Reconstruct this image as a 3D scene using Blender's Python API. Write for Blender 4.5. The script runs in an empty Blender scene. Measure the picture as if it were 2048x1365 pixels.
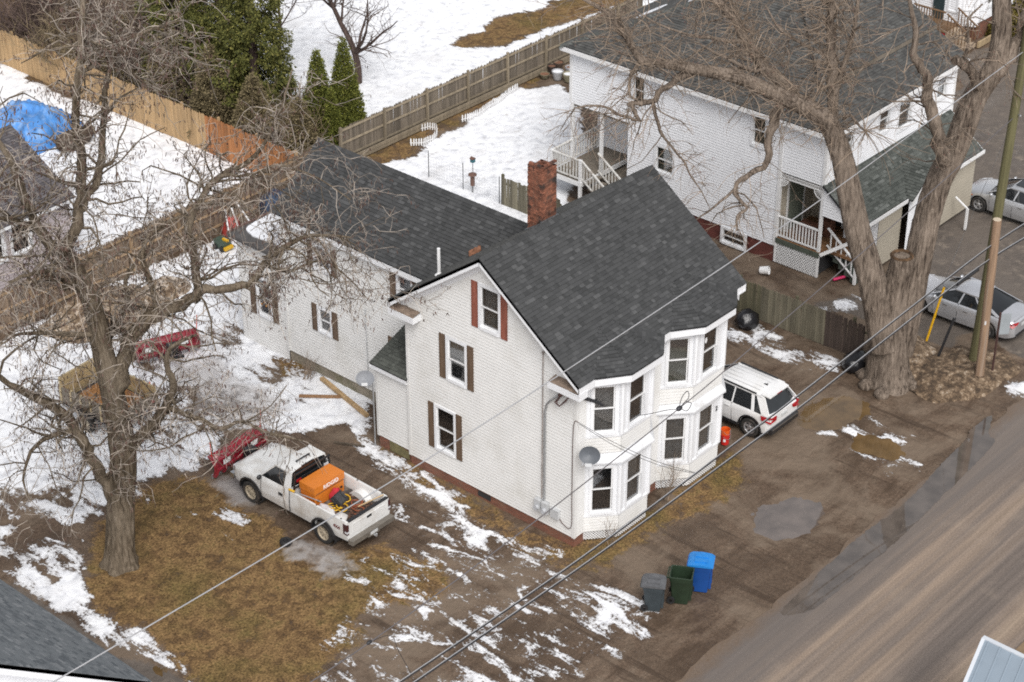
import bpy, bmesh, math, random
import numpy as np
from mathutils import Vector, Matrix, noise as mnoise

random.seed(7)
scene = bpy.context.scene
COL = scene.collection
R = math.radians

# ---------------------------------------------------------------- camera
CAM = Vector((-39.3745, -32.0190, 38.2282))
YAW, PITCH = 0.720966, 0.543372
cam_data = bpy.data.cameras.new('camera')
cam = bpy.data.objects.new('camera', cam_data)
COL.objects.link(cam)
cam.location = CAM
cam.rotation_euler = (math.pi / 2 - PITCH, 0.00044, YAW - math.pi / 2)
cam_data.sensor_fit = 'HORIZONTAL'
cam_data.sensor_width = 36.0
cam_data.lens = 36.0 * 4000.0 / 2048.0
cam_data.clip_start = 1.0
cam_data.clip_end = 3000.0
scene.camera = cam

# ---------------------------------------------------------------- sky, sun, exposure (bright overcast day)
SUN_ELEV, SUN_AZ = R(50), R(232)          # azimuth measured from +X, counter clockwise
world = bpy.data.worlds.new('World')
scene.world = world
world.use_nodes = True
wn, wl = world.node_tree.nodes, world.node_tree.links
bg = wn['Background']
sky = wn.new('ShaderNodeTexSky')
sky.sky_type = 'NISHITA'
sky.sun_disc = False
sky.sun_elevation = SUN_ELEV
sky.sun_rotation = math.pi / 2 - SUN_AZ
sky.air_density, sky.dust_density, sky.ozone_density = 1.0, 4.0, 1.0
hs = wn.new('ShaderNodeHueSaturation')
hs.inputs['Saturation'].default_value = 0.22
wl.new(sky.outputs[0], hs.inputs['Color'])
wl.new(hs.outputs[0], bg.inputs[0])
bg.inputs[1].default_value = 0.15
sun_data = bpy.data.lights.new('sun', 'SUN')
sun_data.energy = 1.5
sun_data.angle = R(30)
sun_data.color = (1.0, 0.975, 0.94)
sun = bpy.data.objects.new('sun', sun_data)
COL.objects.link(sun)
sd = Vector((math.cos(SUN_ELEV) * math.cos(SUN_AZ), math.cos(SUN_ELEV) * math.sin(SUN_AZ), math.sin(SUN_ELEV)))
sun.rotation_euler = sd.to_track_quat('Z', 'Y').to_euler()
scene.view_settings.view_transform = 'Standard'
scene.view_settings.look = 'None'
scene.view_settings.exposure = 0.18
scene.view_settings.gamma = 1.0
scene.view_settings.use_curve_mapping = False
scene.cycles.use_denoising = False
scene.cycles.filter_width = 1.85
scene.cycles.use_light_tree = False
scene.cycles.max_bounces = 6
scene.cycles.transparent_max_bounces = 12
scene.cycles.caustics_reflective = False
scene.cycles.caustics_refractive = False

# ---------------------------------------------------------------- helpers
def tag(o, label=None, cat=None, group=None, kind=None):
    if label: o['label'] = label
    if cat: o['category'] = cat
    if group: o['group'] = group
    if kind: o['kind'] = kind
    return o

def thing(name, label, cat, loc=(0, 0, 0), rz=0.0, group=None):
    o = bpy.data.objects.new(name, None)
    o.empty_display_size = 0.2
    COL.objects.link(o)
    o.location = loc
    o.rotation_euler = (0, 0, rz)
    return tag(o, label, cat, group)

def mobj(name, mesh, parent=None, loc=None, rot=None, scl=None):
    o = bpy.data.objects.new(name, mesh)
    COL.objects.link(o)
    o.parent = parent
    if loc is not None: o.location = loc
    if rot is not None: o.rotation_euler = rot
    if scl is not None: o.scale = scl
    return o

def copy_tree(o, parent=None):
    c = o.copy()
    COL.objects.link(c)
    c.parent = parent
    for ch in o.children:
        copy_tree(ch, c)
    return c

class MB:
    """collects faces, links them as one mesh object"""
    def __init__(s):
        s.v, s.f, s.m = [], [], []
        s.cur = 0
    def face(s, pts):
        n = len(s.v)
        s.v.extend([tuple(p) for p in pts])
        s.f.append(tuple(range(n, n + len(pts))))
        s.m.append(s.cur)
        return s
    def raw(s, vs, fs):
        n = len(s.v)
        s.v.extend([tuple(p) for p in vs])
        for f in fs:
            s.f.append(tuple(i + n for i in f))
            s.m.append(s.cur)
        return s
    def box(s, x0, y0, z0, x1, y1, z1):
        vs = [(x0, y0, z0), (x1, y0, z0), (x1, y1, z0), (x0, y1, z0), (x0, y0, z1), (x1, y0, z1), (x1, y1, z1), (x0, y1, z1)]
        return s.raw(vs, [(3, 2, 1, 0), (4, 5, 6, 7), (0, 1, 5, 4), (1, 2, 6, 5), (2, 3, 7, 6), (3, 0, 4, 7)])
    def obox(s, c, ax, ay, az):
        """box from centre and three half-axis vectors"""
        c, ax, ay, az = Vector(c), Vector(ax), Vector(ay), Vector(az)
        vs = []
        for k in (-1, 1):
            for j in (-1, 1):
                for i in (-1, 1):
                    vs.append(c + ax * i + ay * j + az * k)
        return s.raw(vs, [(0, 2, 3, 1), (4, 5, 7, 6), (0, 1, 5, 4), (1, 3, 7, 5), (3, 2, 6, 7), (2, 0, 4, 6)])
    def bar(s, a, b, w, h, up=(0, 0, 1)):
        """rectangular bar from a to b"""
        a, b, up = Vector(a), Vector(b), Vector(up)
        d = (b - a)
        L = d.length
        d.normalize()
        sd_ = d.cross(up)
        if sd_.length < 1e-4:
            sd_ = d.cross(Vector((1, 0, 0)))
        sd_.normalize()
        u = sd_.cross(d)
        return s.obox((a + b) / 2, d * (L / 2), sd_ * (w / 2), u * (h / 2))
    def prism(s, poly, d):
        """polygon (3d points) extruded by vector d"""
        d = Vector(d)
        p = [Vector(q) for q in poly]
        n = len(p)
        s.raw([*p, *[q + d for q in p]], [tuple(range(n - 1, -1, -1)), tuple(range(n, 2 * n))] + [(i, (i + 1) % n, n + (i + 1) % n, n + i) for i in range(n)])
        return s
    def tube(s, pts, rad, n=8, cap=True, jit=0.0, rng=random):
        pts = [Vector(p) for p in pts]
        if not hasattr(rad, '__len__'): rad = [rad] * len(pts)
        k0 = len(s.v)
        up = Vector((0.31, 0.17, 0.93))
        for i, p in enumerate(pts):
            t = (pts[min(i + 1, len(pts) - 1)] - pts[max(i - 1, 0)])
            if t.length < 1e-9: t = Vector((0, 0, 1))
            t.normalize()
            a = t.cross(up)
            if a.length < 1e-3: a = t.cross(Vector((1, 0, 0)))
            a.normalize()
            b = t.cross(a)
            for j in range(n):
                th = 2 * math.pi * j / n
                r = rad[i] * (1 + (rng.uniform(-jit, jit) if jit else 0))
                s.v.append(tuple(p + (a * math.cos(th) + b * math.sin(th)) * r))
        for i in range(len(pts) - 1):
            for j in range(n):
                j2 = (j + 1) % n
                s.f.append((k0 + i * n + j, k0 + i * n + j2, k0 + (i + 1) * n + j2, k0 + (i + 1) * n + j))
                s.m.append(s.cur)
        if cap:
            s.f.append(tuple(k0 + j for j in range(n - 1, -1, -1))); s.m.append(s.cur)
            s.f.append(tuple(k0 + (len(pts) - 1) * n + j for j in range(n))); s.m.append(s.cur)
        return s
    def cyl(s, a, b, r, n=12, r2=None):
        return s.tube([a, b], [r, r if r2 is None else r2], n)
    def lathe(s, prof, n=16, c=(0, 0, 0), M=None):
        """prof: (r, z) list around z through c; M optional matrix"""
        vs = []
        for r, z in prof:
            for j in range(n):
                th = 2 * math.pi * j / n
                p = Vector((r * math.cos(th), r * math.sin(th), z))
                if M is not None: p = M @ p
                vs.append(p + Vector(c))
        fs = []
        for i in range(len(prof) - 1):
            for j in range(n):
                j2 = (j + 1) % n
                fs.append((i * n + j, i * n + j2, (i + 1) * n + j2, (i + 1) * n + j))
        return s.raw(vs, fs)
    def ball(s, c, r, n=10, m=6, sq=(1, 1, 1)):
        prof = [(max(1e-4, math.sin(math.pi * i / m)) * r, -math.cos(math.pi * i / m) * r) for i in range(m + 1)]
        return s.lathe(prof, n, c, Matrix.Diagonal((*sq,)).to_3x3())
    def mesh(s, name, mats, smooth=None, merge=0.0):
        me = bpy.data.meshes.new(name)
        me.from_pydata(s.v, [], s.f)
        mats = mats if isinstance(mats, (list, tuple)) else [mats]
        for m in mats: me.materials.append(m)
        if len(mats) > 1: me.polygons.foreach_set('material_index', s.m)
        if merge or smooth is not None:
            bm = bmesh.new(); bm.from_mesh(me)
            if merge: bmesh.ops.remove_doubles(bm, verts=bm.verts, dist=merge)
            bmesh.ops.recalc_face_normals(bm, faces=bm.faces)
            bm.to_mesh(me); bm.free()
        if smooth is not None:
            me.polygons.foreach_set('use_smooth', [True] * len(me.polygons))
            me.set_sharp_from_angle(angle=R(smooth))
        me.update()
        return me
    def build(s, name, mats, parent=None, smooth=None, merge=0.0, kind=None, label=None, **k):
        if smooth is not None and not merge: merge = 1e-4
        o = mobj(name, s.mesh(name, mats, smooth, merge), parent, **k)
        if kind: o['kind'] = kind
        if label: o['label'] = label
        return o

# ---------------------------------------------------------------- materials
def nt(name):
    m = bpy.data.materials.new(name)
    m.use_nodes = True
    n, l = m.node_tree.nodes, m.node_tree.links
    return m, n, l, n['Principled BSDF']

def ramp(n, l, fac, stops):
    r = n.new('ShaderNodeValToRGB')
    els = r.color_ramp.elements
    while len(els) < len(stops): els.new(0.5)
    for e, (p, c) in zip(els, stops):
        e.position = p
        e.color = (*c, 1) if len(c) == 3 else c
    l.new(fac, r.inputs[0])
    return r.outputs[0]

def mathn(n, l, op, a, b=None, c=None, clamp=False):
    m = n.new('ShaderNodeMath')
    m.operation = op
    m.use_clamp = clamp
    for i, x in enumerate((a, b, c)):
        if x is None: continue
        if isinstance(x, (int, float)): m.inputs[i].default_value = x
        else: l.new(x, m.inputs[i])
    return m.outputs[0]

def mixc(n, l, fac, a, b, mode='MIX'):
    m = n.new('ShaderNodeMix')
    m.data_type = 'RGBA'
    m.blend_type = mode
    for sock, x in ((m.inputs[0], fac), (m.inputs[6], a), (m.inputs[7], b)):
        if isinstance(x, (int, float)): sock.default_value = x
        elif isinstance(x, tuple): sock.default_value = (*x, 1) if len(x) == 3 else x
        else: l.new(x, sock)
    return m.outputs[2]

def noisen(n, l, vec, scale, detail=4.0, rough=0.55, dist=0.0):
    t = n.new('ShaderNodeTexNoise')
    t.inputs['Scale'].default_value = scale
    t.inputs['Detail'].default_value = detail
    t.inputs['Roughness'].default_value = rough
    t.inputs['Distortion'].default_value = dist
    if vec is not None: l.new(vec, t.inputs['Vector'])
    return t.outputs['Fac']

def posn(n, l, scale=(1, 1, 1), rot=(0, 0, 0)):
    g = n.new('ShaderNodeNewGeometry')
    mp = n.new('ShaderNodeMapping')
    mp.inputs['Scale'].default_value = scale
    mp.inputs['Rotation'].default_value = rot
    l.new(g.outputs['Position'], mp.inputs['Vector'])
    return mp.outputs[0]

def randn(n, l):
    """random number per loose piece and per object"""
    g = n.new('ShaderNodeNewGeometry')
    o = n.new('ShaderNodeObjectInfo')
    s = mathn(n, l, 'ADD', g.outputs['Random Per Island'], mathn(n, l, 'MULTIPLY', o.outputs['Random'], 7.31))
    return mathn(n, l, 'FRACT', s)

MATS = {}
def mat(name, col, rough=0.7, vary=0.12, nscale=3.0, bump=0.0, bscale=30.0, metal=0.0, spec=0.5, rand=0.0, stretch=(1, 1, 1), dirt=None, dscale=0.8, dpos=(0.5, 0.75), coat=0.0):
    """general surface: base colour, noise variation, per piece variation, blotches of dirt, fine relief"""
    if name in MATS: return MATS[name]
    m, n, l, p = nt(name)
    p.inputs['Roughness'].default_value = rough
    p.inputs['Metallic'].default_value = metal
    p.inputs['Specular IOR Level'].default_value = spec
    if coat: 
        p.inputs['Coat Weight'].default_value = coat
        p.inputs['Coat Roughness'].default_value = 0.06
    pos = posn(n, l, stretch)
    nz = noisen(n, l, pos, nscale, 5.0, 0.6)
    lo = tuple(c * (1 - vary) for c in col); hi = tuple(min(1, c * (1 + vary)) for c in col)
    c = ramp(n, l, nz, [(0.3, lo), (0.7, hi)])
    if dirt:
        dz = noisen(n, l, pos, dscale, 6.0, 0.65)
        c = mixc(n, l, ramp(n, l, dz, [(dpos[0], (0, 0, 0)), (dpos[1], (1, 1, 1))]), c, dirt)
    if rand:
        r = randn(n, l)
        hv = n.new('ShaderNodeHueSaturation')
        l.new(c, hv.inputs['Color'])
        l.new(mathn(n, l, 'MULTIPLY_ADD', r, 2 * rand, 1 - rand), hv.inputs['Value'])
        c = hv.outputs[0]
    l.new(c, p.inputs['Base Color'])
    if bump:
        b = n.new('ShaderNodeBump')
        b.inputs['Strength'].default_value = bump
        b.inputs['Distance'].default_value = 0.02
        l.new(noisen(n, l, pos, bscale, 4.0, 0.6), b.inputs['Height'])
        l.new(b.outputs[0], p.inputs['Normal'])
    MATS[name] = m
    return m

def glass_mat(name, tint=0.55, gloss=0.04):
    if name in MATS: return MATS[name]
    m, n, l, p = nt(name)
    n.remove(p)
    tr = n.new('ShaderNodeBsdfTransparent'); tr.inputs[0].default_value = (tint, tint, tint, 1)
    gl = n.new('ShaderNodeBsdfGlossy'); gl.inputs['Roughness'].default_value = gloss
    lw = n.new('ShaderNodeLayerWeight'); lw.inputs['Blend'].default_value = 0.5
    fr = mathn(n, l, 'MULTIPLY_ADD', mathn(n, l, 'POWER', lw.outputs['Facing'], 4.0), 0.9, 0.17, clamp=True)
    mx = n.new('ShaderNodeMixShader')
    l.new(fr, mx.inputs[0]); l.new(tr.outputs[0], mx.inputs[1]); l.new(gl.outputs[0], mx.inputs[2])
    l.new(mx.outputs[0], n['Material Output'].inputs[0])
    MATS[name] = m
    return m

M_SIDING = mat('vinyl_siding', (0.755, 0.75, 0.735), 0.55, 0.04, 0.9, dirt=(0.60, 0.585, 0.545), dscale=0.7, dpos=(0.50, 0.85))
M_TRIM = mat('white_trim', (0.80, 0.81, 0.83), 0.45, 0.03, 1.5, dirt=(0.66, 0.66, 0.66), dscale=2.0, dpos=(0.6, 0.8))
M_WHITE = mat('white_paint', (0.80, 0.80, 0.80), 0.5, 0.04, 4.0)
M_SHUT = mat('brown_shutter', (0.13, 0.085, 0.055), 0.6, 0.25, 6.0, bump=0.2, stretch=(1, 1, 0.15))
M_SHUTR = mat('red_shutter', (0.26, 0.085, 0.055), 0.6, 0.3, 6.0, bump=0.2, stretch=(1, 1, 0.15))
M_BRICKS = mat('brick', (0.22, 0.085, 0.05), 0.85, 0.3, 9.0, bump=0.5, bscale=60, rand=0.4, dirt=(0.045, 0.033, 0.028), dscale=2.2, dpos=(0.50, 0.62))
M_MORTAR = mat('mortar', (0.20, 0.12, 0.085), 0.95, 0.2, 12.0)
M_CONC = mat('concrete', (0.27, 0.235, 0.185), 0.9, 0.2, 2.0, bump=0.3, dirt=(0.12, 0.12, 0.06), dscale=1.2)
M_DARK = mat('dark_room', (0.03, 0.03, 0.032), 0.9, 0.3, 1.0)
M_CURT = mat('grey_curtain', (0.26, 0.265, 0.26), 0.9, 0.3, 3.0, stretch=(4, 4, 0.3))
M_SHADE = mat('green_grey_shade', (0.15, 0.17, 0.135), 0.9, 0.1, 2.0)
M_BLIND = mat('white_blind', (0.42, 0.43, 0.43), 0.8, 0.15, 4.0)
M_GLASS = glass_mat('window_glass', 0.8)
M_CARGLASS = glass_mat('car_glass', 0.30, 0.02)
M_METAL = mat('galvanised_metal', (0.42, 0.43, 0.44), 0.45, 0.15, 8.0, metal=0.6)
M_GREYBOX = mat('grey_enamel', (0.50, 0.51, 0.52), 0.45, 0.1, 6.0)
M_BLACK = mat('black_rubber', (0.016, 0.016, 0.017), 0.6, 0.3, 8.0)
M_BLACKP = mat('black_plastic', (0.02, 0.02, 0.022), 0.35, 0.2, 5.0)

def shingle_mat(name, lo, mid, hi, moss=None):
    m, n, l, p = nt(name)
    p.inputs['Roughness'].default_value = 0.95
    p.inputs['Specular IOR Level'].default_value = 0.25
    r = randn(n, l)
    c = ramp(n, l, r, [(0.0, lo), (0.45, mid), (0.8, mid), (1.0, hi)])
    pos = posn(n, l)
    g = noisen(n, l, pos, 90.0, 2.0, 0.7)
    c = mixc(n, l, 0.55, c, ramp(n, l, g, [(0.3, (0.25, 0.25, 0.25)), (0.7, (0.85, 0.85, 0.85))]), 'OVERLAY')
    big = noisen(n, l, pos, 0.5, 5.0, 0.6)
    c = mixc(n, l, ramp(n, l, big, [(0.5, (0, 0, 0)), (0.75, (0.3, 0.3, 0.3))]), c, moss or tuple(x * 1.2 for x in mid))
    l.new(c, p.inputs['Base Color'])
    b = n.new('ShaderNodeBump'); b.inputs['Strength'].default_value = 0.25; b.inputs['Distance'].default_value = 0.004
    l.new(noisen(n, l, pos, 160.0, 2.0, 0.7), b.inputs['Height']); l.new(b.outputs[0], p.inputs['Normal'])
    MATS[name] = m
    return m
M_SHING = shingle_mat('charcoal_shingle', (0.040, 0.041, 0.0415), (0.057, 0.058, 0.059), (0.086, 0.087, 0.088))
M_SHINGN = shingle_mat('weathered_shingle', (0.050, 0.050, 0.049), (0.078, 0.078, 0.075), (0.11, 0.11, 0.105), (0.088, 0.082, 0.073))
M_SHINGG = shingle_mat('green_grey_shingle', (0.050, 0.055, 0.050), (0.085, 0.092, 0.084), (0.14, 0.148, 0.138))
M_DECKR = mat('roof_felt', (0.02, 0.021, 0.023), 0.95, 0.2, 5.0)

# ---------------------------------------------------------------- building elements
def siding(name, o, u, nrm, poly, holes, parent, material=None, expo=0.114, proud=0.018):
    """lapped clapboards on a wall: o origin, u horizontal unit vector, poly convex in (s, z), holes = rectangles (s0, z0, s1, z1)"""
    o, u, nrm = Vector(o), Vector(u), Vector(nrm)
    mb = MB()
    zs = [p[1] for p in poly]
    z = min(zs)
    def span(zz):
        xs = []
        for (x0, y0), (x1, y1) in zip(poly, poly[1:] + poly[:1]):
            if abs(y1 - y0) < 1e-9:
                if abs(zz - y0) < 1e-6: xs += [x0, x1]
                continue
            t = (zz - y0) / (y1 - y0)
            if -1e-9 <= t <= 1 + 1e-9: xs.append(x0 + t * (x1 - x0))
        return (min(xs), max(xs)) if len(xs) > 1 else None
    P = lambda s_, z_, d_: o + u * s_ + Vector((0, 0, z_)) + nrm * d_
    while z < max(zs) - 0.01:
        z2 = min(z + expo, max(zs))
        a, b = span(z + 1e-5), span(z2 - 1e-5)
        if a and b:
            segs = [(a[0], a[1], b[0], b[1])]
            for h in holes:
                if h[1] < z2 - 0.02 and h[3] > z + 0.02:
                    new = []
                    for sg in segs:
                        if h[2] <= sg[0] or h[0] >= sg[1]: new.append(sg); continue
                        if h[0] > sg[0]: new.append((sg[0], h[0], sg[2], h[0]))
                        if h[2] < sg[1]: new.append((h[2], sg[1], h[2], sg[3]))
                    segs = new
            for sg in segs:
                if sg[1] - sg[0] < 0.005: continue
                f_ = 1 - 0.016 / max(z2 - z, 0.03)
                m0, m1, zm = sg[0] + (sg[2] - sg[0]) * f_, sg[1] + (sg[3] - sg[1]) * f_, z + (z2 - z) * f_
                mb.face([P(sg[0], z, proud), P(sg[1], z, proud), P(m1, zm, 0.003), P(m0, zm, 0.003)])
                mb.face([P(m0, zm, 0.003), P(m1, zm, 0.003), P(sg[3], z2, -0.006), P(sg[2], z2, -0.006)])
                mb.face([P(sg[0], z, -0.006), P(sg[1], z, -0.006), P(sg[1], z, proud), P(sg[0], z, proud)])
        z = z2
    return mb.build(name, material or M_SIDING, parent, kind='stuff')

def window(o, u, nrm, s0, z0, s1, z1, parent, behind, casing=0.10, shade=None, name='window', split=0.5, two=True):
    """double hung window: casing, sashes, panes, something dark or a curtain behind; returns the window part"""
    o, u, nrm = Vector(o), Vector(u), Vector(nrm)
    zz = Vector((0, 0, 1))
    C = lambda s_, z_, d_: o + u * s_ + zz * z_ + nrm * d_
    def frame(mb, a0, b0, a1, b1, w, d0, d1, sill=0.0):
        h = (d1 - d0) / 2
        dm = (d0 + d1) / 2
        mb.obox(C((a0 + w / 2), (b0 + b1) / 2, dm), u * (w / 2), nrm * h, zz * ((b1 - b0) / 2))
        mb.obox(C((a1 - w / 2), (b0 + b1) / 2, dm), u * (w / 2), nrm * h, zz * ((b1 - b0) / 2))
        mb.obox(C((a0 + a1) / 2, b0 + w / 2, dm + sill), u * ((a1 - a0) / 2 - w), nrm * (h + sill), zz * (w / 2))
        mb.obox(C((a0 + a1) / 2, b1 - w / 2, dm), u * ((a1 - a0) / 2 - w), nrm * h, zz * (w / 2))
    mb = MB(); frame(mb, s0, z0, s1, z1, casing, -0.04, 0.035, 0.012)
    w = mb.build(name, M_TRIM, parent)
    a0, b0, a1, b1 = s0 + casing, z0 + casing, s1 - casing, z1 - casing
    mid = b0 + (b1 - b0) * split
    mb = MB(); frame(mb, a0, mid - 0.02, a1, b1, 0.045, -0.045, -0.005)
    mb.build('sash', M_WHITE, w)
    mb = MB(); frame(mb, a0, b0, a1, mid + 0.025, 0.045, -0.075, -0.047)
    mb.build('sash', M_WHITE, w)
    for q0, q1, d in ((mid - 0.02 + 0.045, b1 - 0.045, -0.025), (b0 + 0.045, mid + 0.025 - 0.045, -0.062)):
        mb = MB(); mb.obox(C((a0 + a1) / 2, (q0 + q1) / 2, d), u * ((a1 - a0) / 2 - 0.045), nrm * 0.003, zz * ((q1 - q0) / 2))
        mb.build('pane', M_GLASS, w)
    mb = MB()
    D = -0.16
    if behind is M_CURT:
        k = 14
        for i in range(k):
            t0, t1 = i / k, (i + 1) / k
            e0, e1 = (0.02 if i % 2 else -0.02), (-0.02 if i % 2 else 0.02)
            mb.face([C(a0 + (a1 - a0) * t0, b0, D + e0), C(a0 + (a1 - a0) * t1, b0, D + e1), C(a0 + (a1 - a0) * t1, b1, D + e1), C(a0 + (a1 - a0) * t0, b1, D + e0)])
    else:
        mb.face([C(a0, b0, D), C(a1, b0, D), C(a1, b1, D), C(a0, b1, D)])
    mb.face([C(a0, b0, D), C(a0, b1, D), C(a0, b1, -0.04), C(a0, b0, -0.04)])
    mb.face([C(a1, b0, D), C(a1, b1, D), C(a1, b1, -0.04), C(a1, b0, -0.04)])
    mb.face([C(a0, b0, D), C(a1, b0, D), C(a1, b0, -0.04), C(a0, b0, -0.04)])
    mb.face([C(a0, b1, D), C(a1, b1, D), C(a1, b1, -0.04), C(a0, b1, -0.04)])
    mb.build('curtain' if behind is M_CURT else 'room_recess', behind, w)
    if shade:
        h, sm = shade
        mb = MB(); mb.obox(C((a0 + a1) / 2, b1 - (b1 - b0) * h / 2, -0.10), u * ((a1 - a0) / 2 - 0.01), nrm * 0.004, zz * ((b1 - b0) * h / 2))
        mb.build('shade', sm, w)
    return w

def shutter(o, u, nrm, s0, z0, s1, z1, parent, m):
    o, u, nrm = Vector(o), Vector(u), Vector(nrm)
    zz = Vector((0, 0, 1))
    C = lambda s_, z_, d_: o + u * s_ + zz * z_ + nrm * d_
    mb = MB()
    mb.obox(C((s0 + s1) / 2, (z0 + z1) / 2, 0.022), u * ((s1 - s0) / 2), nrm * 0.012, zz * ((z1 - z0) / 2))
    for a, b in ((s0, s0 + 0.035), (s1 - 0.035, s1)):
        mb.obox(C((a + b) / 2, (z0 + z1) / 2, 0.036), u * ((b - a) / 2), nrm * 0.008, zz * ((z1 - z0) / 2))
    for a, b in ((z0, z0 + 0.05), (z1 - 0.05, z1), ((z0 + z1) / 2 - 0.025, (z0 + z1) / 2 + 0.025)):
        mb.obox(C((s0 + s1) / 2, (a + b) / 2, 0.036), u * ((s1 - s0) / 2 - 0.037), nrm * 0.007, zz * ((b - a) / 2))
    return mb.build('shutter', m, parent)

TABS = {}
def tab_mesh(w, e, m):
    k = (round(w, 2), m.name)
    if k not in TABS:
        mb = MB()
        b, t = 0.026, 0.003
        mb.raw([(0, 0, 0), (w, 0, 0), (w, e, -0.002), (0, e, -0.002), (0, 0, b), (w, 0, b), (w, e, t), (0, e, t)],
               [(4, 5, 6, 7), (0, 1, 5, 4), (1, 2, 6, 5), (3, 0, 4, 7)])
        TABS[k] = mb.mesh('shingle', m)
    return TABS[k]

def shingles(o, u, v, polys, parent, m, single=None, expo=0.130, wr=(0.16, 0.34), seed=1):
    """roof plane: o origin, u along the eave, v up the slope; polys convex polygons in (u, v); single(point) -> True for pieces kept as own objects"""
    rng = random.Random(seed)
    o, u, v = Vector(o), Vector(u).normalized(), Vector(v).normalized()
    nrm = u.cross(v)
    rot = Matrix((u, v, nrm)).transposed().to_euler()
    mb = MB()
    lone = []
    W4 = (0.12, 0.16, 0.20, 0.26)
    for poly in polys:
        vs = [p[1] for p in poly]
        k0 = math.floor(min(vs) / expo)
        k1 = math.ceil(max(vs) / expo)
        for k in range(k0, k1):
            a, b = k * expo, (k + 1) * expo
            mid = min(max((a + b) / 2, min(vs) + 1e-4), max(vs) - 1e-4)
            xs = []
            for (x0, y0), (x1, y1) in zip(poly, poly[1:] + poly[:1]):
                if abs(y1 - y0) < 1e-9: continue
                t = (mid - y0) / (y1 - y0)
                if 0 <= t <= 1: xs.append(x0 + t * (x1 - x0))
            if len(xs) < 2: continue
            x0, x1 = min(xs), max(xs)
            x = x0 - rng.uniform(0, 0.2)
            while x < x1 - 0.005:
                w = rng.choice(W4)
                xa, xb = max(x, x0), min(x + w, x1)
                x += w
                if xb - xa < 0.02: continue
                av, bv = max(a, min(vs)), min(b, max(vs))
                full = abs((xb - xa) - w) < 1e-6 and av == a and bv == b
                if full and single and single(o + u * xa + v * a):
                    lone.append((o + u * xa + v * av, w)); continue
                th = 0.025 * rng.uniform(0.7, 1.3)
                q = [o + u * xa + v * av, o + u * xb + v * av, o + u * xb + v * bv, o + u * xa + v * bv]
                mb.raw([q[0], q[1], q[2] - nrm * 0.002, q[3] - nrm * 0.002, q[0] + nrm * th, q[1] + nrm * th, q[2] + nrm * 0.003, q[3] + nrm * 0.003],
                       [(4, 5, 6, 7), (0, 1, 5, 4), (1, 2, 6, 5), (3, 0, 4, 7)])
    for p, w in lone[:300]:
        mobj('shingle', tab_mesh(w, expo, m), parent, p, rot)
    for p, w in lone[300:]:
        q = [p, p + u * w, p + u * w + v * expo, p + v * expo]
        mb.raw([q[0], q[1], q[2] - nrm * 0.002, q[3] - nrm * 0.002, q[0] + nrm * 0.025, q[1] + nrm * 0.025, q[2] + nrm * 0.003, q[3] + nrm * 0.003],
               [(4, 5, 6, 7), (0, 1, 5, 4), (1, 2, 6, 5), (3, 0, 4, 7)])
    return mb.build('shingle_field', m, parent, kind='stuff')

def ridge_caps(a, b, nl, nr, parent, m, w=0.16, step=0.2):
    """overlapping cap shingles along a ridge from a to b; nl, nr: unit vectors running down the two slopes"""
    a, b, nl, nr = Vector(a), Vector(b), Vector(nl), Vector(nr)
    L = (b - a).length
    d = (b - a) / L
    k = int(L / step)
    up = -(nl + nr).normalized()
    mb = MB()
    for i in range(k):
        p, q = a + d * (i * step), a + d * ((i + 1) * step + 0.03)
        h0, h1 = up * 0.022, up * 0.034
        mb.raw([p + h1 + nl * w, p + h1, p + h1 + nr * w, q + h0 + nl * w, q + h0, q + h0 + nr * w, p + nl * w, p + nr * w], [(0, 1, 4, 3), (1, 2, 5, 4), (0, 6, 1), (1, 7, 2)])
    return mb.build('ridge_cap', m, parent, kind='stuff')
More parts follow.
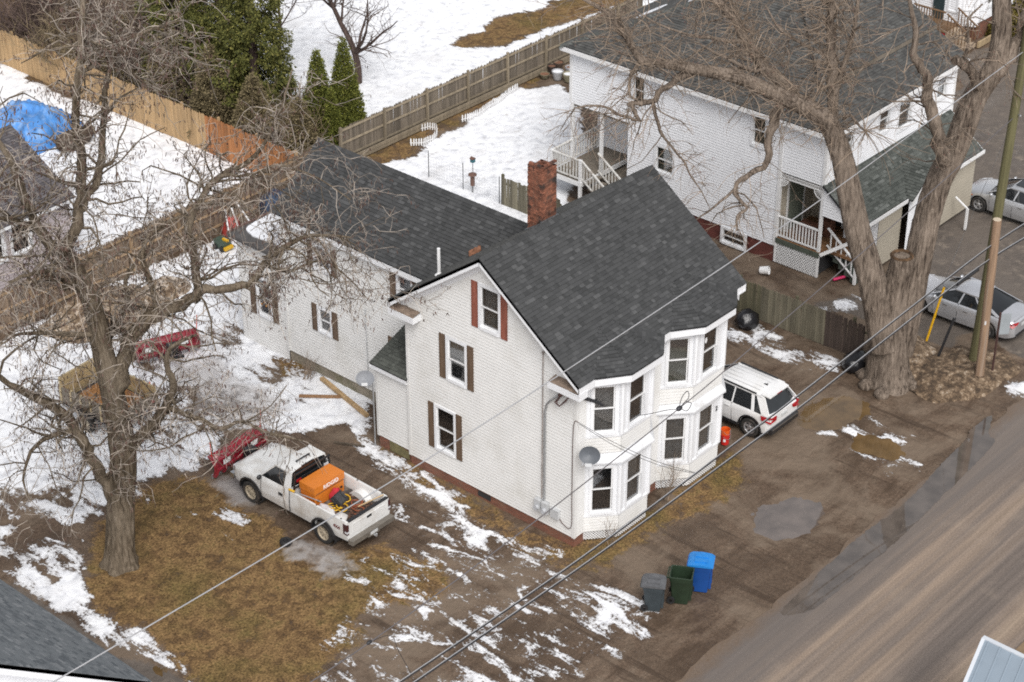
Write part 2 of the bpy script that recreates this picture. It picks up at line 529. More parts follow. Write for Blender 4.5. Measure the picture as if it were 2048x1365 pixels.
# ground cover outlines in metres: (density, outline)
COVER = {
  'snow': [
    (0.93, [(-8.3, 24.4), (-4.5, 23.7), (-3.0, 23.9), (-0.9, 24.0), (1.8, 24.3), (5.4, 24.0), (8.8, 24.2), (8.8, 23.0), (3.6, 17.3), (2.8, 15.4), (1.9, 10.8), (0.4, 9.2), (0.3, 10.3), (-0.5, 11.0), (-1.6, 11.8), (-2.0, 12.9), (-2.8, 12.8), (-4.5, 11.8), (-5.7, 12.7), (-6.5, 12.8), (-7.2, 9.6), (-7.1, 11.3), (-7.2, 12.7), (-9.0, 12.0), (-10.2, 11.7), (-11.6, 10.6), (-11.9, 12.1), (-14.3, 15.6)]),
    (0.8, [(-11.9, 12.1), (-11.5, 10.4), (-11.7, 9.1), (-11.7, 7.8), (-11.7, 5.9), (-11.7, 4.2), (-12.4, 4.0), (-12.4, 5.1), (-12.5, 7.0), (-12.4, 9.0), (-12.5, 10.6), (-12.8, 12.4)]),
    (1.0, [(10.4, 48.8), (11.3, 44.0), (11.2, 40.5), (11.6, 34.5), (11.6, 28.2), (11.7, 27.0), (9.9, 26.9), (5.1, 26.8), (1.3, 26.8), (-2.1, 27.0), (-5.5, 28.7)]),
    (0.97, [(13.9, 24.1), (16.1, 23.5), (18.2, 23.7), (20.1, 23.8), (22.5, 24.3), (24.7, 24.4), (26.7, 24.3), (26.7, 22.2), (21.5, 17.0), (15.2, 13.8), (12.4, 16.9), (12.9, 23.1)]),
    (0.55, [(15.6, 4.5), (15.2, 2.7), (15.1, 0.6), (15.0, -0.8), (13.9, -1.3), (13.7, -0.1), (13.6, 1.6), (13.5, 3.3), (13.9, 4.5)]),
    (0.39, [(0.1, 9.1), (-0.7, 3.4), (-0.3, 0.1), (-0.2, -3.0), (-2.0, -5.3), (-6.9, -3.0), (-11.1, 1.7), (-8.4, 2.6), (-6.4, 3.6), (-5.8, 5.9), (-3.3, 4.4), (-1.3, 7.0)]),
    (0.58, [(0.1, 6.3), (-0.4, 4.9), (-1.0, 2.3), (-1.4, 1.6), (-2.1, 2.5), (-1.3, 4.5), (-0.8, 6.9)]),
    (0.6, [(0.4, 8.7), (0.4, 10.4), (-0.3, 10.0), (-0.9, 7.7), (-0.5, 6.2), (-0.0, 6.9)]),
    (0.55, [(-0.9, -1.5), (0.2, -2.7), (-0.6, -3.7), (-1.5, -3.1), (-2.2, -1.9)]),
    (0.6, [(19.2, 2.4), (19.8, 2.1), (19.3, 1.5), (18.1, 1.7), (18.0, 3.2)]),
    (0.62, [(17.1, -6.4), (16.8, -5.6), (17.6, -5.0), (19.3, -6.2), (16.8, -7.6)]),
    (0.4, [(12.3, -0.5), (12.8, -2.6), (12.2, -5.6), (10.5, -6.4), (9.6, -4.9), (10.2, -2.5)]),
    (0.5, [(-6.5, 10.8), (-5.2, 9.8), (-6.1, 8.3), (-7.0, 8.8), (-7.0, 9.7)]),
  ],
  'grass': [
    (1.0, [(-9.1, 12.1), (-6.5, 12.8), (-4.8, 11.7), (-5.2, 9.4), (-5.6, 5.7), (-4.6, 5.4), (-3.3, 3.9), (-3.2, 2.3), (-4.0, 1.2), (-5.5, 1.9), (-6.6, 2.4), (-8.0, 1.5), (-9.2, 1.9), (-10.7, 1.2), (-12.6, 3.4), (-11.8, 5.8), (-11.9, 8.9), (-11.6, 10.5), (-10.2, 11.7)]),
    (0.9, [(-0.4, 0.0), (3.2, -0.4), (7.3, -0.3), (8.3, -0.7), (6.4, -1.7), (2.6, -1.6), (-0.3, -1.5), (-1.4, -0.6)]),
    (0.8, [(0.3, 9.3), (0.2, 7.3), (0.1, 0.1), (-1.1, -0.6), (-1.4, 1.0), (-1.0, 3.7), (-0.8, 6.9), (0.3, 10.3), (1.1, 14.7), (1.3, 17.1), (1.8, 17.6), (2.8, 15.4)]),
    (0.95, [(27.8, 30.9), (31.5, 31.1), (35.5, 30.2), (40.0, 29.4), (38.8, 27.5), (33.8, 28.0), (28.8, 28.3), (27.4, 29.7)]),
    (0.8, [(18.1, 23.9), (22.4, 24.2), (26.6, 24.5), (29.1, 24.8), (30.5, 25.9), (22.1, 25.8), (15.7, 25.8), (13.5, 23.9), (15.4, 23.1)]),
    (0.8, [(11.3, 45.2), (11.5, 39.8), (11.6, 34.5), (11.6, 28.2), (13.2, 26.4), (14.2, 27.5), (12.4, 28.7), (12.2, 35.3), (11.9, 46.1)]),
  ],
  'pave': [
    (1.0, [(18.0, 0.9), (19.9, 0.4), (24.5, 1.9), (27.8, 3.4), (35.6, 7.1), (41.8, 11.2), (48.4, 9.4), (42.3, 3.6), (21.3, -7.2), (19.6, -4.9), (20.3, -2.8), (18.6, -2.5), (18.7, -1.0)]),
    (0.9, [(17.7, 3.5), (19.3, 2.3), (19.1, 0.8), (18.2, 0.7), (17.9, 2.7)]),
    (0.8, [(-13.8, 13.6), (-12.5, 11.3), (-12.4, 9.0), (-12.7, 6.8), (-12.4, 5.0), (-12.6, 3.4), (-15.4, 6.6)]),
  ],
  'ice': [
    (0.8, [(-1.4, 17.6), (0.4, 17.7), (-0.1, 15.0), (-0.7, 12.8), (-1.8, 12.1), (-2.7, 13.6), (-2.7, 15.5)]),
    (0.9, [(-5.1, 11.4), (-3.7, 11.1), (-4.4, 9.7), (-5.3, 9.5), (-6.0, 10.2)]),
    (0.7, [(-5.1, 7.1), (-4.6, 5.4), (-5.1, 3.6), (-6.1, 4.7), (-6.6, 6.5)]),
    (0.6, [(25.0, 27.6), (27.5, 27.5), (32.3, 27.8), (35.6, 27.9), (33.6, 26.3), (27.8, 26.2)]),
  ],
}
PUDDLES = {
  'sky_puddle': [(5.1, -3.4), (5.9, -3.2), (6.6, -3.5), (7.1, -3.8), (7.4, -4.4), (7.4, -4.9), (6.4, -5.0), (5.1, -4.9), (4.4, -4.6), (4.5, -3.9)],
  'brown_puddle_a': [(10.4, -1.3), (11.2, -1.0), (12.5, -0.9), (13.2, -1.5), (12.9, -2.5), (12.3, -2.6), (11.8, -2.4), (11.1, -2.7), (10.8, -2.1)],
  'brown_puddle_b': [(11.3, -3.1), (11.7, -3.5), (11.9, -4.4), (11.7, -4.9), (10.9, -5.2), (10.9, -4.5), (10.7, -3.7)],
  'road_puddle': [(1.6, -6.8), (3.6, -6.6), (5.7, -6.5), (7.1, -6.5), (8.5, -6.6), (10.2, -6.5), (11.8, -6.3), (13.3, -6.2), (14.3, -6.0), (15.4, -6.1), (14.3, -6.6), (14.0, -7.0), (12.2, -7.2), (10.2, -7.3), (8.9, -7.4), (7.1, -7.5), (5.6, -7.5), (4.0, -7.5), (2.3, -7.4)],
  'drive_puddle': [(-12.4, 6.5), (-12.2, 6.0), (-12.3, 4.8), (-12.4, 4.1), (-12.8, 4.6), (-12.7, 5.7)],
}

# ================================================================ ground
def in_poly(px, py, poly):
    inside = np.zeros(px.shape, bool)
    n = len(poly)
    for i in range(n):
        x0, y0 = poly[i]; x1, y1 = poly[(i + 1) % n]
        if y0 == y1: continue
        c = ((y0 > py) != (y1 > py)) & (px < (x1 - x0) * (py - y0) / (y1 - y0) + x0)
        inside ^= c
    return inside

def vnoise(x, y, seed, s):
    """smooth value noise, numpy"""
    rs = np.random.RandomState(seed)
    g = rs.rand(256, 256)
    X, Y = x * s + 1000.3, y * s + 1000.7
    xi, yi = np.floor(X).astype(int), np.floor(Y).astype(int)
    fx, fy = X - xi, Y - yi
    fx, fy = fx * fx * (3 - 2 * fx), fy * fy * (3 - 2 * fy)
    G = lambda a, b: g[a % 256, b % 256]
    return (G(xi, yi) * (1 - fx) + G(xi + 1, yi) * fx) * (1 - fy) + (G(xi, yi + 1) * (1 - fx) + G(xi + 1, yi + 1) * fx) * fy

def fbm(x, y, seed, s, o=4):
    t, a, w = 0, 0.5, 0
    for k in range(o):
        t = t + a * vnoise(x, y, seed + k, s); w += a
        s *= 2.1; a *= 0.55
    return t / w

def blur(a, r):
    for _ in range(2):
        for ax in (0, 1):
            c = np.cumsum(np.pad(a, [(r + 1, r) if i == ax else (0, 0) for i in (0, 1)], mode='edge'), axis=ax)
            a = (np.take(c, range(2 * r + 1, c.shape[ax]), axis=ax) - np.take(c, range(0, c.shape[ax] - 2 * r - 1), axis=ax)) / (2 * r + 1)
    return a

STEP = 0.13
gx = np.arange(-24, 62, STEP); gy = np.arange(-22, 64, STEP)
GX, GY = np.meshgrid(gx, gy, indexing='ij')
wx = GX + (fbm(GX, GY, 11, 0.9) - 0.5) * 1.6 + (fbm(GX, GY, 17, 4.0) - 0.5) * 0.5
wy = GY + (fbm(GX, GY, 21, 0.9) - 0.5) * 1.6 + (fbm(GX, GY, 27, 4.0) - 0.5) * 0.5
chan = {}
for key in ('snow', 'grass', 'pave', 'ice'):
    a = np.zeros_like(GX)
    for d, poly in COVER[key]:
        a = np.maximum(a, in_poly(wx, wy, poly) * d)
    chan[key] = blur(a, 2)
# the field behind the weathered fence lies under snow
field = (wy > 25.6) & (wx > 17.2 + np.clip((wy - 31) * 0.35, -1.0, 4))
chan['grass'] = np.maximum(chan['grass'], blur(((wx > 11.6) & (wy > 25.3) & ~field).astype(float), 2) * 0.9)
chan['snow'] = np.maximum(chan['snow'], blur((field & ~in_poly(wx, wy, COVER['grass'][3][1])).astype(float), 2) * 0.94)
chan['snow'] = chan['snow'] * (1 - blur(((wx > 34) & (wy < 22)).astype(float), 3))
chan['snow'] = np.where((GY < 24.2) & (GY > 10.8) & (GX < 2.2), chan['snow'] * np.clip(0.30 + 1.05 * fbm(GX, GY, 71, 0.30, 3) + np.clip((GY - 15) * 0.035, 0, 0.3), 0, 1.0), chan['snow'])
# wheel ruts and footprints pressed into the snow of the yard
rut = np.zeros_like(GX)
for (ax, ay), (bx, by) in (((-13, 20.5), (-8.2, 8.5)), ((-11.8, 21), (-6.8, 8.8)), ((-3.2, 20), (-4.8, 10.5)), ((-1.6, 20), (-3.2, 10.5)), ((-14, 15), (-9, 12.5))):
    dx, dy = bx - ax, by - ay
    L2 = dx * dx + dy * dy
    t = np.clip(((wx - ax) * dx + (wy - ay) * dy) / L2, 0, 1)
    dd = np.hypot(wx - ax - t * dx, wy - ay - t * dy)
    rut = np.maximum(rut, np.clip(1 - dd / 0.42, 0, 1))
chan['snow'] = np.clip(chan['snow'] - 0.34 * rut * (chan['snow'] > 0.3), 0, 1)
# footprints: trails of shallow dimples
frs = np.random.RandomState(8)
prints = np.zeros_like(GX)
for (ax, ay), (bx, by) in (((18, 23), (27, 20)), ((16.8, 22), (26, 16.5)), ((20, 18.5), (24, 23.5)), ((17, 20.5), (22, 17)), ((3, 28), (10.5, 33)), ((2.5, 33), (9, 27)), ((4, 36), (10.8, 43)), ((8, 40), (10.5, 30)), ((-3, 21), (1, 15)), ((0.5, 21), (-2, 13)), ((-9, 19), (-5, 12.5)), ((-13, 17), (-8, 15)), ((22, 33), (33, 29)), ((24, 38), (36, 31)), ((26, 28), (30, 40)), ((-1, 15), (0.8, 9.5)), ((-11, 14), (-7, 21))):
    L_ = math.hypot(bx - ax, by - ay)
    for s in np.arange(0, L_, 0.36):
        t = s / L_
        side = (0.16 if int(s / 0.36) % 2 else -0.16)
        fx = ax + (bx - ax) * t - (by - ay) / L_ * side + frs.normal(0, .09) + 0.7 * math.sin(t * 4 + ax); fy = ay + (by - ay) * t + (bx - ax) / L_ * side + frs.normal(0, .09)
        gi, gj = int((fx + 24) / STEP), int((fy + 22) / STEP)
        if 2 < gi < GX.shape[0] - 3 and 2 < gj < GX.shape[1] - 3:
            sl = (slice(gi - 2, gi + 3), slice(gj - 2, gj + 3))
            prints[sl] = np.maximum(prints[sl], np.clip(1 - (((GX[sl] - fx) ** 2 + (GY[sl] - fy) ** 2) / 0.17 ** 2) ** 1.0, 0, 1))
chan['ice'] = np.maximum(chan['ice'], prints * 0.75 * (chan['snow'] > 0.3))
chan['snow'] = np.clip(chan['snow'] - 0.18 * prints, 0, 1)
# bare earth close round the foundations and the house side of the driveway
GZ = (fbm(GX, GY, 31, 0.35) - 0.5) * 0.05 + (fbm(GX, GY, 37, 2.5) - 0.5) * 0.035
GZ += blur((chan['snow'] > 0.5).astype(float), 2) * 0.045 - rut * 0.05 * (chan['snow'] > 0.2)
GZ -= 0.045 + chan['pave'] * 0.01 + prints * 0.05
GZ += (1 - chan['pave']) * (vnoise(GX, GY, 41, 6.0) - 0.5) * 0.03
# keep the road bed and the puddles level
GZ = np.where(GY < -6.1, -0.03 - 0.0 * GY, GZ)
for key, poly in PUDDLES.items():
    if key != 'road_puddle':
        pm_ = blur(in_poly(wx * 0.5 + GX * 0.5, wy * 0.5 + GY * 0.5, poly).astype(float), 3)
        GZ = GZ * (1 - 0.6 * pm_) - 0.12 * pm_
nx, ny = GX.shape
idx = np.arange(nx * ny).reshape(nx, ny)
view = in_poly(GX, GY, [(16, 58), (9, 58), (-21, 8), (-12, -5), (3, -19), (10, -17), (57, 10), (57, 15), (20, 58)])
cell = view[:-1, :-1] | view[1:, 1:]
i0 = idx[:-1, :-1][cell]; i1 = idx[1:, :-1][cell]; i2 = idx[1:, 1:][cell]; i3 = idx[:-1, 1:][cell]
quads = np.stack([i0, i1, i2, i3], 1)
used = np.zeros(nx * ny, bool); used[quads.ravel()] = True
remap = np.cumsum(used) - 1
quads = remap[quads]
co = np.stack([GX.ravel()[used], GY.ravel()[used], GZ.ravel()[used]], 1)
colr = np.stack([chan[k].ravel()[used] for k in ('snow', 'grass', 'pave', 'ice')], 1)
nv = len(co)
far = np.array([(-900, -900, -0.16), (900, -900, -0.16), (900, 900, -0.16), (-900, 900, -0.16)], float)
co = np.vstack([co, far]); colr = np.vstack([colr, np.tile([0.9, 0.2, 0, 0], (4, 1))])
quads = np.vstack([quads, [[nv, nv + 1, nv + 2, nv + 3]]])
me = bpy.data.meshes.new('ground')
me.vertices.add(len(co)); me.vertices.foreach_set('co', co.ravel())
me.loops.add(quads.size); me.loops.foreach_set('vertex_index', quads.ravel().astype(np.int32))
me.polygons.add(len(quads)); me.polygons.foreach_set('loop_start', np.arange(0, quads.size, 4, dtype=np.int32))
me.polygons.foreach_set('loop_total', np.full(len(quads), 4, dtype=np.int32))
me.update(calc_edges=True)
ca = me.color_attributes.new('cover', 'FLOAT_COLOR', 'POINT')
ca.data.foreach_set('color', colr.astype(np.float32).ravel())
me.polygons.foreach_set('use_smooth', np.ones(len(quads), bool))

def ground_material():
    m, n, l, p = nt('yard_ground')
    at = n.new('ShaderNodeAttribute'); at.attribute_name = 'cover'
    sp = n.new('ShaderNodeSeparateColor'); l.new(at.outputs['Color'], sp.inputs[0])
    snow_d, grass_d, pave_d, ice_d = sp.outputs[0], sp.outputs[1], sp.outputs[2], at.outputs['Alpha']
    pos = posn(n, l)
    n_f = noisen(n, l, pos, 9.0, 5.0, 0.65)
    n_m = noisen(n, l, pos, 2.2, 5.0, 0.6, 0.6)
    n_b = noisen(n, l, pos, 0.45, 4.0, 0.6)
    n_t = noisen(n, l, pos, 15.0, 4.0, 0.75)
    tr = noisen(n, l, posn(n, l, (0.55, 1.9, 1), (0, 0, R(-24))), 1.0, 6.0, 0.62, 0.7)
    # trodden mud with wheel streaks
    mud = ramp(n, l, tr, [(0.30, (0.070, 0.048, 0.033)), (0.48, (0.122, 0.085, 0.060)), (0.70, (0.190, 0.142, 0.104))])
    mud = mixc(n, l, ramp(n, l, n_b, [(0.4, (0, 0, 0)), (0.62, (0.75, 0.75, 0.75))]), mud, (0.098, 0.070, 0.050))
    mud = mixc(n, l, 0.75, mud, ramp(n, l, n_t, [(0.3, (0.22, 0.22, 0.22)), (0.7, (0.78, 0.78, 0.78))]), 'OVERLAY')
    rut = noisen(n, l, posn(n, l, (2.0, 0.14, 1), (0, 0, R(6))), 1.6, 4.0, 0.6, 0.5)
    mud = mixc(n, l, ramp(n, l, rut, [(0.54, (0, 0, 0)), (0.64, (0.7, 0.7, 0.7))]), mud, (0.055, 0.038, 0.027))
    wv = noisen(n, l, pos, 0.32, 5.0, 0.6, 0.6)
    mud = mixc(n, l, ramp(n, l, wv, [(0.50, (0, 0, 0)), (0.60, (0.65, 0.65, 0.65))]), mud, (0.205, 0.158, 0.118))
    mud = mixc(n, l, ramp(n, l, wv, [(0.36, (0.65, 0.65, 0.65)), (0.45, (0, 0, 0))]), mud, (0.066, 0.045, 0.031))
    # winter lawn
    gr = ramp(n, l, n_m, [(0.25, (0.056, 0.034, 0.017)), (0.42, (0.125, 0.076, 0.036)), (0.56, (0.205, 0.128, 0.058)), (0.8, (0.098, 0.078, 0.030))])
    gr = mixc(n, l, ramp(n, l, n_b, [(0.48, (0, 0, 0)), (0.68, (0.5, 0.5, 0.5))]), gr, (0.098, 0.084, 0.025))
    gr = mixc(n, l, 1.0, gr, ramp(n, l, n_t, [(0.32, (0.12, 0.12, 0.12)), (0.68, (0.88, 0.88, 0.88))]), 'OVERLAY')
    gm = ramp(n, l, mathn(n, l, 'ADD', mathn(n, l, 'MULTIPLY', grass_d, 0.85), mathn(n, l, 'ADD', mathn(n, l, 'MULTIPLY_ADD', n_m, 1.5, -0.75), mathn(n, l, 'MULTIPLY_ADD', n_t, 0.6, -0.3))), [(0.36, (0, 0, 0)), (0.66, (1, 1, 1))])
    c = mixc(n, l, gm, mud, gr)
    # worn asphalt with sand
    pv = ramp(n, l, n_m, [(0.3, (0.085, 0.075, 0.068)), (0.55, (0.13, 0.11, 0.095)), (0.75, (0.27, 0.225, 0.18))])
    pv = mixc(n, l, ramp(n, l, n_b, [(0.35, (0, 0, 0)), (0.6, (0.9, 0.9, 0.9))]), pv, (0.14, 0.118, 0.10))
    pv = mixc(n, l, 0.5, pv, ramp(n, l, n_t, [(0.25, (0.3, 0.3, 0.3)), (0.75, (0.72, 0.72, 0.72))]), 'OVERLAY')
    pm = ramp(n, l, mathn(n, l, 'ADD', pave_d, mathn(n, l, 'MULTIPLY_ADD', n_f, 0.5, -0.25)), [(0.4, (0, 0, 0)), (0.55, (1, 1, 1))])
    c = mixc(n, l, pm, c, pv)
    # wet ice over the earth
    im = ramp(n, l, mathn(n, l, 'ADD', ice_d, mathn(n, l, 'MULTIPLY_ADD', n_m, 1.1, -0.55)), [(0.42, (0, 0, 0)), (0.75, (0.9, 0.9, 0.9))])
    c = mixc(n, l, im, c, (0.33, 0.31, 0.30))
    # snow
    sv = mathn(n, l, 'ADD', mathn(n, l, 'ADD', snow_d, mathn(n, l, 'MULTIPLY_ADD', noisen(n, l, posn(n, l, (1.5, 0.6, 1), (0, 0, R(6))), 1.15, 6.0, 0.65, 0.7), 1.45, -0.725)), mathn(n, l, 'MULTIPLY_ADD', n_f, 0.45, -0.225))
    sm = ramp(n, l, mathn(n, l, 'ADD', sv, mathn(n, l, 'MULTIPLY_ADD', n_t, 0.3, -0.15)), [(0.46, (0, 0, 0)), (0.52, (0.7, 0.7, 0.7)), (0.64, (1, 1, 1))])
    n_s = noisen(n, l, pos, 2.4, 5.0, 0.55, 0.3)
    sc = ramp(n, l, n_s, [(0.30, (0.56, 0.57, 0.60)), (0.40, (0.74, 0.75, 0.78)), (0.50, (0.84, 0.85, 0.875)), (0.7, (0.88, 0.89, 0.91))])
    sc = mixc(n, l, ramp(n, l, n_b, [(0.52, (0, 0, 0)), (0.68, (0.55, 0.55, 0.55))]), sc, (0.66, 0.655, 0.66))
    sc = mixc(n, l, ramp(n, l, tr, [(0.55, (0, 0, 0)), (0.75, (0.45, 0.45, 0.45))]), sc, (0.62, 0.60, 0.58))
    sc = mixc(n, l, mathn(n, l, 'MULTIPLY', im, 0.75), sc, (0.47, 0.44, 0.42))
    c = mixc(n, l, sm, c, sc)
    # twigs, pods and crumbs lying about
    sk = ramp(n, l, noisen(n, l, posn(n, l, (1, 1, 1), (0, 0, 0.7)), 9.0, 3.0, 0.6, 1.6), [(0.27, (0.85, 0.85, 0.85)), (0.33, (0, 0, 0))])
    c = mixc(n, l, sk, c, (0.09, 0.065, 0.045))
    l.new(c, p.inputs['Base Color'])
    dry = ramp(n, l, wv, [(0.38, (0.26, 0.26, 0.26)), (0.56, (0.75, 0.75, 0.75))])
    ro = mixc(n, l, mathn(n, l, 'MAXIMUM', gm, sm), dry, (0.9, 0.9, 0.9))
    ro = mixc(n, l, im, ro, (0.22, 0.22, 0.22))
    l.new(ro, p.inputs['Roughness'])
    p.inputs['Specular IOR Level'].default_value = 0.16
    b = n.new('ShaderNodeBump'); b.inputs['Strength'].default_value = 0.7; b.inputs['Distance'].default_value = 0.07
    hgt = mathn(n, l, 'ADD', mathn(n, l, 'ADD', mathn(n, l, 'MULTIPLY', n_s, 1.3), mathn(n, l, 'MULTIPLY', sm, 0.4)), mathn(n, l, 'ADD', mathn(n, l, 'MULTIPLY', tr, 0.7), mathn(n, l, 'MULTIPLY', n_t, 0.35)))
    l.new(hgt, b.inputs['Height']); l.new(b.outputs[0], p.inputs['Normal'])
    return m
me.materials.append(ground_material())
ground = mobj('ground', me)
tag(ground, 'muddy winter yard with melting snow and tan grass', kind='structure')

# ---------------------------------------------------------------- street
def road_material():
    m, n, l, p = nt('sanded_asphalt')
    pos = posn(n, l)
    st = noisen(n, l, posn(n, l, (0.035, 1.0, 1)), 1.1, 4.0, 0.55, 0.15)
    st2 = noisen(n, l, posn(n, l, (0.02, 1.0, 1)), 5.0, 3.0, 0.6, 0.1)
    c = ramp(n, l, st, [(0.34, (0.135, 0.112, 0.098)), (0.47, (0.175, 0.142, 0.120)), (0.57, (0.245, 0.188, 0.145)), (0.68, (0.285, 0.22, 0.165))])
    c = mixc(n, l, 0.55, c, ramp(n, l, st2, [(0.3, (0.33, 0.33, 0.33)), (0.7, (0.66, 0.66, 0.66))]), 'OVERLAY')
    c = mixc(n, l, 0.8, c, ramp(n, l, noisen(n, l, pos, 18.0, 5.0, 0.8), [(0.3, (0.27, 0.27, 0.27)), (0.7, (0.73, 0.73, 0.73))]), 'OVERLAY')
    blot = noisen(n, l, pos, 0.7, 5.0, 0.6)
    c = mixc(n, l, ramp(n, l, blot, [(0.55, (0, 0, 0)), (0.8, (0.5, 0.5, 0.5))]), c, (0.30, 0.24, 0.19))
    # the wet gutter along the yard side
    sx = n.new('ShaderNodeSeparateXYZ'); l.new(pos, sx.inputs[0])
    edge = mathn(n, l, 'ADD', sx.outputs[1], mathn(n, l, 'MULTIPLY_ADD', noisen(n, l, posn(n, l, (0.3, 1, 1)), 0.9, 4.0), 1.6, -0.8))
    wet = ramp(n, l, mathn(n, l, 'MULTIPLY_ADD', edge, 0.25, 2.55), [(0.42, (0, 0, 0)), (0.66, (1, 1, 1))])
    c = mixc(n, l, mathn(n, l, 'MULTIPLY', wet, 0.7), c, (0.135, 0.118, 0.108))
    mudm = ramp(n, l, mathn(n, l, 'MULTIPLY_ADD', mathn(n, l, 'ADD', sx.outputs[1], mathn(n, l, 'MULTIPLY_ADD', noisen(n, l, posn(n, l, (0.7, 1, 1)), 2.0, 6.0, 0.7), 1.1, -0.55)), 1.0, 7.2), [(0.28, (0, 0, 0)), (0.85, (1, 1, 1))])
    c = mixc(n, l, mudm, c, mixc(n, l, noisen(n, l, pos, 12.0, 4.0, 0.75), (0.085, 0.058, 0.040), (0.215, 0.160, 0.118)))
    l.new(c, p.inputs['Base Color'])
    l.new(mixc(n, l, wet, (0.7, 0.7, 0.7), (0.30, 0.30, 0.30)), p.inputs['Roughness'])
    p.inputs['Specular IOR Level'].default_value = 0.3
    b = n.new('ShaderNodeBump'); b.inputs['Strength'].default_value = 0.3; b.inputs['Distance'].default_value = 0.01
    l.new(noisen(n, l, pos, 60.0, 3.0, 0.7), b.inputs['Height']); l.new(b.outputs[0], p.inputs['Normal'])
    return m
mb = MB()
xs = np.arange(-45, 75, 0.2)
near = -6.42 + (fbm(xs, xs * 0, 5, 0.6) - 0.5) * 0.7 + (fbm(xs, xs * 0, 9, 3.0) - 0.5) * 0.25
near = near + np.clip((xs - 13.5) / 6, 0, 1) * 0.25
for i in range(len(xs) - 1):
    mb.face([(xs[i], -13.0, 0.0), (xs[i + 1], -13.0, 0.0), (xs[i + 1], near[i + 1], 0.0), (xs[i], near[i], 0.0)])
tag(mb.build('street', road_material(), merge=1e-4), 'sand streaked wet asphalt street', kind='structure')
mb = MB(); mb.box(-45, -40, -0.1, 75, -13.0, 0.06)
tag(mb.build('verge', mat('verge_soil', (0.20, 0.14, 0.085), 0.95, 0.4, 2.0, bump=0.6)), 'bare earth strip across the street', kind='structure')

# ---------------------------------------------------------------- puddles
def water_mat(name, col, ior=1.9):
    m, n, l, p = nt(name)
    pos = posn(n, l)
    c = ramp(n, l, noisen(n, l, pos, 1.5, 4.0), [(0.35, tuple(x * 0.75 for x in col)), (0.65, tuple(x * 1.2 for x in col))])
    l.new(c, p.inputs['Base Color'])
    p.inputs['Roughness'].default_value = 0.03
    p.inputs['IOR'].default_value = ior
    p.inputs['Specular IOR Level'].default_value = 0.5
    b = n.new('ShaderNodeBump'); b.inputs['Strength'].default_value = 0.03; b.inputs['Distance'].default_value = 0.02
    l.new(noisen(n, l, pos, 3.0, 2.0), b.inputs['Height']); l.new(b.outputs[0], p.inputs['Normal'])
    return m
W_CLEAR = water_mat('grey_water', (0.13, 0.105, 0.09), 2.3); W_BROWN = water_mat('silty_water', (0.135, 0.085, 0.038), 1.8); W_ROAD = water_mat('gutter_water', (0.105, 0.088, 0.076), 2.0)
def smooth_outline(poly, seed, k=5, amp=0.09):
    rng = random.Random(seed)
    n = len(poly); out = []
    for i in range(n):
        p0, p1, p2, p3 = [Vector((*poly[(i + j) % n], 0)) for j in (-1, 0, 1, 2)]
        for s in range(k):
            t = s / k
            q = 0.5 * ((2 * p1) + (p2 - p0) * t + (2 * p0 - 5 * p1 + 4 * p2 - p3) * t * t + (3 * p1 - p0 - 3 * p2 + p3) * t ** 3)
            out.append((q.x + rng.uniform(-amp, amp), q.y + rng.uniform(-amp, amp)))
    return out
for k, (key, m, z, lab) in enumerate((('sky_puddle', W_CLEAR, -0.082, 'wide shallow puddle mirroring the pale sky'), ('brown_puddle_a', W_BROWN, -0.082, 'brown silty puddle behind the white vehicle'),
                              ('brown_puddle_b', W_BROWN, -0.082, 'small orange brown puddle below the great tree'), ('road_puddle', W_ROAD, 0.006, 'long dark puddle along the street edge'), ('drive_puddle', W_BROWN, -0.09, 'little puddle beside the grey roof'))):
    ol = smooth_outline(PUDDLES[key], k, 12, 0.03)
    if key != 'road_puddle':
        cx_, cy_ = np.mean([q[0] for q in ol]), np.mean([q[1] for q in ol])
        ol = [(cx_ + (x - cx_) * 1.3, cy_ + (y - cy_) * 1.3) for x, y in ol]
    mb = MB(); mb.face([(x, y, z) for x, y in ol])
    tag(mb.build('puddle', m), lab, kind='structure')

# ================================================================ the white house
W, L = 7.15, 7.69
SB = 0.34                        # bottom of the siding
EZ, RZ = 6.29, 9.24              # eave and ridge of the main roof (top of shingles)
OV = 0.42
SLOPE = (RZ - EZ) / (W / 2 + OV)
house = thing('white_house', 'white clapboard house with charcoal shingle roof, two stacked bays and brick chimney', 'house', (L / 2, W / 2, 0))
house.location = (0, 0, 0)
X, Y, Z = Vector((1, 0, 0)), Vector((0, 1, 0)), Vector((0, 0, 1))
gy0 = Vector((0, 0, 0))

# inner walls behind the clapboards
mb = MB()
top = lambda y: RZ - 0.14 - SLOPE * abs(y - W / 2)
mb.prism([(0.09, 0.004, SB), (0.09, W, SB), (0.004, W, top(W)), (0.004, W / 2, top(W / 2)), (0.004, 0.004, top(0.0))], (0.13, 0, 0))
mb.prism([(L - 0.13, 0.004, SB), (L - 0.13, W, SB), (L - 0.13, W, top(W)), (L - 0.13, W / 2, top(W / 2)), (L - 0.13, 0.004, top(0.0))], (0.13, 0, 0))
mb.box(0.2, 0.30, 0.0, L - 0.2, 0.34, 6.1)
mb.box(0.2, W - 0.1, 0.0, L - 0.2, W - 0.004, 6.1)
wall_core = mb  # built below after the window openings are known

GW = [(5.0, 1.1, 5.97, 2.88), (4.47, 4.02, 5.39, 5.68), (3.04, 6.5, 3.97, 8.13)]        # gable windows (y0, z0, y1, z1)
def hole(w, e=0.0): return (w[0] + e, w[1] + e, w[2] - e, w[3] - e)
siding('siding', (0, 0, 0), Y, -X, [(0.0, SB), (W, SB), (W, top(W) - 0.02), (W / 2, top(W / 2) - 0.02), (0.0, top(0) - 0.02)], [hole(w, 0.03) for w in GW], house)
